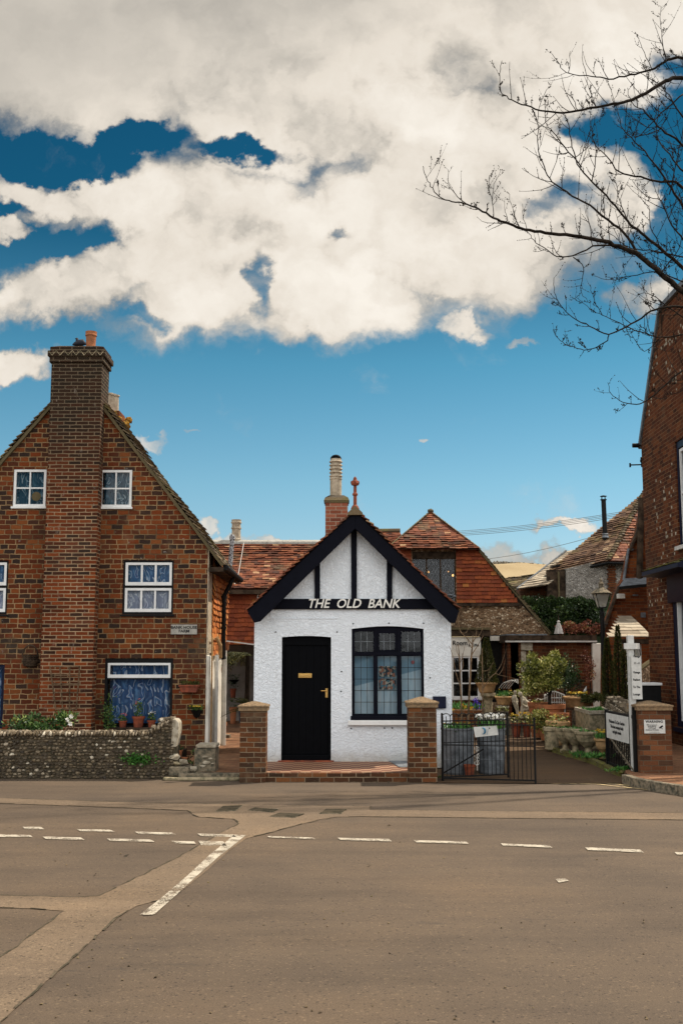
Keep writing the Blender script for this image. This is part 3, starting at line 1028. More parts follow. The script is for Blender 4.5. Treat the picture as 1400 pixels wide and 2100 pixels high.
mk = [[(47, 1697), (84, 1697), (92, 1702), (52, 1702)], [(158, 1702), (225, 1703), (237, 1707), (165, 1706)], [(277, 1707), (352, 1709), (362, 1713), (285, 1712)],
      [(405, 1711), (478, 1713), (485, 1718), (412, 1716)], [(-20, 1712), (62, 1714), (68, 1718), (-20, 1718)], [(88, 1717), (166, 1719), (174, 1724), (94, 1722)],
      [(219, 1721), (308, 1723), (318, 1728), (226, 1726)], [(352, 1726), (398, 1727), (402, 1732), (358, 1731)], [(407, 1726), (458, 1727), (465, 1736), (413, 1735)],
      [(548, 1716), (642, 1719), (648, 1722.5), (552, 1719)], [(692, 1719.5), (797, 1722), (803, 1727), (698, 1724)], [(848, 1724.5), (954, 1727), (961, 1732), (853, 1729)],
      [(1026, 1731), (1126, 1735), (1132, 1740), (1031, 1736)], [(1198, 1739), (1312, 1744), (1319, 1750), (1205, 1745)], [(1382, 1749), (1480, 1753), (1485, 1759), (1387, 1754)],
      [(1138, 1804), (1161, 1804), (1165, 1808), (1145, 1812)],
      [(480, 1713), (504, 1714), (485, 1730), (450, 1757), (405, 1797), (362, 1837), (316, 1878), (287, 1878), (335, 1840), (385, 1797), (432, 1753), (462, 1729)]]
for q in mk:
    flat(q, 0.008, 'road_marking', 'road_paint')
for dy in (0, 4.6):
    flat([(1100, 1603.5 + dy * .6), (1220, 1604 + dy * .8), (1260, 1608 + dy * .9), (1320, 1614 + dy), (1400, 1621 + dy), (1600, 1640 + dy), (1600, 1642.6 + dy), (1400, 1623 + dy), (1320, 1615.8 + dy), (1260, 1609.8 + dy * .9), (1220, 1605.6 + dy * .8), (1100, 1605 + dy * .6)],
         0.008, 'road_marking', 'road_yellow')

# tarred seams where the patch was cut into the old road
rs = random.Random(5)
for line in ([(-400, 1645), (0, 1648), (200, 1655), (300, 1659), (385, 1663), (405, 1676), (440, 1678), (480, 1680), (489, 1690), (455, 1708), (410, 1734), (350, 1767), (260, 1810), (205, 1838), (150, 1841), (0, 1837), (-400, 1826)],
             [(-400, 1852), (0, 1862), (60, 1864), (132, 1869), (60, 1922), (0, 1965), (-250, 2190)],
             [(-250, 2340), (0, 2100), (60, 2043), (130, 1985), (180, 1938), (220, 1900), (250, 1877), (280, 1859), (310, 1851), (350, 1843), (380, 1822)],
             [(-400, 1632), (0, 1637), (330, 1648), (500, 1650), (630, 1652), (760, 1654), (757, 1661), (1000, 1664), (1400, 1668), (1800, 1671)],
             [(1800, 1687), (1400, 1682), (1000, 1678), (740, 1675), (690, 1676), (620, 1690), (540, 1712), (505, 1720)]):
    P = [G(px, py, 0) for px, py in line]
    fine_ = []
    for i in range(len(P) - 1):
        n_ = max(1, int((P[i + 1] - P[i]).length / .10))
        fine_ += [P[i].lerp(P[i + 1], j / n_) + Vector((rs.gauss(0, .006), rs.gauss(0, .006), 0)) for j in range(n_)]
    m = MB()
    for i in range(len(fine_) - 1):
        if rs.random() < .12:
            continue
        a, b = fine_[i], fine_[i + 1]
        d = (b - a).normalized()
        nn = Vector((-d.y, d.x, 0)) * rs.uniform(.004, .011)
        m.poly([a - nn + Vector((0, 0, .0075)), b - nn + Vector((0, 0, .0075)), b + nn + Vector((0, 0, .0075)), a + nn + Vector((0, 0, .0075))], .5)
    struct(m, 'road_seam', 'mortar_mix')

# manhole covers
mh = [[(441, 1666), (457, 1655), (498, 1654), (484, 1664)], [(508, 1663), (521, 1658), (573, 1660), (560, 1667)], [(551, 1676), (573, 1669), (621, 1670), (606, 1678)], [(654, 1670), (668, 1661), (711, 1660), (700, 1670)]]
ml = ['square cast iron manhole cover nearest the alley path, leftmost of the row', 'cast iron manhole cover second from the left in the pale road patch', 'cast iron manhole cover closest to the junction line, set lower than the others',
      'isolated cast iron manhole cover in front of the black door, rightmost of the row']
for q, lb in zip(mh, ml):
    P = [G(px, py, 0) for px, py in q]
    c = sum(P, Vector()) / 4
    e1, e2 = (P[3] - P[0]), (P[1] - P[0])
    t = thing('manhole_cover', lb, 'manhole cover', c, 'manhole covers in the road')
    MB().prism([p + Vector((0, 0, 0.010)) for p in P], (0, 0, -0.05)).build('frame', 'dark_stone', t)
    m = MB()
    for i in range(9):
        for j in range(7):
            p = P[0] + e1 * ((i + 0.7) / 9.4) + e2 * ((j + 0.7) / 7.4)
            m.obox(p + Vector((0, 0, 0.013)), e1.normalized() * e1.length / 26, e2.normalized() * e2.length / 22, (0, 0, 0.004))
    m.build('tread_plate', 'mortar_mix', t)

# drive, garden soil and alley
struct(MB().poly([(1.2, 16.1, 0.012), (3.0, 16.0, 0.012), (4.25, 16.05, 0.012), (4.7, 17.0, 0.012), (7.5, 20, 0.012), (7.5, 45, 0.012), (1.2, 45, 0.012)]), 'driveway', 'drive_tarmac')
pv = MB()
kb = [G(px, py, 0.12) for px, py in [(1288, 1589), (1310, 1596), (1345, 1603), (1400, 1611), (1500, 1626), (1700, 1650)]]
back = [Vector((14, 24, 0.12)), Vector((6.0, 24, 0.12)), Vector((4.62, 17.2, 0.12)), Vector((4.3, 16.7, 0.12))]
struct(MB().prism(kb + back, (0, 0, -0.2)), 'pavement', 'brick_paving')
k2 = MB()
for i in range(len(kb) - 1):
    n_ = max(1, int((kb[i + 1] - kb[i]).length / 0.55))
    for j in range(n_):
        a = kb[i].lerp(kb[i + 1], j / n_ + 0.01)
        b = kb[i].lerp(kb[i + 1], (j + 1) / n_ - 0.01)
        nn = Vector((-(b - a).y, (b - a).x, 0)).normalized()
        k2.obox((a + b) / 2 - nn * 0.055 + Vector((0, 0, -0.06)), (b - a) / 2, nn * 0.055, (0, 0, 0.072))
struct(k2, 'kerb', 'dark_stone', bevel=0.01)

AX0, AX1 = -2.50, -1.46
al = MB()
al.poly([(AX0 - 0.1, 16.75, 0.10), (AX1 + 0.1, 16.6, 0.10), (AX1 + 0.1, 30, 0.10), (AX0 - 2, 30, 0.10), (AX0 - 2, 22.6, 0.10), (AX0 - 0.1, 22.6, 0.10)])
struct(al, 'alley_path', 'brick_paving')
struct(MB().box(-2.45, -1.5, 16.52, 16.76, 0, 0.095), 'alley_step', 'dark_stone', bevel=0.01)
# front garden of the farm house
struct(MB().box(-12, -2.75, 16.9, 19.5, -0.02, 0.22), 'garden_bed', 'soil')
struct(MB().box(-14, AX0 - 0.12, 16.72, 16.9, -0.02, 0.05), 'gutter_edge', 'dark_stone')

# forecourt of the white bank house
FZ = 0.13
BY = 18.0
struct(MB().box(-1.20, 1.30, 16.34, BY + 0.02, 0, FZ), 'forecourt', 'chequer_tiles')
struct(MB().box(-1.20, 1.30, 16.22, 16.338, -0.02, FZ + 0.004), 'forecourt_step', 'pier_brick', bevel=0.012)
gs = [G(px, py, FZ) for px, py in [(788, 1556), (842, 1556), (842, 1574), (818, 1574)]]
m = MB().prism([p + Vector((0, 0, 0.014)) for p in gs], (0, 0, -0.013))
tag(m.build('floor_plate', 'lead'), 'flat grey metal plate lying on the chequered forecourt tiles', 'metal plate')


# ------------------------------------------------------------------ gate piers
def pier(name, label, x0, x1, y0, y1, z1, capz, mat='pier_brick', over=0.035):
    t = thing(name, label, 'gate pier', ((x0 + x1) / 2, (y0 + y1) / 2, 0), 'brick gate piers along the pavement')
    MB().box(x0, x1, y0, y1, 0, z1).build('shaft', mat, t, bevel=0.006)
    a, b, c, d = x0 - over, x1 + over, y0 - over, y1 + over
    cx, cy = (x0 + x1) / 2, (y0 + y1) / 2
    m = MB()
    m.box(a + 0.012, b - 0.012, c + 0.012, d - 0.012, z1 + 0.001, z1 + 0.055)
    z2 = z1 + 0.056
    m.add([(a, c, z2), (b, c, z2), (b, d, z2), (a, d, z2), (a, c, z2 + .02), (b, c, z2 + .02), (b, d, z2 + .02), (a, d, z2 + .02), (cx - .03, cy - .03, capz), (cx + .03, cy - .03, capz), (cx + .03, cy + .03, capz), (cx - .03, cy + .03, capz)],
          [(0, 3, 2, 1), (0, 1, 5, 4), (1, 2, 6, 5), (2, 3, 7, 6), (3, 0, 4, 7), (4, 5, 9, 8), (5, 6, 10, 9), (6, 7, 11, 10), (7, 4, 8, 11), (8, 9, 10, 11)])
    for _ in range(60):
        u, v = random.uniform(a, b), random.uniform(c, d)
        q = max(abs(u - cx) / (b - cx), abs(v - cy) / (d - cy))
        m.stone((u, v, z2 + 0.02 + (capz - z2 - 0.02) * (1 - q)), 0.012, 0.012, 0.008)
    m.build('cap', 'cap_stone', t)
    return t


PY = 16.16
pier('brick_pier', 'brown brick gate pier with pointed cap beside the alley path', X(492, 1500, PY), X(545, 1500, PY), PY, PY + 0.40, Z(1458, PY), Z(1438, PY + .2))
pier('brick_pier', 'brown brick gate pier under the leaded window, with the iron gate hung on it', X(838, 1500, PY), X(895, 1500, PY), PY, PY + 0.46, Z(1451, PY), Z(1429, PY + .2))
pr = pier('brick_pier', 'low wide brick pier carrying the white WARNING notice', X(1309, 1500, PY + .2), X(1376, 1500, PY + .2), PY + .2, PY + 0.72, Z(1457, PY + .2), Z(1437, PY + .4), mat='dark_brick')

# WARNING notice on the right pier
q0, q1 = at(1320, 1504, PY + .19), at(1362, 1476, PY + .19)
t = thing('warning_sign', 'white rectangular notice headed WARNING with a black camera symbol', 'sign', q0)
w_ = MB().box(q0.x, q1.x, q0.y - 0.008, q0.y, q0.z, q1.z).build('plate', 'sign_white', t)
cx, cz = (q0.x + q1.x) / 2, (q0.z + q1.z) / 2
text('WARNING', 0.050, (cx - 0.005, q0.y - 0.010, q1.z - 0.028), t, bold=0.0014, depth=0.001, spacing=1.1)
text('This property is\nprotected by\nCCTV and\nmonitored 24 hours', 0.024, (cx - 0.04, q0.y - 0.010, cz - 0.012), t, bold=0.0004, depth=0.001, stack=1.0)
text('For further information contact', 0.012, (cx, q0.y - 0.010, q0.z + 0.016), t, depth=0.001, mat='sign_grey')
s_ = MB()
cc = Vector((q1.x - 0.062, q0.y - 0.010, cz - 0.005))
s_.obox(cc, (0.026, 0, 0.016), (0, 0.001, 0), (-0.006, 0, 0.010))
s_.obox(cc + Vector((0.010, 0, -0.022)), (0.010, 0, -0.010), (0, 0.001, 0), (0.003, 0, 0.003))
s_.build('camera_symbol', 'ink', t)

# ------------------------------------------------------------------ THE OLD BANK
def arch(x0, x1, z0, z1, rise, n=8):
    pts = [(x0, z0), (x1, z0), (x1, z1 - rise)]
    for i in range(1, n):
        t = i / n
        x = x1 + (x0 - x1) * t
        pts.append((x, z1 - rise + rise * math.sin(PI * t)))
    pts.append((x0, z1 - rise))
    return pts


def P2(px, py, Y):
    p = at(px, py, Y)
    return (p.x, p.z)


bank = thing('bank_building', 'small white roughcast cottage with black barge boards lettered THE OLD BANK', 'building', (0.18, BY, 0))
bx0, bx1 = X(521, 1350, BY), X(925, 1350, BY)
bxc = X(728, 1100, BY)
zeave = Z(1262, BY)
zap = Z(1062, BY)
dx0, dx1, dz1 = X(577, 1450, BY), X(678.5, 1450, BY), Z(1304, BY)
wx0, wx1, wz0, wz1 = X(721, 1380, BY), X(869, 1380, BY), Z(1475, BY), Z(1284, BY)
door_hole = arch(dx0, dx1, FZ, dz1, 0.022)
win_hole = arch(wx0, wx1, wz0, wz1, 0.045)
m = MB()
rect_holes(m, [(bx0, FZ - 0.1), (bx1, FZ - 0.1), (bx1, zeave), (bxc, zap), (bx0, zeave)], [win_hole, door_hole], BY, 0.12)
YB = 21.4
m.poly([(bx0, YB, 0), (bx0, BY, 0), (bx0, BY, zeave), (bx0, YB, zeave)])
m.poly([(bx1, BY, 0), (bx1, YB, 0), (bx1, YB, zeave), (bx1, BY, zeave)])
m.poly([(bx1, YB, 0), (bx0, YB, 0), (bx0, YB, zeave), (bxc, YB, zap), (bx1, YB, zeave)])
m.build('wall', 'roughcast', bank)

# barge boards
YG = BY - 0.24
bl = [P2(*q, YG) for q in [(728, 1048), (728, 1084), (534, 1274), (521, 1277), (507, 1253)]]
br = [P2(*q, YG) for q in [(728, 1048), (941, 1253), (933, 1278), (922, 1277), (728, 1084)]]
for k, b_ in enumerate((bl, br)):
    MB().prism([(x, YG, z) for x, z in b_], (0, 0.045, 0)).build('barge_board', 'black_paint', bank, bevel=0.006)
    # soffit behind the board
lo = [P2(*q, YG) for q in [(728, 1050), (509, 1252)]]
ro = [P2(*q, YG) for q in [(728, 1050), (939, 1252)]]
for (a, b_) in (lo, ro):
    m = MB()
    m.prism([(a[0], YG + 0.046, a[1] - 0.02), (b_[0], YG + 0.046, b_[1] - 0.02), (b_[0], YG + 0.046, b_[1] - 0.06), (a[0], YG + 0.046, a[1] - 0.06)], (0, YB + 0.1 - YG, 0))
    m.build('soffit', 'black_paint', bank)
# timber studs and tie beam, planted on the render
YT = BY - 0.035
m = MB()
for (pa, pb, top) in ((720, 731.5, 1085), (645, 656, 1148), (793, 804, 1148)):
    x0, x1 = X(pa, 1200, YT), X(pb, 1200, YT)
    m = MB().box(x0, x1, YT, BY - 0.002, Z(1229, YT), Z(top, YT))
    m.build('timber_stud', 'black_paint', bank)
tb = MB().prism([(*[P2(562, 1228, YT)[0]], YT - 0.01, Z(1228, YT)), (P2(892, 1228, YT)[0], YT - 0.01, Z(1228, YT)), (P2(914, 1249.5, YT)[0], YT - 0.01, Z(1249.5, YT)), (P2(541, 1249.5, YT)[0], YT - 0.01, Z(1249.5, YT))], (0, 0.043, 0))
tb = tb.build('tie_beam', 'black_paint', bank, bevel=0.004)
c = at(724, 1238.6, YT)
text('THE  OLD  BANK', 0.212, (c.x, YT - 0.02, c.z), tb, mat='letter_cream', shear=0.26, bold=0.0034, depth=0.003, sx=0.945, spacing=1.0, name='lettering')

# thin skirt line under the beam and old fixing bolts
m = MB()
m.bar(at(558, 1268.5, BY - .002), at(690, 1268.5, BY - .002), 0.012, 0.014, up=(0, 1, 0))
m.bar(at(555, 1250, BY - .002), at(556, 1275, BY - .002), 0.012, 0.014, up=(0, 1, 0))
m.build('render_bead', 'roughcast', bank)
for (px, py) in [(565, 1296), (691, 1296), (724, 1279), (797, 1278), (868, 1278), (700, 1377), (699, 1418), (720, 1494), (788, 1493), (804, 1493), (881, 1390)]:
    p = at(px, py, BY)
    MB().tube([p, p + Vector((0, -0.016, 0))], [0.013, 0.009], 8).build('wall_bolt', 'iron', bank)

# door
fr = MB()
YD = BY + 0.07
th_ = 0.045
rect_holes(fr, arch(dx0 + .001, dx1 - .001, FZ + 0.001, dz1 - .001, 0.022), [rc(dx0 + th_, dx1 - th_, FZ + 0.10, dz1 - 0.15)], YD, 0.05)
fro = fr.build('door_frame', 'door_black', bank)
d = MB()
nx = 6
for i in range(nx):
    a = dx0 + th_ + (dx1 - dx0 - 2 * th_) * i / nx
    b_ = dx0 + th_ + (dx1 - dx0 - 2 * th_) * (i + 1) / nx
    d.box(a + 0.0015, b_ - 0.0015, YD + 0.026, YD + 0.05, FZ + 0.10, dz1 - 0.15)
d.box(dx0 + th_, dx1 - th_, YD + 0.03, YD + 0.06, FZ + 0.10, dz1 - 0.15)
door = d.build('door', 'door_black', bank, bevel=0.004)
MB().box(dx0 + 0.02, dx1 - 0.02, YD - 0.035, YD + 0.05, FZ + 0.005, FZ + 0.10).build('weather_bar', 'door_black', door, bevel=0.012)
lb = at(625.5, 1385.5, YD)
m = MB()
m.box(lb.x - 0.112, lb.x + 0.112, YD + 0.006, YD + 0.018, lb.z - 0.037, lb.z + 0.037)
m.box(lb.x - 0.085, lb.x + 0.085, YD - 0.002, YD + 0.006, lb.z - 0.020, lb.z + 0.020)
m.build('letter_box', 'brass', door, bevel=0.003)
hd = at(669.5, 1421, YD)
m = MB()
m.box(hd.x - 0.02, hd.x + 0.02, YD + 0.004, YD + 0.018, hd.z - 0.075, hd.z + 0.075)
m.tube([(hd.x, YD + 0.01, hd.z + 0.035), (hd.x, YD - 0.03, hd.z + 0.035), (hd.x - 0.03, YD - 0.035, hd.z + 0.035), (hd.x - 0.09, YD - 0.03, hd.z + 0.034)], 0.009, 8)
m.lathe((hd.x, YD - 0.002, hd.z - 0.045), [(0.001, 0), (0.012, 0.001)], 8)
m.build('handle', 'brass', door)
MB().box(dx0 - .05, dx1 + .05, BY - 0.05, BY - 0.004, FZ - 0.02, FZ + 0.02).build('threshold', 'red_clay', bank, bevel=0.005)

# leaded window
YW = BY + 0.05
e = 0.006
fw = MB()
hx = [X(p, 1380, YW) for p in (727, 765.5, 774, 813.5, 823, 863.5)]
zT1, zT0, zB1, zB0 = Z(1295, YW), Z(1336.5, YW), Z(1345.5, YW), Z(1464, YW)
holes = []
for i in range(3):
    for (a, b_) in ((zT0, zT1), (zB0, zB1)):
        holes.append(rc(hx[2 * i], hx[2 * i + 1], a, b_))
rect_holes(fw, arch(wx0 + .001, wx1 - .001, wz0 + .001, wz1 - .001, 0.045), holes, YW, 0.06)
x_a, x_b = wx0 + .003, wx1 - .003
fw.box(x_a, x_b, YW - 0.02, YW - 0.001, (zT0 + zB1) / 2 - 0.03, (zT0 + zB1) / 2 + 0.03)
for i in (1, 2):
    xm = (hx[2 * i - 1] + hx[2 * i]) / 2
    fw.box(xm - 0.022, xm + 0.022, YW - 0.014, YW - 0.001, wz0 + 0.06, wz1 - 0.05)
win = fw.build('window', 'black_paint', bank, bevel=0.003)
MB().box(wx0 - 0.02, wx1 + 0.02, BY - 0.045, YW - 0.002, wz0 - 0.015, wz0 + 0.055).build('sill_board', 'black_paint', win, bevel=0.008)
ca = MB()        # opening casement top middle
a, b_ = hx[2], hx[3]
for (q0_, q1_, z0_, z1_) in ((a, b_, zT1 - .03, zT1), (a, b_, zT0, zT0 + .03), (a, a + .03, zT0 + .03, zT1 - .03), (b_ - .03, b_, zT0 + .03, zT1 - .03)):
    ca.box(q0_, q1_, YW - 0.012, YW + 0.03, z0_, z1_)
ca.build('casement', 'black_paint', win)
for i in range(3):
    for (z0_, z1_, nr, nm) in ((zT0, zT1, 2, 'pale'), (zB0, zB1, 5, 'dark')):
        x0_, x1_ = hx[2 * i], hx[2 * i + 1]
        MB().poly([(x0_, YW + .04, z0_), (x1_, YW + .04, z0_), (x1_, YW + .04, z1_), (x0_, YW + .04, z1_)]).build('pane', 'glass', win)
        L = MB()
        for k in range(1, 3):
            xx = x0_ + (x1_ - x0_) * k / 3
            L.box(xx - .004, xx + .004, YW + .032, YW + .039, z0_, z1_)
        for k in range(1, nr):
            zz_ = z0_ + (z1_ - z0_) * k / nr
            L.box(x0_, x1_, YW + .0335, YW + .0375, zz_ - .004, zz_ + .004)
        L.build('leading', 'lead' if nm == 'pale' else 'iron', win)
MB().poly([(wx0, YW + .16, wz0), (wx1, YW + .16, wz0), (wx1, YW + .16, zB1 + .01), (wx0, YW + .16, zB1 + .01)]).build('blind', 'window_blind', win)
for (py0, py1) in ((1388, 1366), (1414, 1391)):
    a, b_ = at(777, py0, YW + .12), at(811, py1, YW + .12)
    MB().box(a.x, b_.x, a.y, a.y + 0.003, a.z, b_.z).build('poster', 'poster_print', win)
a = at(846, 1358, YW + .13)
MB().stone(a, .03, .008, .035, rough=.05).build('red_glare', 'petal_pink', win)  # red glare in the glass, put in as a small coloured lump
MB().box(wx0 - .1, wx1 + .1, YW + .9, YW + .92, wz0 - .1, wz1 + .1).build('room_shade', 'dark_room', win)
s0, s1 = at(713, 1481.5, BY), at(880, 1481.5, BY)
MB().box(s0.x, s1.x, BY - 0.075, BY + 0.045, Z(1487, BY), Z(1476.5, BY) - 0.002).build('window_sill', 'white_paint', bank, bevel=0.008)
# blue plaque near the corner
a, b_ = at(887, 1453, BY - .03), at(914, 1428, BY - .03)
MB().box(a.x, b_.x, BY - .045, BY - .004, a.z, b_.z).build('plaque', 'navy_paint', bank, bevel=0.012)

# roof
YR0, YR1 = YG - 0.03, YB + 0.15
ap = P2(728, 1045, YR0)
for sgn, foot in ((-1, P2(505, 1250, YR0)), (1, P2(942, 1250, YR0))):
    V = Vector((ap[0] - foot[0], 0, ap[1] - foot[1]))
    L = V.length
    if sgn < 0:
        O, U = Vector((foot[0], YR1, foot[1])), Vector((0, -1, 0))
    else:
        O, U = Vector((foot[0], YR0, foot[1])), Vector((0, 1, 0))
    m = tiles(MB(), O, U, V, [(0, 0), (YR1 - YR0, 0), (YR1 - YR0, L), (0, L)], 0.105, 0.17, 0.02, 1.3, 0.034)
    m.build('roof', 'tile_red', bank)
m = MB()
n_ = 14
for i in range(n_):
    y0 = YR0 - 0.02 + (YR1 - YR0) * i / n_
    y1 = YR0 - 0.02 + (YR1 - YR0) * (i + 1) / n_ - 0.01
    m.prism([(ap[0] - .13, y0, ap[1] - .09), (ap[0] + .13, y0, ap[1] - .09), (ap[0] + .12, y0, ap[1] - .05), (ap[0], y0, ap[1] + .065), (ap[0] - .12, y0, ap[1] - .05)], (0, y1 - y0, 0))
m.build('ridge_tiles', 'tile_edge', bank)
f0 = Vector((ap[0], YR0 + 0.08, ap[1] + 0.02))
pxm = YR0 / F
h = lambda py: Z(py, YR0) - f0.z
fi = MB()
fi.lathe(f0, [(0.075, 0), (0.05, .05), (0.030, h(1034)), (0.028, h(1016)), (0.045, h(1014)), (0.045, h(1011)), (0.028, h(1009)), (0.026, h(995)), (0.06, h(993.5)), (0.07, h(990)), (0.055, h(985)), (0.035, h(983)), (0.03, h(981)), (0.026, h(978.5)), (0.01, h(976)), (0.001, h(975.5))], 10)
for k in range(4):
    a = PI / 2 * k
    fi.stone(f0 + Vector((math.cos(a) * .055, math.sin(a) * .055, h(988))), .022, .022, .034, rough=.05)
fi.build('finial', 'red_clay', bank, smooth=False)

# chimney of the bank
YC = 20.6
a, b_ = P2(667, 1060, YC), P2(713, 1060, YC)
zt = Z(1031, YC)
ch = MB().box(a[0], b_[0], YC, YC + .43, 2.6, zt).build('chimney', 'stack_brick', bank, bevel=0.004)
cx = (a[0] + b_[0]) / 2
m = MB()
m.box(a[0] - .015, b_[0] + .015, YC - .015, YC + .445, zt + .001, zt + .04)
m.add([(a[0] - .03, YC - .03, zt + .042), (b_[0] + .03, YC - .03, zt + .042), (b_[0] + .03, YC + .46, zt + .042), (a[0] - .03, YC + .46, zt + .042),
       (a[0] - .005, YC - .005, zt + .105), (b_[0] + .005, YC - .005, zt + .105), (b_[0] + .005, YC + .435, zt + .105), (a[0] - .005, YC + .435, zt + .105),
       (cx - .14, YC + .08, zt + .16), (cx + .14, YC + .08, zt + .16), (cx + .14, YC + .36, zt + .16), (cx - .14, YC + .36, zt + .16)],
      [(0, 3, 2, 1), (0, 1, 5, 4), (1, 2, 6, 5), (2, 3, 7, 6), (3, 0, 4, 7), (4, 5, 9, 8), (5, 6, 10, 9), (6, 7, 11, 10), (7, 4, 8, 11), (8, 9, 10, 11)])
m.build('cap', 'tile_edge', ch)
YP = YC + .215
pot = MB()
r0 = 12 * YP / F
zz = lambda py: Z(py, YP)
base = Vector((X(688.5, 980, YP), YP, 0))
pr_ = [(r0 * 1.02, zz(1022)), (r0 * 1.0, zz(1016)), (r0, zz(985)), (r0 * 1.08, zz(983)), (r0 * 1.08, zz(981.5)), (r0 * .98, zz(980)), (r0 * 1.02, zz(978.5))]
for k in range(5):
    t0 = 977.5 - k * 7.4
    pr_ += [(r0 * 1.14, zz(t0 + .3)), (r0 * 1.12, zz(t0 - 1.2)), (r0 * 0.94, zz(t0 - 3.2)), (r0 * 0.92, zz(t0 - 6.6))]
pr_ += [(r0 * .88, zz(944)), (r0 * .84, zz(943)), (r0 * .70, zz(943.2)), (r0 * .70, zz(948))]
pot.lathe(base, pr_, 22)
po = pot.build('chimney_pot', 'buff_clay', ch, smooth=False)
cw = MB()
ring = []
for i in range(13):
    th = PI * i / 12
    ring.append(base + Vector((math.cos(th) * r0 * .80, 0, zz(942) + math.sin(th) * (zz(934.5) - zz(942)))))
cw.tube(ring, 0.024, 6)
cw.tube([p + Vector((0, .08, 0)) for p in ring], 0.02, 6)
cw.lathe(base, [(r0 * .88, zz(944)), (r0 * .88, zz(940))], 16)
cw.build('cowl', 'iron', ch)

# ------------------------------------------------------------------ BANK HOUSE FARM
HY = 19.5
house = thing('brick_house', 'tall old red brick gable house with large chimney breast and BANK HOUSE FARM plate', 'house', (-5.0, HY, 0))
apx = P2(163, 770, HY)
hxR = X(423, 1350, HY)
zE = Z(1150, HY)
sl = lambda q: P2(q[0], q[1], HY)
rT, rB = P2(211, 835, HY), P2(443, 1143, HY)
lT = P2(98, 844, HY)
kR = (rB[1] - rT[1]) / (rB[0] - rT[0])
kL = (P2(0, 955, HY)[1] - lT[1]) / (P2(0, 955, HY)[0] - lT[0])
zR = rT[1] + kR * (hxR - rT[0])
xL = -9.2
zL = lT[1] + kL * (xL - lT[0])
xa = (lT[1] - rT[1] + kR * rT[0] - kL * lT[0]) / (kR - kL)
za = rT[1] + kR * (xa - rT[0])
hw = {}


def hole(px0, px1, py0, py1):
    a, b_ = at(px0, (py0 + py1) / 2, HY), at(px1, (py0 + py1) / 2, HY)
    return (a.x, b_.x, Z(py1, HY), Z(py0, HY))


WN = {'w1': hole(204, 271, 963, 1043), 'w2': hole(27.5, 95, 962, 1042), 'w3': hole(252, 356, 1149, 1260), 'w4': hole(-90, 16.5, 1149, 1260), 'w5': hole(214, 354, 1350, 1494), 'w6': hole(-130, 8, 1363, 1494)}
m = MB()
rect_holes(m, [(xL, 0), (hxR, 0), (hxR, zR), (xa, za), (xL, zL)], [rc(*v) for v in WN.values()], HY, 0.10)
HYB = 22.6
m.poly([(xL, HYB, 0), (xL, HY, 0), (xL, HY, zL), (xL, HYB, zL)])
m.poly([(hxR, HYB, 0), (xL, HYB, 0), (xL, HYB, zL), (hxR, HYB, zR)])
m.poly([(hxR, HY + 1.88, zR), (xL, HY + 1.88, zL), (xa, HY + 1.88, za)])
m.poly([(hxR, HY + 1.8, zR), (hxR, HYB, zR), (xL, HYB, zL), (xL, HY + 1.8, zL)])
m.build('wall', 'house_brick', house)
# right flank: brick corner, painted ground floor, tile-hung upper floor
zs = Z(1345, 20.5)
MB().box(hxR + 0.001, hxR + 0.02, HY + 0.001, HY + .55, zs + .05, zR - .05).build('corner_brickwork', 'buff_clay', house)  # brick return, sunlight on it painted in as pale buff
m = MB()
m.poly([(hxR, HY, 0), (hxR, HYB, 0), (hxR, HYB, zR), (hxR, HY, zR)])
m.build('side_wall', 'cream_wall', house)
m = MB().box(hxR, hxR + .06, HY + .001, HY + .42, 0.05, zs).box(hxR, hxR + .05, HY + .62, HY + 2.0, 0.05, zs - .1)
m.build('pilaster', 'cream_wall', house, bevel=0.01)
m = tiles(MB(), Vector((hxR + .03, HY + .56, zs)), (0, 1, 0), (0, 0, 1), [(0, 0), (2.5, 0), (2.5, zR - zs), (0, zR - zs)], 0.11, 0.17, 0.016, 1.6, 0.03)
m.build('hung_tiles', 'tile_orange', house)
# chimney breast and stack
YCB = HY - 0.30
c0, c1 = X(103, 835, YCB), X(207, 835, YCB)
zsh = Z(700, YCB)
zcap0 = Z(744, YCB)
m = MB().box(c0, c1, YCB, YCB + .62, 0, zcap0)
chim = m.build('chimney', 'chimney_brick', house, bevel=0.006)
m = MB()
m.box(c0 - .035, c1 + .035, YCB - .035, YCB + .655, zcap0 + .001, zcap0 + .11)
m.box(c0 - .065, c1 + .065, YCB - .065, YCB + .685, zcap0 + .111, zcap0 + .22)
m.box(c0 - .03, c1 + .03, YCB - .03, YCB + .65, zcap0 + .221, zcap0 + .30)
m.add([(c0 - .02, YCB - .02, zcap0 + .301), (c1 + .02, YCB - .02, zcap0 + .301), (c1 + .02, YCB + .64, zcap0 + .301), (c0 - .02, YCB + .64, zcap0 + .301),
       (c0 + .10, YCB + .1, zcap0 + .35), (c1 - .12, YCB + .1, zcap0 + .35), (c1 - .12, YCB + .52, zcap0 + .35), (c0 + .10, YCB + .52, zcap0 + .35)],
      [(0, 1, 5, 4), (1, 2, 6, 5), (2, 3, 7, 6), (3, 0, 4, 7), (4, 5, 6, 7)])
m.build('corbelled_cap', 'chimney_brick', chim, bevel=0.012)
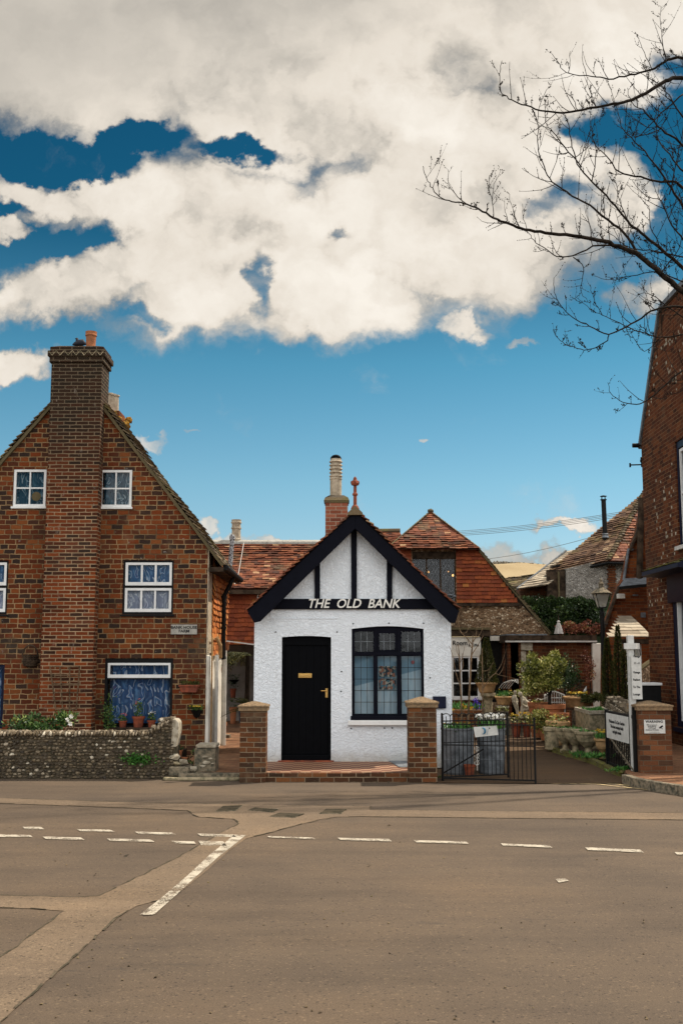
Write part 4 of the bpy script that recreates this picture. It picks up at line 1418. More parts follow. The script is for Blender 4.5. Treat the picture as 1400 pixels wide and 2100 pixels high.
# dentil zig-zag below the cap
m = MB()
zq = zcap0 + .165
n_ = 7
for i in range(n_):
    a = c0 - .05 + (c1 - c0 + .1) * i / n_
    b_ = c0 - .05 + (c1 - c0 + .1) * (i + 1) / n_
    mid = (a + b_) / 2
    m.bar((a, YCB - .069, zq + .05), (mid, YCB - .069, zq - .04), .012, .006, up=(0, 1, 0))
    m.bar((mid, YCB - .069, zq - .04), (b_, YCB - .069, zq + .05), .012, .006, up=(0, 1, 0))
m.build('dentil_course', 'stone', chim)
pc = Vector((X(187, 700, YCB + .3), YCB + .3, 0))
z0, z1 = zcap0 + .33, Z(681, YCB + .3)
MB().lathe(pc, [(.095, z0), (.088, z0 + .10), (.095, z1 - .085), (.108, z1 - .08), (.108, z1 - .06), (.103, z1 - .05), (.108, z1), (.085, z1), (.08, z1 - .1)], 18).build('chimney_pot', 'terracotta', chim)
# second stack behind
YC2 = 22.6
a, b_ = at(190, 870, YC2), at(254, 870, YC2)
ch2 = MB().box(a.x, b_.x - .1, YC2, YC2 + .6, 3.0, Z(842, YC2)).build('rear_chimney', 'orange_brick', house)
m = MB()
for _ in range(40):
    m.stone((random.uniform(b_.x - .35, b_.x), YC2 + random.uniform(-.02, .6), random.uniform(Z(890, YC2), Z(845, YC2))), .09, .09, .09)
m.build('lichen_growth', 'lichen', ch2)
for px in (226, 232.5, 239):
    p = at(px, 825, YC2 + .3)
    zt = Z(805 + (px - 221) * .3, YC2 + .3)
    MB().lathe((p.x, p.y, 0), [(.06, Z(850, YC2)), (.052, zt - .04), (.07, zt - .03), (.07, zt), (.05, zt)], 14).build('chimney_pot', 'buff_clay', ch2)
# roofs (both slopes) with a mortared verge
ov = 0.30
for sgn, k, xe, ze in ((1, kR, hxR + ov * .9, zR + kR * ov * .9), (-1, kL, xL - ov, zL - kL * ov)):
    V = Vector((xa - xe, 0, za - ze))
    L = V.length
    y0, y1 = HY - .07, HY + 1.9
    if sgn > 0:
        O, U = Vector((xe, y0, ze)), Vector((0, 1, 0))
    else:
        O, U = Vector((xe, y1, ze)), Vector((0, -1, 0))
    N = U.cross(V).normalized()
    O = O + N * .05
    m = tiles(MB(), O, U, V, [(0, 0), (y1 - y0, 0), (y1 - y0, L), (0, L)], 0.115, 0.34, 0.02, 1.8, 0.036)
    m.build('roof', 'tile_edge', house)
    vb = MB()
    nb = 34
    Vn = V.normalized()
    for i in range(nb):
        s0_, s1_ = L * i / nb, L * (i + 1) / nb
        p0, p1 = Vector((xe, y0 + .012, ze)) + Vn * s0_, Vector((xe, y0 + .012, ze)) + Vn * (s1_ - .002)
        o_ = N * random.uniform(-.004, .006)
        vb.prism([p0 + o_ - N * .022, p1 + o_ - N * .022, p1 + o_ + N * .035, p0 + o_ + N * .035], (0, .055, 0))
    vb.build('verge', 'mossy_wood', house)
# eaves gutter and downpipe on the flank
xe, ze = hxR + ov * .9, zR + kR * ov * .9
m = MB()
m.box(xe - .25, xe + .02, HY - .02, HYB, ze - .10, ze - .02)
m.build('eaves_board', 'old_timber', house)
m = MB().tube([(xe + .05, HY + .02, ze - .02), (xe + .05, HY + 3.1, ze - .04)], .055, 8)
m.build('gutter', 'iron', house)
m = MB()
yy = 21.2
m.tube([(xe + .03, yy, ze - .06), (xe - .03, yy, ze - .22), (hxR + .12, yy, ze - .45), (hxR + .12, yy, Z(1345, yy)), (hxR + .14, yy, Z(1352, yy))], .045, 10)
for zz_ in (ze - .5, ze - 1.1):
    m.lathe((hxR + .12, yy, zz_), [(.056, 0), (.056, .05)], 10)
m.build('downpipe', 'iron', house)
m = MB().tube([(hxR + .13, 20.02, zs + .02), (hxR + .13, 20.02, .1)], .035, 10)
m.tube([(hxR + .10, 21.6, zs + .2), (hxR + .10, 21.6, .1)], .05, 10)
m.build('waste_pipe', 'pvc', house)
m = MB().tube([(hxR + .09, 20.25, zs + .35), (hxR + .16, 20.3, zs + .2), (hxR + .15, 20.42, zs - .02), (hxR + .08, 20.55, zs + .02)], .04, 8)
m.tube([(hxR + .06, 19.8, zs + .30), (hxR + .06, 20.9, zs + .32)], .014, 6)
m.tube([(hxR + .07, 19.78, zs + .34), (hxR + .07, 19.78, .15)], .018, 6)
m.build('side_pipework', 'terracotta_pale', house)

# windows
def hwin(k, cols, rows, **kw):
    x0, x1, z0, z1 = WN[k]
    return x0, x1, z0, z1


x0, x1, z0, z1 = WN['w1']
w1 = sash(house, x0 + .005, x1 - .005, z0 + .03, z1 - .005, HY + .01, 2, 2, ft=.045, bt=.026, curtain='curtain_lace')
MB().box(x0 - .02, x1 + .02, HY - .035, HY + .06, z0 - .01, z0 + .029).build('sill', 'white_paint', w1, bevel=.004)
x0, x1, z0, z1 = WN['w2']
w2 = sash(house, x0 + .005, x1 - .005, z0 + .03, z1 - .005, HY + .01, 2, 2, ft=.045, bt=.026, curtain='curtain_lace')
MB().box(x0 - .02, x1 + .02, HY - .035, HY + .06, z0 - .01, z0 + .029).build('sill', 'white_paint', w2, bevel=.004)
p = at(75, 1018, HY + .032)
MB().tube([p + Vector((0, -.006, 0)), p], .085, 24).build('window_sticker', 'mossy_wood', w2)


def dark_frame(k, t=.04, Y=HY + .02):
    x0, x1, z0, z1 = WN[k]
    m = MB()
    m.box(x0 + .002, x0 + t, Y, Y + .09, z0 + .002, z1 - .002).box(x1 - t, x1 - .002, Y, Y + .09, z0 + .002, z1 - .002)
    m.box(x0 + t, x1 - t, Y, Y + .09, z1 - t, z1 - .002).box(x0 + t, x1 - t, Y, Y + .09, z0 + .002, z0 + t * 1.1)
    return m


for k, px0, px1 in (('w3', 257, 353), ('w4', -85, 13.5)):
    x0, x1, z0, z1 = WN[k]
    m = dark_frame(k, .035)
    zm = Z(1203, HY)
    m.box(x0 + .035, x1 - .035, HY + .02, HY + .11, zm - .02, zm + .02)
    m.box(x0 - .03, x1 + .03, HY - .03, HY + .015, z0 - .035, z0 - .003)
    wf = m.build('window', 'iron', house)
    a, b_ = x0 + .038, x1 - .038
    for (za_, zb_, cur) in ((zm + .024, z1 - .038, 'curtain_blue'), (z0 + .045, zm - .024, 'curtain_pale')):
        s_ = sash(wf, a, b_, za_, zb_, HY + .025, 3, 1, ft=.045, bt=.035, fb=.06, curtain=None, name='sash_frame', room=False)
        for ch_ in list(s_.children):
            ch_.parent = wf
        folds(MB(), a, b_, za_, zb_, HY + .15, .02, .14).build('curtain', cur, wf)
x0, x1, z0, z1 = WN['w5']
m = dark_frame('w5', .045)
zt_ = Z(1392, HY)
m.box(x0 + .045, x1 - .045, HY + .02, HY + .11, zt_ - .012, zt_ + .012)
m.box(x0 + .045, x1 - .045, HY + .021, HY + .10, z1 - .08, z1 - .045)
w5 = m.build('window', 'iron', house)
a, b_ = x0 + .048, x1 - .048
s_ = sash(w5, a, b_, zt_ + .015, z1 - .083, HY + .022, 1, 1, ft=.04, fb=.06, name='top_light', room=False)
for ch_ in list(s_.children):
    ch_.parent = w5
MB().poly([(a, HY + .08, z0 + .05), (b_, HY + .08, z0 + .05), (b_, HY + .08, zt_), (a, HY + .08, zt_)]).build('pane', 'glass', w5)
folds(MB(), a, b_, z0 + .08, z1 - .05, HY + .22, .055, .19).build('curtain', 'curtain_blue', w5)
x0, x1, z0, z1 = WN['w6']
m = dark_frame('w6', .05)
w6 = m.build('window', 'navy_paint', house)
MB().poly([(x0 + .05, HY + .08, z0 + .05), (x1 - .05, HY + .08, z0 + .05), (x1 - .05, HY + .08, z1 - .05), (x0 + .05, HY + .08, z1 - .05)]).build('pane', 'glass', w6)
folds(MB(), x0 + .05, x1 - .05, z0 + .08, z1 - .05, HY + .22, .055, .19).build('curtain', 'curtain_blue', w6)
# plate
a, b_ = at(351, 1301, HY), at(405, 1281, HY)
pl = MB().box(a.x, b_.x, HY - .03, HY - .004, a.z, b_.z).build('name_plate', 'sign_grey', house, bevel=.003)
text('BANK HOUSE\nFARM', .070, ((a.x + b_.x) / 2, HY - .032, (a.z + b_.z) / 2 + .002), pl, bold=.0018, depth=.001, stack=.95, sx=1.10)

# bird beside the pot
p = at(165, 699, YCB + .12)
b0 = Vector((p.x, p.y, zcap0 + .345))
m = MB()
m.tube([b0 + Vector((-.14, 0, .03)), b0 + Vector((-.10, 0, .045)), b0 + Vector((-.03, 0, .065)), b0 + Vector((.05, 0, .075)), b0 + Vector((.085, 0, .05)), b0 + Vector((.12, 0, .035))][::-1], [.004, .035, .062, .062, .035, .012], 10)
m.tube([b0 + Vector((-.045, 0, .08)), b0 + Vector((-.06, 0, .125)), b0 + Vector((-.062, 0, .15)), b0 + Vector((-.075, 0, .152)), b0 + Vector((-.10, 0, .148))], [.035, .026, .026, .015, .003], 10)
m.tube([b0 + Vector((0, -.01, -.01)), b0 + Vector((0, -.01, .05))], .005, 5)
tag(m.build('bird', 'feathers', smooth=True), 'dark pigeon sitting beside the red chimney pot', 'bird')

# ------------------------------------------------------------------ rear wing between house and bank
WY = 26.5
wing = thing('rear_wing', 'low tile-roofed range with grey ridge standing between the brick house and the white cottage', 'building', (-1.5, WY, 0))
xa_, xb_ = hxR - 1.2, 1.0
ze_, zr_ = Z(1208, WY - .25), Z(1113, WY + 1.5)
zw0 = Z(1322, WY)
wz = ze_ + .05
sm0, sm1 = X(527, 1222, WY), X(556, 1222, WY)
m = MB()
rect_holes(m, [(xa_, zw0), (xb_, zw0), (xb_, wz), (xa_, wz)], [rc(sm0, sm1, Z(1250, WY), Z(1214, WY))], WY, .1)
m.build('wall', 'tile_hung', wing)
m = tiles(MB(), Vector((xa_, WY - .03, zw0)), (1, 0, 0), (0, 0, 1), [(0, 0), (sm0 - xa_ - .01, 0), (sm0 - xa_ - .01, wz - zw0), (0, wz - zw0)], .11, .17, .018, 1.0, .042)
m.build('hung_tiles', 'tile_hung', wing)
sash(wing, sm0, sm1, Z(1250, WY), Z(1214, WY), WY + .01, 1, 1, ft=.04)
O = Vector((xa_ - .3, WY - .25, ze_))
V = Vector((0, 1.75, zr_ - ze_))
L = V.length
tiles(MB(), O, (1, 0, 0), V, [(0, 0), (5.0, 0), (5.0, L), (0, L)], .10, .165, .016, 1.6, .028).build('roof', 'tile_red', wing)
O2 = Vector((xa_ - .3 + 5.0, WY + 3.25, ze_))
tiles(MB(), O2, (-1, 0, 0), Vector((0, -1.75, zr_ - ze_)), [(0, 0), (5.0, 0), (5.0, L), (0, L)], .10, .33, .016, 1.0, .028).build('roof', 'tile_red', wing)
m = MB()
for i in range(12):
    x = xa_ - .3 + i * .4
    m.prism([(x, WY + 1.38, zr_ - .04), (x, WY + 1.62, zr_ - .04), (x, WY + 1.60, zr_ + .02), (x, WY + 1.5, zr_ + .075), (x, WY + 1.40, zr_ + .02)], (.395, 0, 0))
m.build('ridge_tiles', 'sign_grey', wing)
MB().box(xa_ - .3, xb_, WY - .28, WY - .02, ze_ - .12, ze_ - .02).build('eaves_board', 'old_timber', wing)
MB().bar(at(452, 1313, WY - .15), at(530, 1323, WY - .15), .03, .05, up=(0, 1, 0)).build('lean_to_edge', 'pvc', wing)
p = at(484.5, 1090, WY + 1.55)
zt = Z(1066, WY + 1.55)
r_ = 9.5 * (WY + 1.55) / F
MB().lathe((p.x, p.y, 0), [(r_ * 1.05, zr_ - .1), (r_ * 1.05, zr_ + .07), (r_ * 1.12, zr_ + .09), (r_ * 1.0, zr_ + .11), (r_ * .95, zt - .25), (r_ * 1.12, zt - .24), (r_ * 1.12, zt - .21), (r_ * .97, zt - .20), (r_ * .97, zt - .10), (r_ * 1.15, zt - .09), (r_ * 1.15, zt - .06), (r_ * 1.0, zt - .05), (r_ * 1.08, zt), (r_ * .8, zt), (r_ * .8, zt - .2)], 20).build('chimney_pot', 'buff_clay', wing)
a, b_ = at(476.5, 1104, 23.0), at(470.5, 1180, 23.0)
m = MB().tube([a, b_], 4.6 * 23 / F, 12)
m.lathe(a + Vector((0, 0, -.02)), [(.062, 0), (.062, .06), (.04, .10)], 12)
m.build('flue_pipe', 'weathered_pipe', wing)
MB().tube(smooth_line([at(500, 1113, WY + .9), at(492, 1160, WY + .3), at(487, 1185, WY), at(481, 1198, WY - .3)]), .009, 5).build('cable', 'pvc', wing)
# shaded passage behind
m = MB()
m.box(xa_ - 2, xb_, WY + 3.2, WY + 3.3, 0, zw0 + .2)
m.build('passage_wall', 'dull_render', wing)
MB().box(xa_ - 2, xb_, WY + .2, WY + 3.2, zw0 + .02, zw0 + .06).build('passage_ceiling', 'old_timber', wing)

# ------------------------------------------------------------------ tile-hung barn beyond the drive
def gy(pts, Y):
    return [P2(px, py, Y) for px, py in pts]


CY = 29.0
barn = thing('tile_hung_barn', 'old half-hipped barn with orange hung tiles, leaded window and flint gable beside the drive', 'building', (4.4, CY, 0))
eL, eR, apxx = P2(793, 1126, CY - .2), P2(984, 1127, CY - .2), P2(880, 1050, CY + 1.5)
# lower flint and tile-hung gable
outer = gy([(640, 1530), (1125, 1530), (1125, 1297), (1068, 1240), (1062, 1236), (1030, 1195), (978, 1126), (640, 1126)], CY)
hw_ = gy([(845, 1236), (934, 1236), (934, 1131), (845, 1131)], CY)
hl = gy([(926, 1440), (1040, 1440), (1040, 1302), (926, 1302)], CY)
m = MB()
rect_holes(m, outer, [hw_, hl], CY, .15)
m.build('flint_gable', 'flint_brown', barn)
zt0, zt1 = Z(1236, CY), Z(1127, CY)
xr0 = hw_[1][0] + .02
m = tiles(MB(), (xr0, CY - .03, zt0), (1, 0, 0), (0, 0, 1), [(0, 0), (P2(1062, 1236, CY)[0] - xr0, 0), (P2(980, 1127, CY)[0] - xr0, zt1 - zt0), (0, zt1 - zt0)], .105, .17, .018, 1.0, .045)
m.build('hung_tiles', 'tile_hung', barn)
x0 = P2(800, 1200, CY)[0]
m = tiles(MB(), (x0, CY - .03, zt0), (1, 0, 0), (0, 0, 1), [(0, 0), (hw_[0][0] - .02 - x0, 0), (hw_[0][0] - .02 - x0, zt1 - zt0), (0, zt1 - zt0)], .105, .17, .018, 1.0, .045)
m.build('hung_tiles', 'tile_hung', barn)
MB().bar(at(924, 1240, CY - .05), at(1066, 1240, CY - .05), .07, .06, up=(0, 1, 0)).build('timber_rail', 'old_timber', barn)
# half hip and the two side slopes
E0, E1 = Vector((eL[0], CY - .25, eL[1])), Vector((eR[0], CY - .25, eR[1]))
AP = Vector((apxx[0], CY + 1.1, Z(1050, CY + 1.1)))
Ub = (E1 - E0).normalized()
Vb = (AP - E0) - Ub * (AP - E0).dot(Ub)
Lb = Vb.length
au = (AP - E0).dot(Ub)
Wb = (E1 - E0).length
tiles(MB(), E0, Ub, Vb, [(0, 0), (Wb, 0), (au + .02, Lb), (au - .02, Lb)], .10, .165, .018, 1.8, .032).build('roof', 'tile_red', barn)
# right slope: from apex ridge back, down to the low eave at (1125,1297)
RE = Vector((P2(1127, 1299, CY)[0], CY - .1, P2(1127, 1299, CY)[1]))
TR = Vector((E1.x, CY - .1, E1.z))
Vr = (TR - RE)
Lr = Vr.length
tiles(MB(), RE, (0, 1, 0), Vr, [(0, 0), (6, 0), (6, Lr), (0, Lr)], .11, .34, .018, 1.5, .03).build('roof', 'tile_edge', barn)
AB = AP + Vector((0, 6, 0))
V2 = Vector((AP.x - E1.x, 0, AP.z - E1.z))
a_ = (AP.y - E1.y)
tiles(MB(), Vector((E1.x, E1.y, E1.z)), (0, 1, 0), V2, [(0, 0), (7, 0), (7, V2.length), (a_, V2.length)], .10, .34, .018, 1.5, .03).build('roof', 'tile_edge', barn)
V3 = Vector((AP.x - E0.x, 0, AP.z - E0.z))
tiles(MB(), Vector((E0.x, E0.y + 7, E0.z)), (0, -1, 0), V3, [(0, 0), (7, 0), (7 - a_, V3.length), (0, V3.length)], .10, .34, .018, 1.5, .03).build('roof', 'tile_edge', barn)
m = MB()
for (p, q) in ((E0, AP), (E1, AP)):
    n_ = 22
    for i in range(n_):
        c = p.lerp(q, (i + .5) / n_) + Vector((0, 0, .03))
        m.obox(c, (q - p).normalized() * .06, Vector((0, .05, .02)), Vector((.03 if q.x > p.x else -.03, 0, .03)) * .5)
m.stone(AP + Vector((0, 0, .03)), .10, .10, .07, rough=.05)
m.build('hip_tiles', 'tile_edge', barn)
vb = MB()
for i in range(26):
    p, q = TR.lerp(RE, i / 26), TR.lerp(RE, (i + .96) / 26)
    nn = Vector((.62, 0, .78)) * .05
    vb.prism([p - nn * .9, q - nn * .9, q + nn * .6, p + nn * .6], (0, .05, 0))
vb.build('verge', 'mossy_wood', barn)
# left subsidiary ridge
a, b_ = at(745, 1128, CY + .3), at(838, 1128, CY + .3)
zt_ = Z(1090, CY + 1.2)
V = Vector((0, 1.0, zt_ - a.z))
tiles(MB(), a, (1, 0, 0), V, [(0, 0), (b_.x - a.x, 0), (b_.x - a.x - .2, V.length), (0, V.length)], .10, .165, .018, 1.6, .03).build('roof', 'tile_red', barn)
MB().tube([(a.x, a.y + 1.0, zt_ + .02), (b_.x - .18, a.y + 1.0, zt_ + .03)], .07, 8).build('ridge_tiles', 'tile_edge', barn)
# leaded window
x0, x1 = hw_[0][0], hw_[1][0]
z0, z1 = hw_[0][1], hw_[2][1]
m = MB()
m.box(x0, x1, CY + .02, CY + .10, z1 - .17, z1)
ws = [x0, x0 + (x1 - x0) * .34, x0 + (x1 - x0) * .66, x1]
for x in ws:
    m.box(x - .018, x + .018, CY + .03, CY + .09, z0, z1 - .17)
m.box(x0, x1, CY + .03, CY + .09, z1 - .20, z1 - .17)
bw = m.build('window', 'old_timber', barn)
for i in range(3):
    MB().poly([(ws[i], CY + .07, z0), (ws[i + 1], CY + .07, z0), (ws[i + 1], CY + .07, z1 - .2), (ws[i], CY + .07, z1 - .2)]).build('pane', 'glass', bw)
    L = MB()
    a, b_, zz0, zz1 = ws[i] + .02, ws[i + 1] - .02, z0, z1 - .2
    w_, h_ = b_ - a, zz1 - zz0
    st_ = .095
    for s_ in (-1, 1):
        k = -int(h_ * .7 / st_) - 1
        while k * st_ < w_ + h_ * .7:
            # line x = a + k*st + s*.6*(z-z0)
            pts = []
            for (zA) in (0, h_):
                pts.append((k * st_ + (.6 * zA if s_ > 0 else .6 * (h_ - zA)), zA))
            (xA, zA), (xB, zB) = pts
            ts = []
            for t in (0.0, 1.0):
                ts.append(t)
            if abs(xB - xA) > 1e-6:
                tA, tB = (0 - xA) / (xB - xA), (w_ - xA) / (xB - xA)
                lo_, hi_ = max(0, min(tA, tB)), min(1, max(tA, tB))
                if hi_ > lo_:
                    L.bar((a + xA + (xB - xA) * lo_, CY + .062, zz0 + h_ * lo_), (a + xA + (xB - xA) * hi_, CY + .062, zz0 + h_ * hi_), .011, .004, up=(0, 1, 0))
            k += 1
    L.build('leading', 'lead', bw)
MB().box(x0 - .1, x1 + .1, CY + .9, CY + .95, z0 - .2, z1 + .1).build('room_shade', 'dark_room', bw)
m = MB()
for (px, py, s_) in ((878, 1173, .025), (919, 1172, .018), (928, 1180, .030)):
    p = at(px, py, CY + .6)
    m.stone(p, s_, s_, s_ * 1.3, rough=.02)
m.build('lit_lamp', 'lit_bulb', bw)
p = at(925, 1222, CY - .25)
m = MB().tube([p + Vector((-.13, .02, .03)), p + Vector((.05, 0, .02))], .022, 8)
m.stone(p + Vector((.08, -.02, -.01)), .05, .05, .05, rough=.02)
m.tube([p + Vector((-.1, .02, -.04)), p + Vector((.06, .0, -.05))], .012, 6)
m.tube([p + Vector((-.08, .02, 0)), p + Vector((-.08, .26, 0))], .012, 6)
m.build('outside_lamp', 'galvanised', barn)
# white tea-room front under a lintel beam
LY = CY - .30
lx0, lx1 = X(905, 1370, LY), X(986, 1370, LY)
zs_ = lambda py: Z(py, LY)
m = MB()
wy0, wy1, wz0_, wz1_ = X(926, 1390, LY), X(982, 1390, LY), zs_(1431), zs_(1346)
rect_holes(m, rc(lx0, lx1, 0.02, zs_(1306)), [rc(wy0, wy1, wz0_, wz1_)], LY, .12)
m.poly([(lx1, LY, 0.02), (lx1, CY, 0.02), (lx1, CY, zs_(1306)), (lx1, LY, zs_(1306))])
m.build('shop_front', 'cream_wall', barn)
MB().box(lx0, lx1 + .25, LY - .06, CY - .02, zs_(1305), zs_(1293)).build('fascia_beam', 'old_timber', barn)
MB().box(lx0, lx1 + .25, LY - .09, CY - .02, zs_(1291.5), zs_(1287)).build('shelf_board', 'mossy_wood', barn)
text('Room', .17, (X(940, 1318, LY) + .03, LY - .012, zs_(1319)), barn, bold=.002, depth=.004, sx=.95)
text('& Gifts', .10, (X(968, 1323, LY) + .03, LY - .012, zs_(1323)), barn, bold=.001, depth=.003)
sash(barn, wy0 + .002, wy1 - .002, wz0_ + .002, wz1_ - .002, LY + .02, 3, 3, ft=.04, bt=.035, curtain=None)
MB().box(wy0 - .04, wy1 + .06, LY - .07, LY - .003, wz0_ - .05, wz0_ + .02).build('window_sill', 'white_paint', barn)
MB().box(lx0, lx1, LY - .02, LY - .003, 0.02, wz0_ - .07).build('plinth', 'dark_brick', barn)
# dark recess and door between
MB().box(lx1 + .02, X(1043, 1370, CY), CY + .10, CY + .14, 0.02, Z(1302, CY)).build('door', 'dark_room', barn)
MB().box(X(1004, 1310, CY), X(1032, 1310, CY), CY - .03, CY + .03, Z(1314, CY), Z(1304, CY)).build('door_lintel', 'cream_wall', barn)

# flat-roofed brick extension
EY = 28.0
ext = thing('brick_extension', 'low flat-roofed brown brick extension with grey door frame behind the big potted bush', 'building', (6.3, EY, 0))
ex0, ex1 = X(1042, 1370, EY), X(1222, 1370, EY)
zf0, zf1 = Z(1318, EY), Z(1303, EY)
d0, d1 = X(1047, 1370, EY), X(1063, 1370, EY)
m = MB()
rect_holes(m, rc(ex0, ex1, .02, zf0), [rc(d0, d1, .025, Z(1316, EY) - .02)], EY, .2)
m.poly([(ex0, EY + 3, .02), (ex0, EY, .02), (ex0, EY, zf0), (ex0, EY + 3, zf0)])
m.build('wall', 'right_brick', ext)
MB().box(ex0 - .08, ex1, EY - .14, EY + 4, zf0 + .001, zf1).build('flat_roof', 'old_timber', ext)
MB().box(ex0 - .09, ex1, EY - .16, EY - .141, zf0 + .01, zf0 + .05).build('roof_trim', 'pvc', ext)
MB().box(ex0 - .05, ex0 + 1.0, EY - .1, EY + .9, zf1 + .001, zf1 + .035).build('roof_flashing', 'lead', ext)
m = MB().box(d0, d0 + .035, EY + .0, EY + .1, .03, Z(1317, EY) - .02).box(d1 - .03, d1 - .001, EY + .0, EY + .1, .03, Z(1317, EY) - .02)
m.box(d0 + .035, d1 - .03, EY + .15, EY + .16, .03, Z(1317, EY) - .02, 0)
m.build('door_frame', 'pvc', ext)
MB().box(d0 - .1, d1 + .1, EY + .3, EY + .32, 0, zf0).build('door', 'dark_room', ext)
m = MB().box(X(1068, 1370, EY), X(1092, 1370, EY), EY - .05, EY - .002, Z(1334, EY), Z(1317, EY)).box(X(1068, 1370, EY), X(1078, 1370, EY), EY - .05, EY - .002, .1, Z(1336, EY))
m.build('stone_quoin', 'pale_stone', ext, bevel=.01)
MB().box(X(1213, 1370, EY), X(1231, 1370, EY), EY - .15, EY + .1, .02, Z(1319, EY) - .003).build('pilaster', 'cream_wall', ext, bevel=.02)

# ------------------------------------------------------------------ tall brick building on the right
RX = 6.6
rb = thing('brick_building', 'tall dark brick gabled building with flint flecks at the right edge, cut by the frame', 'building', (RX, 21, 0))
RYB = 23.25


def toX(mb, X0):
    """turn an MB drawn in (a, 0-based y, z) facing -Y into one facing -X at x = X0 (a = -world y)"""
    mb.v = [Vector((X0 + v.y, -v.x, v.z)) for v in mb.v]
    return mb


def yA(px):          # world y on the wall plane x = RX seen at pixel px
    return RX * F / (px - 700.0)     # close enough near the horizon


def onX(px, py, X0=RX):
    d = ray(px, py)
    k = X0 / d.x
    return Vector((X0, d.y * k, HC + d.z * k))


e_far, sh, r0_ = onX(1318, 905), onX(1353, 652), onX(1400, 597)
zer, zsr = e_far.z, sh.z
RY0 = 19.0
w0, w1_, w2_ = onX(1384, 950), onX(1384, 1120), onX(1384, 895)
m = MB()
y_w = onX(1386, 1000).y
hol = [rc(-y_w, -y_w + 1.1, onX(1386, 1122).z, onX(1386, 905).z)]
y_d = onX(1381, 1350).y
hol2 = [rc(-y_d, -y_d + 1.5, onX(1388, 1490).z, onX(1380, 1205).z)]
rect_holes(m, [(-RYB, 0), (-RY0, 0), (-RY0, zsr + .1), (-sh.y, zsr + .1), (-RYB, zer)], hol + hol2, 0, .22)
toX(m, RX)
m.poly([(RX, RY0, 0), (RX + 7, RY0, 0), (RX + 7, RY0, zer), (RX + 4.0, RY0, zsr + .2), (RX, RY0, zsr + .1)])
m.poly([(RX + 7, RYB, 0), (RX, RYB, 0), (RX, RYB, zer), (RX + 7, RYB, zer)])
m.build('wall', 'right_brick', rb)
# pale flint headers speckled through the upper wall
m = MB()
for _ in range(330):
    y = random.uniform(RY0, RYB - .15)
    z = random.uniform(2.6, 8.3)
    if z > zer and y > RYB - .3 - (z - zer) * .46:
        continue
    if -y > -y_w - .1 and z < onX(1386, 880).z + .2 and z > onX(1386, 1140).z - .2 and y > y_w - 1.2:
        continue
    dens_ = noise.noise(Vector((y * .9, z * .55, 3.0)))
    if dens_ < -.12:
        continue
    z = round(z / .078) * .078 + .036
    s_ = random.uniform(.7, 1.15)
    m.box(RX - .007, RX + .02, y - .028 * s_, y + .028 * s_, z - .026 * s_, z + .028 * s_)
m.build('flint_headers', 'pale_stone', rb)
vb = MB()
vpts = [Vector((RX, RYB + .10, zer - .1)), Vector((RX, sh.y + .05, zsr + .14)), Vector((RX, sh.y - .1, zsr + .2)), Vector((RX, RY0, zsr + .2))]
for i in range(len(vpts) - 1):
    p, q = vpts[i], vpts[i + 1]
    n_ = max(1, int((q - p).length / .16))
    for j in range(n_):
        a, b_ = p.lerp(q, j / n_), p.lerp(q, (j + .96) / n_)
        vb.bar(a + Vector((-.0, 0, 0)), b_, .10, .09, up=(1, 0, 0))
vb.build('verge', 'lead', rb)
m = MB()
m.add([(RX, RYB + .08, zer - .06), (RX + 7, RYB + .08, zer - .06), (RX + 7, sh.y, zsr + .12), (RX, sh.y, zsr + .12), (RX, RY0, zsr + .16), (RX + 7, RY0, zsr + .16)], [(1, 0, 3, 2), (2, 3, 4, 5)])
m.build('roof', 'tile_brown', rb)
# upper window with arched head
fx0, fx1 = -y_w, -y_w + 1.1
fz0, fz1 = hol[0][0][1], hol[0][2][1]
m = MB()
for (a, b_, c_, d_) in ((fx0, fx0 + .09, fz0, fz1), (fx0 + .09, fx1, fz1 - .14, fz1), (fx0 + .09, fx1, fz0, fz0 + .05), (fx1 - .09, fx1, fz0 + .05, fz1 - .14)):
    m.box(a + .001, b_, .03, .12, c_ + .001, d_ - .001)
rw = toX(m, RX).build('window', 'navy_paint', rb)
m = MB()
a0 = fx0 + .10
for (a, b_, c_, d_) in ((a0, a0 + .05, fz0 + .06, fz1 - .16), (a0 + .05, fx1 - .1, fz1 - .22, fz1 - .16), (a0 + .05, fx1 - .1, fz0 + .06, fz0 + .12), (a0 + .05, fx1 - .1, (fz0 + fz1) / 2 - .02, (fz0 + fz1) / 2 + .02)):
    m.box(a, b_, .05, .10, c_, d_)
toX(m, RX).build('sash_frame', 'white_paint', rw)
toX(MB().poly([(a0, .09, fz0), (fx1, .09, fz0), (fx1, .09, fz1), (a0, .09, fz1)]), RX).build('pane', 'glass', rw)
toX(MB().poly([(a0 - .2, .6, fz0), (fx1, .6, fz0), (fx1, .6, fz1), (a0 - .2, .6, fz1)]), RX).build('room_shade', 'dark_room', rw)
toX(MB().box(fx0 - .06, fx1, -.07, -.003, fz0 - .08, fz0 - .005), RX).build('sill', 'pvc', rb)
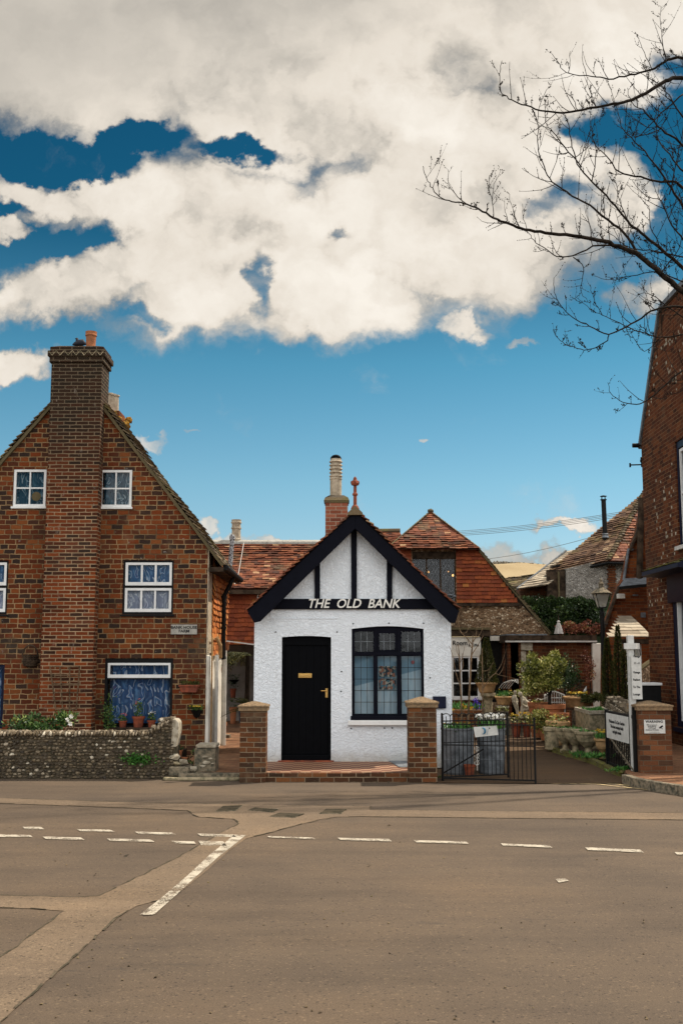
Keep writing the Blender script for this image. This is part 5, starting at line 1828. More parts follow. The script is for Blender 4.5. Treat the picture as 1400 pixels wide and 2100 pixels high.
# shop opening, hood and navy frame
hx0, hx1 = hol2[0][0][0], hol2[0][1][0]
hz0, hz1 = hol2[0][0][1], hol2[0][2][1]
m = MB()
m.box(hx0 + .002, hx0 + .22, .02, .14, hz0 + .002, hz1 - .3).box(hx0 + .22, hx1, .02, .14, hz0 + .002, hz0 + .12)
sf = toX(m, RX).build('shop_window', 'navy_paint', rb)
toX(MB().box(hx0 - .12, hx1, -.05, .14, hz1 - .3, hz1 + .28), RX).build('sign_board', 'plum', sf)
toX(MB().box(hx0 + .221, hx0 + .27, .03, .12, hz0 + .12, hz1 - .3), RX).build('sash_frame', 'white_paint', sf)
toX(MB().poly([(hx0 + .22, .1, hz0), (hx1, .1, hz0), (hx1, .1, hz1), (hx0 + .22, .1, hz1)]), RX).build('pane', 'glass', sf)
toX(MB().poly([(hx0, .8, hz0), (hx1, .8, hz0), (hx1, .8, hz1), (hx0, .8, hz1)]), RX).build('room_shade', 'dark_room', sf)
toX(MB().box(hx0 - .06, hx1, -.06, -.002, hz0 - .09, hz0 - .01), RX).build('sill', 'navy_paint', sf)
hp = onX(1352, 1172)
m = MB()
m.prism([(RX - .002, hp.y, hp.z + .10), (RX - .38, hp.y, hp.z - .02), (RX - .38, hp.y, hp.z - .10), (RX - .002, hp.y, hp.z - .14)], (0, -2.4, 0))
m.build('door_hood', 'navy_paint', rb)
m = MB()
for i in range(14):
    for j in range(3):
        m.stone((RX - .05 - j * .13, hp.y - .05 - i * .16, hp.z + .09 - j * .04), .09, .09, .02)
m.build('hood_moss', 'moss', rb)
# things bracketed to the gable
for (px0, px1, py, r_, nm, lb) in ((1297, 1322, 913, .045, 'floodlight', 'black tube floodlight on an arm high on the brick gable, above the other bracket'), (1291, 1328, 953, .028, 'sign_bracket', 'thin black iron bracket on the brick gable with a small knob on top')):
    Yb = RYB + .02
    a, b_ = at(px0, py + .5, Yb), at(px1, py - .5, Yb)
    t = thing(nm, lb, 'wall fitting', b_)
    m = MB().tube([a, b_ + Vector((.03, 0, 0))], r_ * .55, 8)
    m.build('arm', 'iron', t)
    if nm == 'floodlight':
        MB().tube([a + Vector((-.01, 0, 0)), a + Vector((.13, 0, 0))], r_ * 1.1, 10).build('lamp_body', 'iron', t)
    else:
        MB().tube([a + Vector((0, 0, -.05)), a + Vector((0, 0, .04))], .02, 8).build('end_plate', 'iron', t)
        c = at(1314, 945, Yb)
        m = MB().stone(c, .035, .035, .055, rough=.05)
        m.stone(c + Vector((0, 0, .06)), .025, .025, .03, rough=.05)
        m.tube([c, c + Vector((0, 0, -.14))], .012, 6)
        m.build('knob', 'iron', t)

# brick annexe with sloping parapet behind it
AY = 26.0
an = thing('brick_annexe', 'sloping-edged orange brick annexe with black downpipe between the lantern and the tall gable', 'building', (6.0, AY, 0))
o_ = gy([(1235, 1520), (1420, 1520), (1420, 1008), (1325, 1008), (1322, 1014), (1306, 1090), (1290, 1130), (1277, 1188), (1268, 1200), (1238, 1290)], AY)
MB().prism([(x, AY, z) for x, z in o_], (0, .32, 0)).build('wall', 'orange_brick', an)
MB().tube([at(1314, 1022, AY - .1), at(1310, 1188, AY - .1)], 6.5 * AY / F, 10).build('downpipe', 'old_timber', an)
m = MB().tube([at(1288, 1125, AY - .06), at(1278, 1190, AY - .06)], .035, 8)
m.tube([at(1288, 1128, AY - .06), at(1297, 1127, AY - .06)], .035, 8)
m.build('overflow_pipe', 'galvanised', an)
m = MB()
a, b_, c_, d_ = at(1268, 1203, AY - .5), at(1331, 1196, AY - .5), at(1331, 1183, AY - .1), at(1280, 1186, AY - .1)
m.prism([a, b_, c_, d_], (0, .0, -.07))
m.build('rooflight', 'lead', an)
MB().bar(at(1268, 1206, AY - .52), at(1331, 1200, AY - .52), .07, .05, up=(0, 1, 0)).build('rooflight_edge', 'iron', an)
cp = MB()
for (p_, q_) in (((1236, 1292), (1268, 1203)), ((1290, 1130), (1306, 1090)), ((1306, 1090), (1323, 1010))):
    cp.bar(at(*p_, AY - .04), at(*q_, AY - .04), .05, .14, up=(0, 1, 0))
cp.build('coping', 'old_timber', an)
a, b_ = at(1263, 1228, AY - .1), at(1278, 1218, AY - .1)
MB().box(a.x, b_.x, AY - .22, AY - .002, a.z, b_.z).build('vent_box', 'pvc', an, bevel=.01)
a, b_ = at(1298, 1222, AY - .1), at(1307, 1219, AY - .1)
MB().box(a.x, b_.x, AY - .12, AY - .002, a.z, b_.z).build('vent_hood', 'lead', an)
a, b_ = at(1315, 1266, AY - .1), at(1324, 1256, AY - .1)
MB().box(a.x, b_.x, AY - .05, AY - .002, a.z, b_.z).build('air_brick', 'galvanised', an)

# stone-slab lean-to
SY = 23.9
ln = thing('stone_lean_to', 'small cream lean-to with pale stone slab roof against the tall brick building', 'lean-to', (6.0, SY, 0))
a, b_ = at(1243, 1306, SY), at(1337, 1306, SY)
V = Vector((0, 1.7, Z(1262, SY + 1.7) - a.z))
L = V.length
tiles(MB(), a, (1, 0, 0), V, [(0, 0), (b_.x - a.x - .01, 0), (b_.x - a.x - .01, L), (b_.x - a.x - .25, L), (.25, L * .28)], .24, .44, .012, 0.7, .014).build('roof', 'slab_roof', ln)
MB().box(a.x + .35, b_.x - .01, SY + .02, SY + .12, a.z - .16, a.z - .05).build('eaves_beam', 'old_timber', ln)
MB().box(a.x + .5, b_.x - .28, SY + .25, SY + .35, .02, a.z - .06).build('wall', 'cream_wall', ln)
MB().box(b_.x - .30, b_.x - .22, SY + .14, SY + .24, .02, a.z - .06).build('post', 'pvc', ln)

# ------------------------------------------------------------------ flint building with the sweeping tile roof
OY = 37.0
oh = thing('flint_outbuilding', 'grey flint outbuilding with tall brown hipped tile roof and black flue pipe', 'building', (8, OY, 0))
o_ = gy([(1160, 1300), (1400, 1300), (1400, 1144), (1246, 1145), (1160, 1166)], OY)
MB().prism([(x, OY, z) for x, z in o_], (0, 3, 0)).build('wall', 'flint_grey', oh)
m = MB()
a, b_ = at(1246, 1160, OY - .04), at(1262, 1230, OY - .04)
for i in range(14):
    z = a.z + (b_.z - a.z) * i / 14
    w_ = .04 if i % 2 else 0
    m.box(a.x - w_, b_.x + w_, OY - .06, OY - .003, z - .075, z - .005)
m.build('brick_pier_strip', 'right_brick', oh)
MB().box(X(1123, 1200, OY), X(1160, 1200, OY), OY + .1, OY + .3, Z(1300, OY), Z(1168, OY)).build('timber_bay', 'old_timber', oh)
MB().box(X(1144, 1200, OY), X(1147, 1200, OY), OY + .02, OY + .09, Z(1300, OY), Z(1172, OY)).build('bay_post', 'mossy_wood', oh)
# left slope face (wide) and front-right hip face
pkL, pkR = at(1322, 1008, OY + 2.2), at(1420, 1008, OY + 2.2)
cor = at(1246, 1151, OY - .3)
lft = at(1116, 1178, OY + .9)
rgt = at(1420, 1156, OY - .3)


def tri_tiles(mb, A, Bp, C, D=None, **kw):
    """tiles on the plane with eave A->B and upper points C (and D next to A)"""
    U = (Bp - A).normalized()
    def uv(p):
        w = p - A
        return w
    W = (C - A)
    V = (W - U * W.dot(U)).normalized()
    f = lambda p: ((p - A).dot(U), (p - A).dot(V))
    poly = [(0, 0), f(Bp), f(C)] + ([f(D)] if D is not None else [])
    poly = [(u, max(0, v)) for u, v in poly]
    return tiles(mb, A, U, V, poly, **kw)


tri_tiles(MB(), lft, cor, pkL, gauge=.13, tw=.2, th=.02, jit=2.0, lift=.035).build('roof', 'tile_brown', oh)
tri_tiles(MB(), cor, rgt, pkR, pkL, gauge=.13, tw=.2, th=.02, jit=2.0, lift=.035).build('roof', 'tile_red', oh)
m = MB()
for i in range(30):
    c = cor.lerp(pkL, (i + .5) / 30)
    m.stone(c + Vector((0, -.02, .04)), .13, .1, .06, rough=.1)
m.build('hip_tiles', 'tile_edge', oh)
MB().tube([lft + Vector((0, 0, -.08)), cor + Vector((0, 0, -.06)), rgt + Vector((0, 0, -.06))], .05, 6).build('gutter', 'iron', oh)
MB().tube([lft + Vector((.1, 0, -.1)), lft + Vector((.1, 0, -.25)), lft + Vector((.35, 0, -.4)), lft + Vector((.35, 0, -1.2))], .05, 8).build('downpipe', 'iron', oh)
fp = at(1240, 1098, OY + .9)
fz_ = Z(1024, OY + .9)
m = MB().tube([(fp.x, fp.y, fp.z - .3), (fp.x - .02, fp.y, fz_)], .085, 14)
fl = m.build('flue_pipe', 'iron', oh)
m = MB().lathe((fp.x - .02, fp.y, fz_), [(.115, -.03), (.115, 0)], 14)
for k in range(4):
    th = PI / 2 * k + .4
    m.tube([(fp.x - .02 + .08 * math.cos(th), fp.y + .08 * math.sin(th), fz_), (fp.x - .02 + .08 * math.cos(th), fp.y + .08 * math.sin(th), fz_ + .10)], .01, 5)
m.lathe((fp.x - .02, fp.y, fz_ + .10), [(.12, 0), (.125, .015), (.02, .045)], 14)
m.build('flue_cowl', 'iron', fl)
MB().lathe((fp.x, fp.y - .02, Z(1096, OY + .9)), [(.13, -.12), (.09, -.02), (.12, 0), (.10, .03)], 14).build('flue_collar', 'lead', fl)

# slate-roofed shed to its left
sh_ = thing('slate_shed', 'low dark shed with pale slate roof left of the flint outbuilding', 'shed', (6.5, 34.5, 0))
A_, B_, C_, D_ = at(1060, 1208, 37.6), at(1122, 1199, 36.8), at(1235, 1118, 39.6), at(1160, 1130, 40.5)
tri_tiles(MB(), A_, B_, C_, D_, gauge=.26, tw=.34, th=.02, jit=1.3, lift=.03).build('roof', 'slab_roof', sh_)
MB().bar(A_, D_, .06, .08).build('roof_edge', 'lead', sh_)
MB().prism([at(1065, 1300, 38), at(1160, 1300, 38), at(1160, 1185, 38), at(1120, 1200, 38), at(1066, 1207, 38)], (0, 2, 0)).build('wall', 'dark_brick', sh_)
a, b_ = at(1128, 1163, 37.7), at(1163, 1156, 37.9)
MB().bar(a, b_, .07, .05).build('roof_window', 'iron', sh_)
MB().tube([at(1167, 1150, 38.6), at(1167, 1135, 38.6)], .05, 8).build('vent_pipe', 'iron', sh_)

# mossy roof farther back
mr = thing('mossy_barn', 'distant barn with rough mossy brown roof seen between the tile-hung gable and the slate shed', 'barn', (6, 40, 0))
tri_tiles(MB(), at(1020, 1262, 44), at(1110, 1250, 44), at(1110, 1176, 48), at(1028, 1185, 48), gauge=.16, tw=.3, th=.03, jit=3.5, lift=.05).build('roof', 'tile_edge', mr)
MB().prism([at(1020, 1310, 44.3), at(1110, 1310, 44.3), at(1110, 1251, 44.3), at(1020, 1262, 44.3)], (0, 3, 0)).build('wall', 'dark_brick', mr)

# ------------------------------------------------------------------ hill, wood, wires
hm = MB()
NX, NY = 40, 14
hv = []
for j in range(NY + 1):
    for i in range(NX + 1):
        y = 520 + 70 * j
        x = -500 + 40 * i
        s_ = max(0.0, min(1.0, j / 9.0))
        top = 86 + 13 * math.exp(-((x - 175) / 110.0) ** 2) - .05 * max(0, x - 200)
        z = top * (3 * s_ * s_ - 2 * s_ ** 3) * (1 if j <= 9 else 1 - .02 * (j - 9)) + 2 * noise.noise(Vector((x * .01, y * .01, 0)))
        hv.append((x, y, z - .5))
hm.add(hv, [(j * (NX + 1) + i, j * (NX + 1) + i + 1, (j + 1) * (NX + 1) + i + 1, (j + 1) * (NX + 1) + i) for j in range(NY) for i in range(NX)], .5)
struct(hm, 'hill', 'stubble_field', smooth=True)
wd = MB()
for _ in range(2600):
    px = random.uniform(985, 1128)
    t_ = (px - 985) / 143
    py = random.uniform(1157 + 9 * t_ * t_, 1171 - 6 * t_ + 1.5 * math.sin(px * .3)) if px < 1105 else random.uniform(1165, 1168)
    y = 1080 + random.uniform(-15, 15)
    p = at(px, py, y)
    wd.stone(p, random.uniform(1.4, 3), 2, random.uniform(1.5, 3.6), rough=.4)
tag(wd.build('woods', 'far_wood'), 'bare brown woodland along the crest of the far hill', 'woodland', kind='stuff')
wires = [((925, 1086), (1300, 1040), 'topmost of the bundle of overhead wires above the barn roof'), ((925, 1089), (1300, 1043), 'second wire down in the bundle above the barn roof'), ((928, 1092), (1300, 1046), 'third wire down in the bundle above the barn roof'),
         ((935, 1094.5), (1300, 1049.5), 'lowest wire of the close bundle above the barn roof'), ((1000, 1142), (1240, 1088), 'single overhead wire running below the bundle towards the black flue')]
for (a, b_, lb) in wires:
    p, q = at(*a, 60), at(*b_, 48)
    d_ = q - p
    pts = [p - d_ * .3 + d_ * (1.6 * i / 16) + Vector((0, 0, -.25 + .35 * ((i - 8) / 8.0) ** 2)) for i in range(17)]
    tag(MB().tube(pts, .011, 5).build('overhead_wire', 'dark_stone'), lb, 'wire', 'overhead wires')

# ------------------------------------------------------------------ flint garden wall and front garden of the farm house
FY = 16.9


def flint_wall_thing():
    t = thing('flint_wall', 'low knapped flint garden wall with rising right end in front of the brick house', 'wall', (-4.2, FY, 0))
    xl, xr = -9.0, X(352, 1530, FY - .25)
    y0, y1 = FY - .25, FY + .10
    zt = Z(1503, y0)
    x_k = X(300, 1500, y0)
    zr = Z(1474, y0)
    pts = [(xl, y0, 0), (xr, y0, 0), (xr, y0, zr - .03), (X(322, 1480, y0), y0, zr - .12), (x_k, y0, zt), (xl, y0, zt)]
    MB().prism(pts, (0, y1 - y0, 0)).build('core', 'mortar_mix', t)
    m = MB()

    def top(x):
        if x < x_k:
            return zt
        return zt + (zr - zt) * min(1, (x - x_k) / (xr - x_k)) ** 1.2
    z = .03
    while z < zr:
        x = max(xl, -6.0) if True else xl
        while x < xr:
            s = random.uniform(.018, .034)
            if z < top(x) - .02:
                rr = random.random()
                n_ = noise.noise(Vector((x * 1.3, z * 3.0, 1.7)))
                if n_ < -.05:
                    rr = min(rr, .74)
                m.stone((x + s, y0 - .004, z + random.uniform(-.012, .012)), s * random.uniform(.9, 1.35), .03, s * random.uniform(.6, 1.0), rr, .3)
            x += s * 2 * random.uniform(.95, 1.3)
        z += .048
    # coping of upright flints, each a bit tilted
    x = -6.0
    while x < xr - .03:
        s = random.uniform(.022, .036)
        zt_ = top(x + s)
        m.stone((x + s, y0 - .005, zt_ - .015), s * .7, .06, s * 1.5, random.uniform(.35, 1), .3)
        m.stone((x + s * .6, y0 + .12, zt_ + .01), s * 1.1, .08, s, random.uniform(.2, .95), .3)
        m.stone((x + s, y0 + .26, zt_), s, .07, s, random.uniform(.2, .9), .3)
        x += s * 1.7
    for i in range(46):
        m.stone((random.uniform(x_k + .1, xr), random.uniform(y0, y1), top(random.uniform(x_k + .1, xr)) + random.uniform(-.05, .01)), .05, .05, .035, random.uniform(.3, 1))
    m.build('flints', 'flints', t)
    mm = MB()
    e0 = X(351, 1530, y0)
    e1 = X(366.5, 1500, y0)
    ze = Z(1475, y0)
    zb = Z(1532, y0)
    mm.prism([(e0, y0 - .02, zb), (e1 - .03, y0 - .02, zb), (e1, y0 - .02, zb + .2), (e1, y0 - .02, ze - .05), (e1 - .04, y0 - .02, ze), (e0 + .01, y0 - .02, ze + .005)], (0, .34, 0))
    mm.build('end_stone', 'pale_stone', t, bevel=.015)
    MB().box(xr - .02, e1 - .02, y0 + .01, y1, 0, zb).build('end_footing', 'mortar_mix', t)


flint_wall_thing()

# weeds on the flint wall
def tuft(name, label, c, rx, ry, h, n, mat='leaf_bright', cat='weed', group=None, blade=.09):
    m = MB()
    for _ in range(n):
        p = Vector(c) + Vector((random.gauss(0, rx * .5), random.gauss(0, ry * .5), random.uniform(0, h * .35)))
        m.leaf(p, (random.gauss(0, .6), random.gauss(0, .6) - .2, random.uniform(.3, 1.2)), blade * random.uniform(.5, 1.2), asp=.3)
    o = m.build(name, mat)
    return tag(o, label, cat, group)


p = at(285, 1560, FY - .27)
m = MB()
for _ in range(420):
    c = p + Vector((random.gauss(0, .11), random.uniform(-.05, 0), random.gauss(0, .045) + .02))
    m.leaf(c, (random.gauss(0, .5), -.5, random.uniform(-.3, .6)), .05 * random.uniform(.5, 1.2))
tag(m.build('wall_weed', 'leaf_bright'), 'bright green weed growing out of the flint wall face', 'weed')

# rubble, edging stones and trough right of the flint wall
def block(name, label, px0, px1, py0, py1, Y, d, mat, cat='stone block', bev=.02):
    a, b = at(px0, py1, Y), at(px1, py0, Y)
    o = MB().box(a.x, b.x, Y, Y + d, max(0, a.z), b.z).build(name, mat, bevel=bev)
    return tag(o, label, cat)


block('edging_stone', 'dark flat edging stone at the kerb below the little terracotta pots', 346, 388, 1573, 1592, 16.55, .5, 'dark_stone')
t = thing('stone_trough', 'weathered square stone block with carved remains beside the alley path', 'stone block', at(420, 1585, 16.75))
a, b = at(398, 1583, 16.72), at(443, 1534, 16.72)
MB().box(a.x, b.x, 16.72, 17.15, .04, b.z).build('block', 'dark_stone', t, bevel=.02)
m = MB().box(a.x + .02, b.x + .005, 16.70, 17.17, b.z + .001, b.z + .05)
m.build('lid', 'pale_stone', t, bevel=.015)
m = MB()
for (px, py, w) in ((421, 1552, .05), (423, 1564, .07), (432, 1556, .04), (416, 1571, .05), (436, 1566, .03)):
    m.stone(at(px, py, 16.71), w, .02, w * .4)
m.build('carving', 'pale_stone', t)
for i, (px, py, s, lb) in enumerate(((356, 1552, .09, 'brown rubble stone directly below the pale end stone of the flint wall'), (376, 1561, .08, 'pale hollowed rubble stone beside the small terracotta pots'), (396, 1577, .07, 'small wedge of pale stone at the foot of the stone trough'),
                                    (405, 1588, .06, 'low rubble stone on the kerb left of the alley step'), (362, 1566, .08, 'dark rubble stone under the small terracotta pots'), (388, 1590, .05, 'smallest rubble stone at the kerb edge near the trough'))):
    p = at(px, py, 16.68)
    tag(MB().stone((p.x, p.y, max(.03, p.z)), s, s * .8, s * .6, .6, .3).build('rubble_stone', 'pale_stone' if 'pale' in lb else 'stone'), lb, 'stone', 'loose stones by the kerb')
tag(MB().box(X(335, 1590, 16.45), X(492, 1590, 16.45), 16.42, 16.55, 0, .045).build('kerb_stone', 'stone', bevel=.015), 'worn low kerb stones along the foot of the alley entrance', 'kerb')


# ------------------------------------------------------------------ pots and plants
def pot_profile(kind, r, h):
    P = {
        'flower': [(.62, 0), (.66, .02), (.86, .80), (1.0, .81), (1.02, 1.0), (.90, 1.0), (.86, .86)],
        'low': [(.60, 0), (.72, .1), (.88, .6), (.97, .78), (1.06, .82), (1.08, .95), (1.0, 1.0), (.9, .98), (.88, .85)],
        'bowl': [(.50, 0), (.52, .10), (.30, .16), (.26, .32), (.45, .42), (.80, .60), (.96, .84), (1.06, .90), (1.08, .98), (.98, 1.0), (.9, .9)],
        'urn': [(.42, 0), (.44, .06), (.22, .12), (.18, .30), (.40, .40), (.66, .50), (.80, .62), (.84, .82), (1.02, .90), (1.04, 1.0), (.9, 1.0), (.86, .9)],
        'big': [(.66, 0), (.70, .03), (.88, .66), (.92, .70), (.90, .74), (.95, .86), (1.04, .88), (1.06, 1.0), (.92, 1.0), (.88, .88)],
        'tub': [(.86, 0), (.90, .04), (.93, .30), (.955, .31), (.94, .33), (.97, .66), (.995, .67), (.98, .69), (1.0, .95), (1.04, .96), (1.04, 1.0), (.96, 1.0), (.95, .93)],
        'box': [(.85, 0), (.95, .9), (1.05, .92), (1.05, 1.0), (.9, 1.0), (.9, .92)],
        'ped': [(1.0, 0), (1.0, .06), (.75, .10), (.60, .16), (.56, .80), (.75, .88), (1.0, .92), (1.0, 1.0)],
        'barrel': [(.80, 0), (.86, .04), (.92, .5), (.95, .80), (1.08, .82), (1.1, .95), (1.0, 1.0), (.9, .98), (.86, .85)],
    }[kind]
    return [(a * r, b * h) for a, b in P]


PID = {}


def planter(name, label, cat, px, pyb, pyt, wpx, kind, mat, Y=None, z0=None, plants=(), group=None, n=22, soil=True, yoff=0):
    """px centre column, pyb/pyt base and rim rows, wpx rim width, all read off the photo, at distance Y"""
    if Y is None:
        Y = G(px, pyb, .02).y
    c = at(px, pyb, Y)
    z = c.z if z0 is None else z0
    h = Z(pyt, Y) - z
    r = wpx * Y / F / 2
    t = thing(name, label, cat, (c.x, Y, z), group)
    MB().lathe((c.x, Y, z), pot_profile(kind, r, h), n).build('pot', mat, t, smooth=False)
    if soil:
        MB().lathe((c.x, Y, z + h * .9), [(r * .84, 0), (r * .84, .01)], n).build('compost', 'soil', t)
    top = Vector((c.x, Y, z + h * .93))
    for pl in plants:
        grow(t, top, r, *pl)
    return t


def grow(t, top, r, kind, count=40, hgt=.15, fl='petal_yellow', fs=.022, spread=1.0, lm='leaf_bright', nfl=14):
    """leaves plus flowers over the pot mouth"""
    m = MB()
    for _ in range(count):
        a, q = random.uniform(0, 2 * PI), math.sqrt(random.random()) * r * .85 * spread
        p = top + Vector((math.cos(a) * q, math.sin(a) * q, 0))
        if kind == 'blades':
            m.leaf(p, (random.gauss(0, .22), random.gauss(0, .22), 1), hgt * random.uniform(.7, 1.1), asp=.12)
        else:
            m.leaf(p + Vector((0, 0, random.uniform(0, hgt * .8))), (random.gauss(0, .8), random.gauss(0, .8), random.uniform(.1, 1)), .055 * random.uniform(.6, 1.3), asp=.6)
    m.build('leaves', lm, t)
    if fl:
        m = MB()
        for _ in range(nfl):
            a, q = random.uniform(0, 2 * PI), math.sqrt(random.random()) * r * .9 * spread
            c = top + Vector((math.cos(a) * q, math.sin(a) * q, hgt * random.uniform(.75, 1.1)))
            for k in range(6):
                th = 2 * PI * k / 6
                m.leaf(c, (math.cos(th), math.sin(th) - .3, .35), fs * 1.4, asp=.8)
        m.build('flowers', fl, t)


# alley
planter('flower_pot', 'terracotta pot with one round white bloom against the sunlit side wall in the alley', 'plant pot', 456, 1509, 1481, 19, 'flower', 'terracotta', Y=22.9, z0=.10, plants=(('leafy', 26, .10, 'petal_white', .03, .7, 'leaf_green', 3),))
tag(MB().box(X(455, 1504, 23.6), X(472, 1504, 23.6), 23.5, 23.75, .10, .16).build('low_step', 'dark_stone'), 'small dark slab lying beside the terracotta pot in the alley', 'stone slab')
p0 = at(470, 1310, WY - .1)
t = planter('hanging_pot', 'terracotta pot hanging high beside the black downpipe above the palm', 'plant pot', 463, 1334, 1317, 17, 'flower', 'terracotta', Y=21.4)
t = planter('wall_pot', 'tiny terracotta pot with greenery on the painted side wall of the house', 'plant pot', 457, 1380, 1368, 9, 'flower', 'terracotta', Y=21.8, plants=(('leafy', 16, .08, None, .03, 1.2, 'leaf_green', 3),))


def palm(label, px, py, Y, n, L, droop=.6, az=(0, 2 * PI), trunk=True, up=.5):
    c = at(px, py, Y)
    t = thing('palm_plant', label, 'palm', (c.x, Y, .1), 'palms in the alley')
    if trunk:
        MB().tube([(c.x, Y, .1), (c.x + .02, Y, c.z)], [.06, .05], 8).build('trunk', 'bark', t)
    m = MB()
    for i in range(n):
        a = random.uniform(*az)
        d = Vector((math.cos(a), math.sin(a) * .7, random.uniform(.1, up))).normalized()
        l = L * random.uniform(.75, 1.1)
        prev = c.copy()
        pts = []
        for k in range(15):
            q = k / 14
            pts.append(c + d * l * q + Vector((0, 0, -droop * l * q * q)))
        m.tube(pts, [.007 * (1 - .7 * k / 14) for k in range(15)], 4, r=.5)
        for k in range(2, 15):
            tdir = (pts[k] - pts[k - 1]).normalized()
            s = tdir.cross(Vector((0, 0, 1))).normalized()
            for sg in (-1, 1):
                for e_ in (0, .5):
                    m.leaf(pts[k] - tdir * e_ * l / 14, s * sg + tdir * .9 + Vector((0, 0, -.25)), .22 * L * (1 - .45 * k / 14), asp=.10)
    m.build('fronds', 'leaf_conifer', t)
    return t


palm('tall palm spreading fronds across the top of the alley entrance', 507, 1345, 23.0, 18, .85, .55, (1.7, 4.7), up=.5)
palm('low palm with upright fronds behind the left brick gate pier', 516, 1455, 20.2, 9, .50, .35, (1.6, 4.4), up=1.2)
planter('flower_pot', 'blue glazed pot deep in the shaded end of the alley', 'plant pot', 497, 1468, 1446, 18, 'flower', 'blue_pot', Y=28.6, z0=.1)
planter('flower_pot', 'dull red pot standing left of the blue glazed pot in the alley shade', 'plant pot', 478, 1470, 1450, 16, 'flower', 'terracotta', Y=28.4, z0=.1, plants=(('leafy', 30, .3, None, .03, 1.2, 'leaf_dark', 3),))
planter('wall_pot', 'brown pot on the alley back wall between the hanging basket and floor pots', 'plant pot', 478, 1431, 1412, 14, 'flower', 'red_clay', Y=29.5, plants=(('leafy', 40, .25, None, .03, 1.4, 'leaf_dark', 3),))
planter('hanging_basket', 'black hanging basket on the shaded back wall of the alley', 'basket', 480, 1403, 1394, 20, 'bowl', 'iron', Y=29.5, plants=(('leafy', 40, .2, None, .03, 1.2, 'leaf_dark', 3),))
p = at(474, 1355, 29.5)
t = thing('wall_lantern', 'small black lantern on the shaded back wall of the alley under the palm', 'lantern', p)
MB().box(p.x - .05, p.x + .05, 29.4, 29.6, p.z - .12, p.z + .12).build('body', 'iron', t)
MB().lathe((p.x, 29.5, p.z + .121), [(.08, 0), (.01, .07)], 8).build('cap', 'iron', t)

# left garden
c = at(84, 1487, 17.9)
m = MB().crown((c.x, 17.7, c.z - .02), (.48, .28, .20), 900, .07, 14)
c2 = at(135, 1480, 17.8)
m.crown((c2.x, 17.7, c2.z), (.16, .2, .2), 320, .07, 6)
t = thing('garden_shrub', 'leafy green shrub showing over the flint wall below the left window', 'shrub', (c.x, 17.9, .2))
m.build('foliage', 'leaf_green', t)
m = MB()
for (px, py) in ((147, 1469), (145, 1484), (139, 1476)):
    q = at(px, py, 17.4)
    for k in range(7):
        th = 2 * PI * k / 7
        m.leaf(q, (math.cos(th), -.4, math.sin(th)), .045, asp=.8)
m.build('flowers', 'petal_white', t)
m = MB()
for i in range(9):
    x = c.x + random.uniform(-.4, .6)
    m.tube([(x, 17.8, .2), (x + random.uniform(-.1, .1), 17.75, c.z + random.uniform(0, .2))], .008, 5)
m.build('stem', 'twig', t)
# pots on the sill of the big window
wy = HY - .12
zs2 = Z(1494, wy)
MB_ = MB().box(X(232, 1495, wy), X(330, 1495, wy), wy - .12, wy + .10, zs2 - .02, zs2 + .02)
o = MB_.build('plant_shelf', 'old_timber')
tag(o, 'narrow timber shelf for pots under the big blue-curtained window', 'shelf')
MBl = MB().box(X(240, 1495, wy), X(244, 1495, wy), wy - .1, wy + .08, .22, zs2 - .021).box(X(320, 1495, wy), X(324, 1495, wy), wy - .1, wy + .08, .22, zs2 - .021)
tag(MBl.build('shelf_bracket', 'old_timber', o))
planter('flower_pot', 'larger terracotta pot with yellow-green plant at the middle of the window shelf', 'plant pot', 284, 1489, 1469, 26, 'flower', 'red_clay', Y=wy, z0=zs2 + .02, plants=(('leafy', 70, .30, 'petal_pink', .02, .7, 'leaf_green', 5),))
planter('flower_pot', 'small dark pot at the left end of the window shelf under a leafy sprig', 'plant pot', 252, 1489, 1478, 18, 'flower', 'red_clay', Y=wy, z0=zs2 + .02, plants=(('leafy', 40, .12, 'petal_pink', .02, 1, 'leaf_green', 4),))
planter('flower_pot', 'small pot with white blooms at the right end of the window shelf', 'plant pot', 311, 1489, 1477, 18, 'flower', 'red_clay', Y=wy, z0=zs2 + .02, plants=(('leafy', 40, .15, 'petal_white', .018, 1, 'leaf_green', 6),))
m = MB()
for _ in range(300):
    q = at(random.gauss(224, 7), random.gauss(1472, 18), HY - random.uniform(.05, .3))
    m.leaf(q, (random.gauss(0, 1), -.4, random.uniform(-.3, 1)), .05)
t = thing('climbing_rose', 'straggly climbing plant at the left side of the big blue-curtained window', 'climber', (X(224, 1500, HY - .1), HY - .1, .2))
m.build('leaves', 'leaf_green', t)
MB().tube(smooth_line([at(226, 1520, HY - .1), at(222, 1480, HY - .12), at(228, 1455, HY - .1)]), .008, 5).build('stem', 'twig', t)
tuft('garden_weed', 'low green weeds behind the pale end stone of the flint wall', (X(372, 1540, 17.6), 17.6, .1), .3, .3, .2, 120, 'leaf_green')
tuft('garden_weed', 'small clump of weeds between the trough and the painted side wall', (X(418, 1530, 17.5), 17.4, .3), .12, .2, .15, 90, 'leaf_green')
planter('flower_pot', 'small terracotta pot on the rubble right of the flint wall end', 'plant pot', 366, 1552, 1538, 18, 'flower', 'terracotta', Y=16.95, plants=(('leafy', 20, .08, None, .02, 1, 'leaf_green', 4),))
planter('flower_pot', 'broken little terracotta pot lying nearest the trough', 'plant pot', 378, 1563, 1552, 16, 'flower', 'terracotta', Y=16.85)

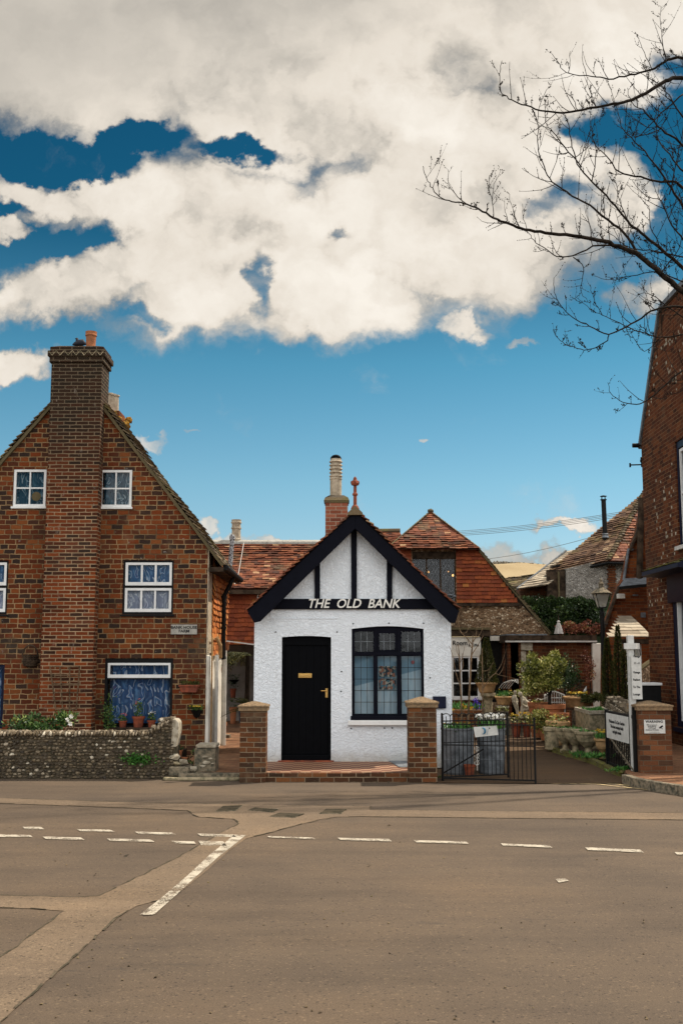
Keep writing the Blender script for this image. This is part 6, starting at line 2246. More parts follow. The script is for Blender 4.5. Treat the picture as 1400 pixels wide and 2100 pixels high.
# trellis on the chimney breast
YT2 = YCB - .035
t = thing('trellis', 'small fan-shaped wooden trellis fixed low on the chimney breast', 'trellis', at(133, 1452, YT2))
m = MB()
for k in range(4):
    u = k / 3
    m.bar(at(115 + 42 * u, 1455, YT2), at(103 + 61 * u, 1366, YT2), .022, .012, up=(0, 1, 0))
m.build('upright', 'twig', t)
m = MB()
for k in range(6):
    v = k / 5
    py = 1455 - 88 * v
    m.bar(at(115 - 12 * v - 1, py, YT2 - .013), at(157 + 7 * v + 1, py, YT2 - .013), .020, .012, up=(0, 1, 0))
m.build('rail', 'twig', t)
# wicker half basket
p = at(64, 1352, HY)
t = thing('wall_basket', 'round wicker wall basket hanging left of the chimney breast', 'basket', p)
m = MB()
for k in range(6):
    th0 = 0
    rr = .14 - .012 * abs(k - 2)
    zz = p.z + (k - 3) * .035
    pts = [Vector((p.x + rr * math.cos(PI + PI * i / 10), HY - .005 + rr * .8 * math.sin(PI + PI * i / 10), zz)) for i in range(11)]
    m.tube(pts, .017, 6)
for i in range(8):
    th = PI + PI * (i + .5) / 8
    m.tube([(p.x + .13 * math.cos(th), HY + .11 * math.sin(th), p.z + .07), (p.x + .14 * math.cos(th), HY + .115 * math.sin(th), p.z - .05), (p.x + .05 * math.cos(th), HY + .06 * math.sin(th), p.z - .14)], .01, 5)
m.build('weave', 'old_timber', t)
pts = [Vector((p.x + .14 * math.cos(PI * i / 12), HY - .06, p.z + .05 + .20 * math.sin(PI * i / 12))) for i in range(13)]
MB().tube(pts, .014, 6).build('handle', 'old_timber', t)
# window box and half planter
a, b = at(368, 1420, HY - .2), at(406, 1405, HY - .2)
t = thing('wall_planter', 'terracotta trough planter fixed to the brick wall right of the big window', 'planter', ((a.x + b.x) / 2, HY - .1, a.z))
m = MB().prism([(a.x + .03, HY - .2, a.z), (b.x - .03, HY - .2, a.z), (b.x, HY - .2, b.z - .03), (a.x, HY - .2, b.z - .03)], (0, .19, 0))
m.box(a.x - .015, b.x + .015, HY - .215, HY - .01, b.z - .029, b.z)
m.build('trough', 'red_clay', t, bevel=.005)
m = MB()
for _ in range(110):
    m.leaf((random.uniform(a.x, b.x), HY - random.uniform(.05, .18), b.z + random.uniform(-.01, .04)), (random.gauss(0, .7), -.3, 1), .06, asp=.3)
m.build('leaves', 'leaf_conifer', t)
p = at(402, 1462, HY - .1)
t = thing('wall_planter', 'dark half-round basket with yellow flowers low on the brick wall by the corner', 'planter', (p.x, HY - .1, p.z))
m = MB()
m.add([(p.x + q[0], HY - .005 - q[1], p.z + q[2]) for q in [(-.11, 0, .05), (0, .16, .05), (.11, 0, .05), (-.06, .1, .05), (.06, .1, .05), (0, .04, -.10), (-.05, .0, -.07), (.05, .0, -.07)]],
      [(0, 6, 3), (3, 6, 5), (3, 5, 1), (1, 5, 4), (4, 5, 7), (4, 7, 2), (0, 3, 1, 4, 2)])
m.build('basket', 'iron', t)
grow(t, Vector((p.x, HY - .09, p.z + .05)), .13, 'leafy', 70, .07, 'petal_yellow', .018, 1.0, 'leaf_green', 18)

# ------------------------------------------------------------------ forecourt to drive: iron gates
def gate_leaf(label, A, Bp, z0, z1, n, hoops, diag=True, first=1):
    A, Bp = Vector(A), Vector(Bp)
    t = thing('iron_gate', label, 'gate', (A.x, A.y, 0), 'iron entrance gates')
    U = (Bp - A)
    m = MB()
    m.tube([A + Vector((0, 0, z0 - .06)), A + Vector((0, 0, z1 + .03))], .016, 8)
    m.tube([Bp + Vector((0, 0, z0 - .12)), Bp + Vector((0, 0, z1 + .02))], .016, 8)
    m.bar(A + Vector((0, 0, z0)), Bp + Vector((0, 0, z0)), .010, .022)
    m.bar(A + Vector((0, 0, z0 + (z1 - z0) * .55)), Bp + Vector((0, 0, z0 + (z1 - z0) * .55)), .008, .014)
    m.bar(A + Vector((0, 0, z1 - .09)), Bp + Vector((0, 0, z1 - .09)), .010, .018)
    if diag:
        m.bar(A + Vector((0, .02, z0 + .05)), A + U * .62 + Vector((0, .02, z0 + (z1 - z0) * .42)), .012, .02)
    m.build('frame', 'iron', t)
    m = MB()
    for i in range(first, n):
        c = A + U * (i / n)
        m.tube([c + Vector((0, 0, z0)), c + Vector((0, 0, z1 - .02))], .0058, 6)
    m.build('bars', 'iron', t)
    if hoops:
        m = MB()
        d = U.normalized()
        w = U.length / n
        for i in range(0, n, 2):
            c = A + U * ((i + 1) / n) + Vector((0, 0, z1 - .03))
            m.tube([c + d * w * math.cos(PI * k / 8) + Vector((0, 0, .05 * math.sin(PI * k / 8))) for k in range(9)], .0075, 6)
        m.build('hoops', 'iron', t)
    return t


gA = Vector((X(907, 1590, 16.35), 16.35, 0))
g1 = gate_leaf('black hooped iron gate leaf with a bent white notice, hung on the brick pier', gA, (X(1041, 1570, 16.75), 16.75, 0), .06, Z(1466, 16.4), 16, True)
g2 = gate_leaf('second plain-barred iron gate leaf reaching farther into the driveway entrance', gA + Vector((.0, -.05, 0)), (X(1097, 1590, 16.0), 16.0, 0), .05, Z(1474, 16.05), 22, False, diag=False, first=16)
# notice on the gate
q = [at(970, 1491, 16.2), at(1018, 1488, 16.15), at(1021, 1507, 16.15), at(974, 1512, 16.2)]
t = thing('gate_notice', 'creased white notice with a small blue swirl tied to the iron gate', 'sign', sum(q, Vector()) / 4)
MB().prism(q[::-1], (0, .004, 0)).build('sheet', 'sign_white', t)
m = MB()
cc = at(989, 1499, 16.17)
m.tube([cc + Vector((.035 * math.cos(a_), -.004, .045 * math.sin(a_))) for a_ in [PI * .62 - i * PI * 1.2 / 10 for i in range(11)]], [.002, .006, .010, .013, .014, .014, .013, .011, .008, .005, .002], 5)
m.build('blue_swirl', 'sign_blue', t)
MB().stone(at(1003, 1493.5, 16.155), .011, .004, .009, rough=.05).build('dot', 'iron', t)
m = MB().bar(at(1000, 1495, 16.155), at(998, 1507, 16.155), .004, .003, up=(0, 1, 0))
m.build('pen_line', 'sign_blue', t)

# right black gate, opened inwards, with the cream board
HG, FG = Vector((X(1304, 1590, 16.5), 16.5, 0)), Vector((X(1246, 1560, 18.1), 18.1, 0))
t = thing('board_gate', 'black iron gate opened inwards against the flint wall, carrying a white lettered board', 'gate', HG, 'iron entrance gates')
zt_ = 1.05
U = FG - HG
m = MB()
m.bar(HG + Vector((0, 0, .05)), HG + Vector((0, 0, zt_ + .03)), .06, .05, up=(0, 1, 0))
m.bar(FG + Vector((0, 0, .07)), FG + Vector((0, 0, zt_ - .08)), .06, .05, up=(0, 1, 0))
m.bar(HG + Vector((0, 0, .10)), FG + Vector((0, 0, .10)), .03, .05)
m.bar(HG + Vector((0, 0, zt_ - .12)), FG + Vector((0, 0, zt_ - .12)), .03, .05)
m.build('frame', 'iron', t)
m = MB()
for i in range(1, 16):
    c = HG + U * i / 16
    m.tube([c + Vector((0, 0, .1)), c + Vector((0, 0, zt_ - .12))], .009, 6)
m.build('bars', 'iron', t)
MB().bar(HG + Vector((-.03, 0, .12)), HG + U * .8 + Vector((-.03, 0, .52)), .018, .02).build('brace', 'dark_stone', t)
n3 = Vector((U.y, -U.x, 0)).normalized()
if n3.x > 0:
    n3 = -n3
off = n3 * .04
b0, b1 = HG + U * .14 + off, HG + U * .93 + off
zb0, zb1 = .52, .92
bd = MB().prism([b0 + Vector((0, 0, zb0)), b1 + Vector((0, 0, zb0)), b1 + Vector((0, 0, zb1)), b0 + Vector((0, 0, zb1))], -n3 * .012).build('board', 'sign_white', t)
yaw = math.atan2(-(U.y), -(U.x))
cm = (b0 + b1) / 2 + n3 * .003
text('Welcome To Our Garden\nThe best vintage finds\nand gifts inside', .074, cm + Vector((0, 0, (zb0 + zb1) / 2)), bd, bold=.0012, depth=.001, yaw=yaw, stack=1.05, sx=1.15)

# white finger post
PX = G(1297, 1588, 0)
fpY = 16.62
pxc = X(1296, 1400, fpY)
t = thing('sign_post', 'tall white square post with a cross-piece and hanging lettered strip at the drive entrance', 'sign post', (pxc, fpY, 0))
hw2 = 6.0 * fpY / F
MB().box(pxc - hw2, pxc + hw2, fpY, fpY + .1, 0, Z(1303, fpY)).build('post', 'sign_white', t, bevel=.006)
m = MB()
a, b = at(1279, 1331, fpY - .03), at(1303, 1319, fpY - .03)
m.box(a.x, b.x, fpY - .035, fpY - .002, a.z, b.z)
m.prism([Vector((b.x, fpY - .035, a.z)), Vector((b.x + .10, fpY + .13, a.z)), Vector((b.x + .10, fpY + .13, b.z)), Vector((b.x, fpY - .035, b.z))], (-.02, .012, 0))
m.build('cross_piece', 'sign_white', t)
a, b = at(1296, 1434, fpY - .06), at(1313, 1345, fpY - .06)
m = MB().box(a.x, b.x, fpY - .065, fpY - .052, a.z, b.z)
st = m.build('hanging_strip', 'sign_white', t)
for i, (w, py) in enumerate((('Vintage', 1346), ('11 - 4', 1360), ('Vintage', 1379), ('Fashion', 1394), ('To The', 1409), ('Lounge', 1424))):
    p = at(1304.5, py, fpY - .07)
    text(w, .046, (p.x, fpY - .067, p.z), st, bold=.0012, depth=.001, sx=.78)
m = MB()
for px in (1299, 1311):
    q = at(px, 1340, fpY - .045)
    m.tube([q + Vector((0, 0, .06)), q + Vector((.006, 0, 0)), q + Vector((0, 0, -.06))], .006, 5)
m.build('hook', 'iron', t)

# ------------------------------------------------------------------ left of the drive: tubs and plants
tb1 = planter('galvanised_tub', 'larger galvanised dustbin planter directly behind the hooped iron gate, next to the pier', 'planter', 939, 1573, 1492, 66, 'tub', 'galvanised', Y=17.3, z0=.012, plants=(('leafy', 170, .12, 'petal_yellow', .014, 1.1, 'leaf_bright', 7), ('blades', 60, .14, None, .02, 1, 'leaf_bright', 7)), group='galvanised tubs behind the gate')
tb2 = planter('galvanised_tub', 'smaller galvanised dustbin planter full of white blooms, right of the larger tub', 'planter', 1007, 1570, 1493, 58, 'tub', 'galvanised', Y=17.35, z0=.012, plants=(('blades', 170, .22, 'petal_white', .060, 1.05, 'leaf_bright', 30),), group='galvanised tubs behind the gate')
planter('flower_pot', 'small terracotta pot on the ground between the two galvanised tubs', 'plant pot', 962, 1583, 1568, 24, 'flower', 'red_clay', Y=16.95, z0=.012)
t = thing('wire_ornament', 'white twisted wire ornament standing between the galvanised tubs', 'ornament', (X(979, 1560, 16.9), 16.95, .012))
m = MB()
for k in range(5):
    q = at(977 + 1.2 * (k % 2), 1535 + 7.5 * k, 16.95)
    m.tube([q + Vector((.035 * math.cos(2 * PI * i / 10), 0, .028 * math.sin(2 * PI * i / 10))) for i in range(11)], .007, 5)
m.tube([at(978, 1580, 16.95), at(977, 1528, 16.95)], .008, 5)
m.build('coils', 'pvc', t)
# brick raised bed behind
a, b = at(914, 1478, 24), at(992, 1457, 24)
t = thing('raised_bed', 'brick-edged raised bed with purple hyacinth and daffodils below the white shop window', 'flower bed', ((a.x + b.x) / 2, 24.2, 0))
MB().box(a.x, b.x, 24.0, 24.6, 0, b.z).build('brick_edge', 'pier_brick', t)
m = MB()
for _ in range(260):
    m.leaf((random.uniform(a.x, b.x), random.uniform(24.0, 24.5), b.z + random.uniform(0, .05)), (random.gauss(0, .4), random.gauss(0, .3), 1), random.uniform(.08, .18), asp=.2)
m.build('leaves', 'leaf_bright', t)
m = MB()
for (px, py, n_) in ((976, 1440, 70), (973, 1447, 50), (980, 1446, 40)):
    q = at(px, py, 24.1)
    for _ in range(n_):
        m.leaf(q + Vector((random.gauss(0, .03), random.gauss(0, .02), random.gauss(0, .05))), (random.gauss(0, 1), random.gauss(0, 1), random.gauss(0, 1)), .045, asp=.7)
m.build('hyacinth', 'petal_purple', t)
m = MB()
for (px, py) in ((927, 1455), (962, 1452), (967, 1452), (947, 1446), (953, 1450)):
    q = at(px, py, 24.02)
    for k in range(6):
        m.leaf(q, (math.cos(k), -.5, math.sin(k)), .05, asp=.8)
m.build('daffodils', 'petal_yellow', t)


def sapling(label, Y, stems, base):
    t = thing('bare_sapling', label, 'sapling', (base[0], Y, .02), 'bare saplings in the planters')
    first = True
    for pts, r0, r1 in stems:
        P = smooth_line(path3(pts, Y, .05), 4)
        n_ = len(P)
        MB().tube(P, [r0 + (r1 - r0) * i / (n_ - 1) for i in range(n_)], 6).build('trunk' if first else 'branch', 'twig', t)
        first = False


sapling('bare sapling with two antler-like forks in front of the white tea-room window', 17.6, [
    ([(958, 1500), (961, 1440), (963, 1395), (966, 1345), (968, 1320), (969, 1303)], .020, .008),
    ([(967, 1342), (978, 1325), (990, 1304)], .009, .004), ([(968, 1322), (956, 1308), (945, 1297), (940, 1282), (938, 1262)], .009, .006),
    ([(945, 1298), (954, 1298), (959, 1290), (958, 1278)], .007, .005), ([(968, 1318), (975, 1305), (977, 1285)], .008, .004), ([(968, 1315), (984, 1300), (990, 1280)], .006, .004), ([(967, 1330), (960, 1318), (958, 1305)], .005, .003)], (X(958, 1500, 17.6), 0))
sapling('thinner bare sapling with a bunch of upright twigs at the corner of the white cottage', 17.5, [
    ([(946, 1500), (945, 1440), (943, 1390), (941, 1345), (939, 1322)], .016, .006),
    ([(944, 1410), (933, 1375), (928, 1345), (920, 1325)], .008, .004), ([(942, 1362), (948, 1345), (952, 1325)], .006, .003), ([(942, 1350), (936, 1335), (934, 1322)], .005, .003), ([(943, 1380), (949, 1365), (947, 1340)], .005, .003)], (X(946, 1500, 17.5), 0))
sapling('bare sapling with arching side branches before the dark conical shrub', 17.9, [
    ([(989, 1500), (989, 1440), (989, 1395), (988, 1350), (988, 1330)], .014, .006),
    ([(990, 1412), (1003, 1392), (1014, 1382), (1022, 1384)], .008, .005), ([(1014, 1382), (1026, 1365), (1033, 1345), (1038, 1330)], .006, .003), ([(1022, 1384), (1040, 1388), (1062, 1394)], .005, .003),
    ([(989, 1376), (1000, 1374), (1011, 1358)], .006, .003), ([(988, 1362), (982, 1350), (985, 1340)], .005, .003), ([(1003, 1392), (1000, 1380), (1008, 1368)], .004, .002), ([(1022, 1384), (1030, 1372), (1036, 1352)], .005, .002)], (X(989, 1500, 17.9), 0))


# conical shrub in an urn on a plinth
def pedestal(label, px, pyb, pyt, wpx, Y, mat='stone'):
    c = at(px, pyt, Y)
    t = thing('stone_plinth', label, 'plinth', (c.x, Y, .012))
    r = wpx * Y / F / 2
    MB().lathe((c.x, Y, .012), [(a * 1, b) for a, b in pot_profile('ped', r, c.z - .012)], 4 if mat == 'x' else 18).build('shaft', mat, t)
    return c.z


YU = 27.0
zt_ = pedestal('grey fluted plinth carrying the wide urn with the conical shrub', 1000, 1470, 1421, 30, YU, 'stone')
t = planter('stone_urn', 'wide fluted stone urn holding the tall conical shrub', 'urn', 997, 1421, 1399, 42, 'low', 'terracotta_pale', Y=YU, z0=zt_ + .002)
c = at(997, 1400, YU)
zt2 = Z(1308, YU)
sh2 = thing('conical_shrub', 'tall dark green conical shrub growing in the wide stone urn', 'shrub', (c.x, YU, c.z))
m = MB()
H_ = zt2 - c.z
for _ in range(3600):
    v = random.random() ** 1.25
    r = .25 * (1 - v) ** .85 + .02
    a = random.uniform(0, 2 * PI)
    q = r * random.uniform(.6, 1.05)
    m.leaf((c.x + .01 + q * math.cos(a), YU + q * math.sin(a), c.z - .02 + v * H_), (math.cos(a), math.sin(a), random.uniform(.2, 1.4)), .05, asp=.45)
m.build('crown', 'leaf_conifer', sh2)
MB().tube([(c.x, YU, c.z - .03), (c.x, YU, c.z + H_ * .7)], [.03, .012], 6).build('trunk', 'bark', sh2)

YB2 = 26.2
zt_ = pedestal('short square-looking plinth under the tan planter left of the statues', 1031, 1470, 1446, 24, YB2, 'dark_stone')
planter('stone_planter', 'tan oval planter with daffodil leaves, raised on a plinth left of the statues', 'planter', 1032, 1446, 1428, 34, 'low', 'terracotta_pale', Y=YB2, z0=zt_ + .002, plants=(('blades', 70, .17, 'petal_yellow', .02, 1, 'leaf_bright', 3), ('leafy', 30, .05, None, .02, 1, 'leaf_olive', 3)))
for px, lb in ((1024, 'left one of the two small pots of white snowdrops below the tan planter'), (1037, 'right one of the two small pots of white snowdrops below the tan planter')):
    planter('flower_pot', lb, 'plant pot', px, 1469, 1458, 12, 'flower', 'dark_stone', Y=25.8, plants=(('leafy', 36, .11, 'petal_white', .016, 1.1, 'leaf_olive', 7),), group='pots of snowdrops')
a = at(1018, 1476, 18.3)
tag(MB().box(X(1012, 1472, 25.8), X(1048, 1472, 25.8), 25.6, 26.0, 0, Z(1470, 25.8) - .002).build('stone_ledge', 'dark_stone', bevel=.01), 'dark stone ledge under the two pots of snowdrops', 'ledge')


# statues
def statue(name, label, c, sc, joints, mat='pale_stone'):
    """joints: list of chains; each chain a list of (x, y, z, radius) in units of sc, merged into one skin by voxel remesh"""
    m = MB()
    for ch in joints:
        m.tube([Vector(c) + Vector((x, y, z)) * sc for x, y, z, r in ch], [r * sc for *_, r in ch], 10)
    o = m.build(name, mat, smooth=True)
    rm = o.modifiers.new('merge', 'REMESH')
    rm.mode = 'VOXEL'
    rm.voxel_size = .018 * sc
    rm.use_smooth_shade = True
    return tag(o, label, 'statue')


c = Vector((X(1056, 1460, 25.6), 25.6, Z(1464, 25.6)))
statue('statue', 'slim pale stone figure leaning back, the left one of the two garden statues', c, .52*1.0, [
    [(.10, 0, 0, .06), (.07, 0, .2, .08), (.02, 0, .42, .11), (-.04, 0, .55, .11), (-.05, 0, .70, .12), (-.02, 0, .80, .10), (.0, 0, .86, .045), (.0, -.01, .92, .07), (.0, -.01, .98, .085), (.0, -.01, 1.04, .06)],
    [(-.05, -.08, .78, .04), (-.12, -.10, .62, .035), (-.06, -.14, .52, .03)], [(.0, .08, .78, .04), (.1, .05, .64, .035), (.12, -.02, .5, .03)], [(.12, -.03, 0, .05), (.16, -.05, -.12, .05), (.2, -.06, -.2, .06)]])
c = Vector((X(1073, 1470, 25.4), 25.4, Z(1474, 25.4)))
statue('statue', 'pale stone child figure holding a bowl, the right one of the two garden statues', c, .58, [
    [(-.06, 0, 0, .07), (-.05, 0, .18, .09), (-.01, 0, .36, .13), (.05, 0, .50, .15), (.04, 0, .66, .15), (-.02, -.02, .80, .11), (-.08, -.04, .88, .06), (-.12, -.06, .94, .09), (-.14, -.07, 1.0, .095), (-.14, -.07, 1.07, .06)],
    [(-.02, -.12, .76, .05), (-.08, -.18, .58, .045), (.08, -.22, .48, .04), (.18, -.2, .5, .035)], [(.10, .06, .74, .05), (.24, 0, .62, .045), (.22, -.12, .48, .04)],
    [(.02, -.02, .36, .12), (.16, -.12, .36, .10), (.20, -.14, .18, .07), (.18, -.13, 0, .06)], [(.12, -.2, .44, .10), (.24, -.18, .42, .09)]])
tag(MB().lathe((X(1068, 1480, 25.6), 25.6, .012), [(.22, 0), (.20, .05), (.18, Z(1470, 25.6) - .08), (.21, Z(1470, 25.6) - .03)], 14).build('stone_plinth', 'dark_stone'), 'dark round stump-like plinth under the two statues', 'plinth')
tag(MB().crown((X(1070, 1418, 26), 26, Z(1421, 26)), (.34, .25, .09), 420, .065, 8).build('trailing_plant', 'leaf_olive'), 'yellow-green trailing plant hanging over the heads of the statues', 'plant')
m = MB()
for k in range(5):
    a0 = at(1022 + 5 * k, 1412, 26)
    m.tube(smooth_line([a0, at(1030 + 6 * k, 1402 - k, 25.9), at(1040 + 5 * k, 1397 - k, 25.9), at(1049 + 3 * k, 1394 + 2 * k, 25.8)]), .006, 5)
tag(m.build('wire_arch', 'pvc'), 'bent pale wire hoops arching above the tan planter', 'wire frame')

# pots with pansies behind the gate end
for (px, pyb, pyt, w, lb) in ((1058, 1501, 1483, 22, 'dark red pot of yellow pansies right behind the iron gate, nearest the tubs'), (1080, 1501, 1482, 20, 'dark red pot of yellow pansies just left of the big terracotta pots')):
    planter('flower_pot', lb, 'plant pot', px, pyb, pyt, w, 'flower', 'red_clay', Y=24.9, z0=.012, plants=(('leafy', 80, .24, 'petal_yellow', .022, 1.2, 'leaf_olive', 15),), group='pots of yellow pansies')

# big terracotta pots and bush
tag(MB().crown((X(1108, 1470, 22.9), 22.9, Z(1478, 22.9)), (.30, .2, .24), 1100, .055, 10).build('trailing_plant', 'leaf_olive'), 'yellow-green plant sprawling in front of the large banded terracotta pot', 'plant')
planter('terracotta_pot', 'squat ringed terracotta pot in front of the large banded one, behind the pale rimmed pot', 'plant pot', 1146, 1520, 1462, 40, 'big', 'terracotta', Y=22.9, z0=.05, n=24)
YBG = 23.5
planter('terracotta_pot', 'large banded terracotta pot holding the big speckled bush', 'plant pot', 1129, 1502, 1444, 58, 'big', 'terracotta', Y=YBG, z0=.05, n=28)
planter('terracotta_pot', 'tall terracotta pot half hidden behind the large banded pot', 'plant pot', 1104, 1500, 1440, 40, 'big', 'terracotta', Y=24.4, z0=.05, n=26, plants=(('leafy', 60, .12, 'petal_white', .02, 1, 'leaf_olive', 8),))
t = thing('potted_bush', 'big round yellow-green speckled bush growing in the large terracotta pot', 'bush', (X(1126, 1445, YBG), YBG, Z(1447, YBG)))
c = at(1112, 1383, YBG + .1)
m = MB().crown((c.x - .02, YBG + .1, c.z), (.50, .50, .56), 6000, .075, 34, asp=.5, cr0=.16, cr1=.36)
m.crown((c.x + .16, YBG, c.z + .02), (.36, .4, .52), 2600, .075, 18, asp=.5, cr0=.18, cr1=.36)
m.build('crown', 'leaf_olive', t)
m = MB()
b0 = Vector((X(1126, 1445, YBG), YBG, Z(1449, YBG)))
m.tube([b0, b0 + Vector((0, 0, .35)), b0 + Vector((-.05, 0, .8))], [.035, .03, .015], 8)
for k in range(9):
    a = random.uniform(0, 6.28)
    m.tube([b0 + Vector((0, 0, .12 + .04 * k)), b0 + Vector((.2 * math.cos(a) - .05, .2 * math.sin(a), .4 + .05 * k))], [.014, .006], 5)
m.build('trunk', 'bark', t)
c = at(1160, 1376, 25.6)
t = thing('garden_shrub', 'dark green shrub in the shade behind the speckled bush', 'shrub', (c.x, 25.8, .02))
MB().crown((c.x + .03, 25.8, c.z - .2), (.40, .4, .52), 1800, .06, 14).build('crown', 'leaf_dark', t)
MB().tube([(c.x, 25.8, .02), (c.x, 25.8, c.z)], .02, 6).build('trunk', 'bark', t)
c = at(1212, 1365, 27.2)
t = thing('red_shrub', 'red-leaved climbing shrub against the brick extension beside the cream pilaster', 'shrub', (c.x, 27.3, .02))
MB().crown((c.x, 27.4, c.z - .1), (.22, .18, .5), 620, .05, 10).build('crown', 'leaf_red', t)
MB().tube([(c.x, 27.4, .02), (c.x, 27.4, c.z)], .015, 6).build('trunk', 'bark', t)

# roof-top planting and folded parasol
m = MB()
for k in range(9):
    q = at(1152 + 10 * k, 1292 - (k % 3) * 3, EY + 1.6)
    m.crown((q.x, EY + 1.7, q.z), (.2, .25, .17), 300, .065, 5)
tag(m.build('red_hedge', 'leaf_red'), 'red-leaved low hedge growing above the flat roof beside the folded parasol', 'hedge')
q = at(1145, 1302, EY + 1.4)
zt_ = Z(1262, EY + 1.4)
t = thing('parasol', 'small folded pale parasol standing above the flat-roofed extension', 'parasol', (q.x, q.y, zf1))
MB().tube([(q.x, q.y, zf1), (q.x, q.y, zt_ + .02)], .012, 8).build('pole', 'old_timber', t)
m = MB()
n_ = 14
prof = [(.10, q.z - zf1 + .02 - 0.0), (.085, .18), (.05, .30), (.03, zt_ - zf1 - .04), (.035, zt_ - zf1 - .02), (.008, zt_ - zf1 + .02)]
vs = []
zb = q.z
for i, (rr, h_) in enumerate([(.105, .03), (.085, .14), (.055, .26), (.028, .33), (.042, .36), (.008, .40)]):
    for k in range(24):
        th = 2 * PI * k / 24
        r_ = rr * (1 + .22 * math.cos(6 * th))
        vs.append((q.x + r_ * math.cos(th), q.y + r_ * math.sin(th), zb + h_))
m.add(vs, [(i * 24 + k, i * 24 + (k + 1) % 24, (i + 1) * 24 + (k + 1) % 24, (i + 1) * 24 + k) for i in range(5) for k in range(24)])
m.build('canopy', 'cloth', t)

# ------------------------------------------------------------------ right bed
kerbpts = [(1030, 1491), (1050, 1495), (1075, 1499), (1100, 1505), (1117, 1513), (1116, 1527), (1124, 1540), (1150, 1550), (1185, 1560), (1215, 1570), (1245, 1585), (1268, 1594)]
kp = smooth_line([G(px, py, .0) for px, py in kerbpts], 5)
m = MB()
for i in range(len(kp) - 1):
    a, b = kp[i], kp[i + 1]
    d = (b - a)
    nn = Vector((-d.y, d.x, 0)).normalized()
    if nn.x < 0:
        nn = -nn
    j = random.uniform(-.01, .01)
    m.prism([a + Vector((0, 0, 0)), b + Vector((0, 0, 0)), b + nn * .012 + Vector((0, 0, .085 + j)), a + nn * .012 + Vector((0, 0, .085 + j))], nn * .10)
    for _ in range(3):
        m.stone(a.lerp(b, random.random()) + nn * .05 + Vector((0, 0, .08)), .06, .05, .03)
struct(m, 'bed_kerb', 'moss')
bed = [Vector((p.x, p.y, .055)) for p in kp]
bed = [p + Vector((.05, .03, 0)) for p in bed] + [Vector((4.75, 17.3, .055)), Vector((5.95, 24.2, .055)), Vector((6.9, 27.9, .055)), Vector((3.9, 27.9, .055))]
struct(MB().poly(bed if True else bed[::-1]), 'bed_soil', 'soil')

planter('stone_bowl', 'wide fluted tan bowl of bright yellow pansies set high at the back of the bed', 'bowl', 1186, 1452, 1428, 62, 'low', 'terracotta_pale', Y=24.0, n=28, plants=(('leafy', 90, .10, 'petal_yellow', .036, .75, 'leaf_green', 16),))
tag(MB().lathe((X(1186, 1470, 24.0), 24.0, .05), [(.19, 0), (.16, .1), (.16, Z(1452, 24.0) - .1), (.2, Z(1452, 24.0) - .052)], 16).build('stone_plinth', 'dark_stone'), 'dark round plinth under the wide bowl of yellow pansies', 'plinth')
tag(MB().crown((X(1222, 1428, 23.4), 23.4, Z(1432, 23.4)), (.38, .3, .14), 1000, .06, 12).build('trailing_plant', 'leaf_conifer'), 'brownish straggling plant spilling to the right of the wide pansy bowl', 'plant')
# wicker chair back
q = at(1141, 1444, 24.5)
t = thing('wicker_chair', 'white wicker chair partly hidden behind the big potted bush', 'chair', (q.x, 24.5, .05))
m = MB()
for i in range(11):
    th = -1.0 + 2.0 * i / 10
    m.tube([(q.x + .26 * math.sin(th), 24.65 + .12 * math.cos(th), .45), (q.x + .28 * math.sin(th), 24.65 + .14 * math.cos(th), Z(1418 + 9 * abs(th), 24.6))], .009, 5)
for zz in (.5, .6, .7, .8, .9):
    m.tube([(q.x + .27 * math.sin(-1 + .2 * i), 24.65 + .13 * math.cos(-1 + .2 * i), zz) for i in range(11)], .010, 5)
m.tube([(q.x + .28 * math.sin(-1 + .2 * i), 24.65 + .14 * math.cos(-1 + .2 * i), Z(1418 + 9 * abs(-1 + .2 * i), 24.6)) for i in range(11)], .018, 6)
m.build('backrest', 'pvc', t)
MB().lathe((q.x, 24.55, .40), [(.25, 0), (.26, .05)], 16).build('seat', 'pvc', t)
for sx_, sy_ in ((-1, -1), (1, -1), (-1, 1), (1, 1)):
    MB().tube([(q.x + .18 * sx_, 24.55 + .18 * sy_, .05), (q.x + .2 * sx_, 24.55 + .2 * sy_, .40)], .015, 6).build('leg', 'pvc', t)
q = at(1199, 1416, 24.6)
t = thing('dove_ornament', 'small white bird-shaped ornament poking up behind the yellow pansies', 'ornament', q)
MB().tube([q + Vector((-.03, 0, -.10)), q + Vector((0, 0, 0)), q + Vector((.03, 0, .09))], [.03, .035, .006], 8).build('body', 'sign_white', t)
MB().tube([q + Vector((-.03, 0, -.10)), (q.x - .03, q.y, .06)], .01, 5).build('stake', 'twig', t)

# square stone trough: front and left faces visible
TC = G(1210, 1510, .05)
a, b, c_, d = Vector((X(1209, 1500, 21.3), 21.3, 0)), Vector((X(1250, 1500, 21.5), 21.5, 0)), Vector((X(1236, 1470, 23.1), 23.1, 0)), Vector((X(1179, 1480, 22.9), 22.9, 0))
zt_ = Z(1458, 21.3)
t = thing('stone_trough', 'large rectangular lichen-spotted stone trough with a pale rim', 'trough', (a + c_) / 2)
MB().prism([p + Vector((0, 0, .05)) for p in (a, b, c_, d)], (0, 0, zt_ - .12)).build('body', 'stone', t, bevel=.01)
cn = (a + b + c_ + d) / 4
m = MB()
q4 = [a, b, c_, d]
for i in range(4):
    p0, p1 = q4[i], q4[(i + 1) % 4]
    o0, o1 = cn + (p0 - cn) * 1.05, cn + (p1 - cn) * 1.05
    i0, i1 = cn + (p0 - cn) * .86, cn + (p1 - cn) * .86
    for zz_, up in ((zt_ - .06, True),):
        m.prism([v + Vector((0, 0, zt_)) for v in (o0, o1, i1, i0)], (0, 0, -.065))
m.build('rim', 'pale_stone', t)
m = MB()
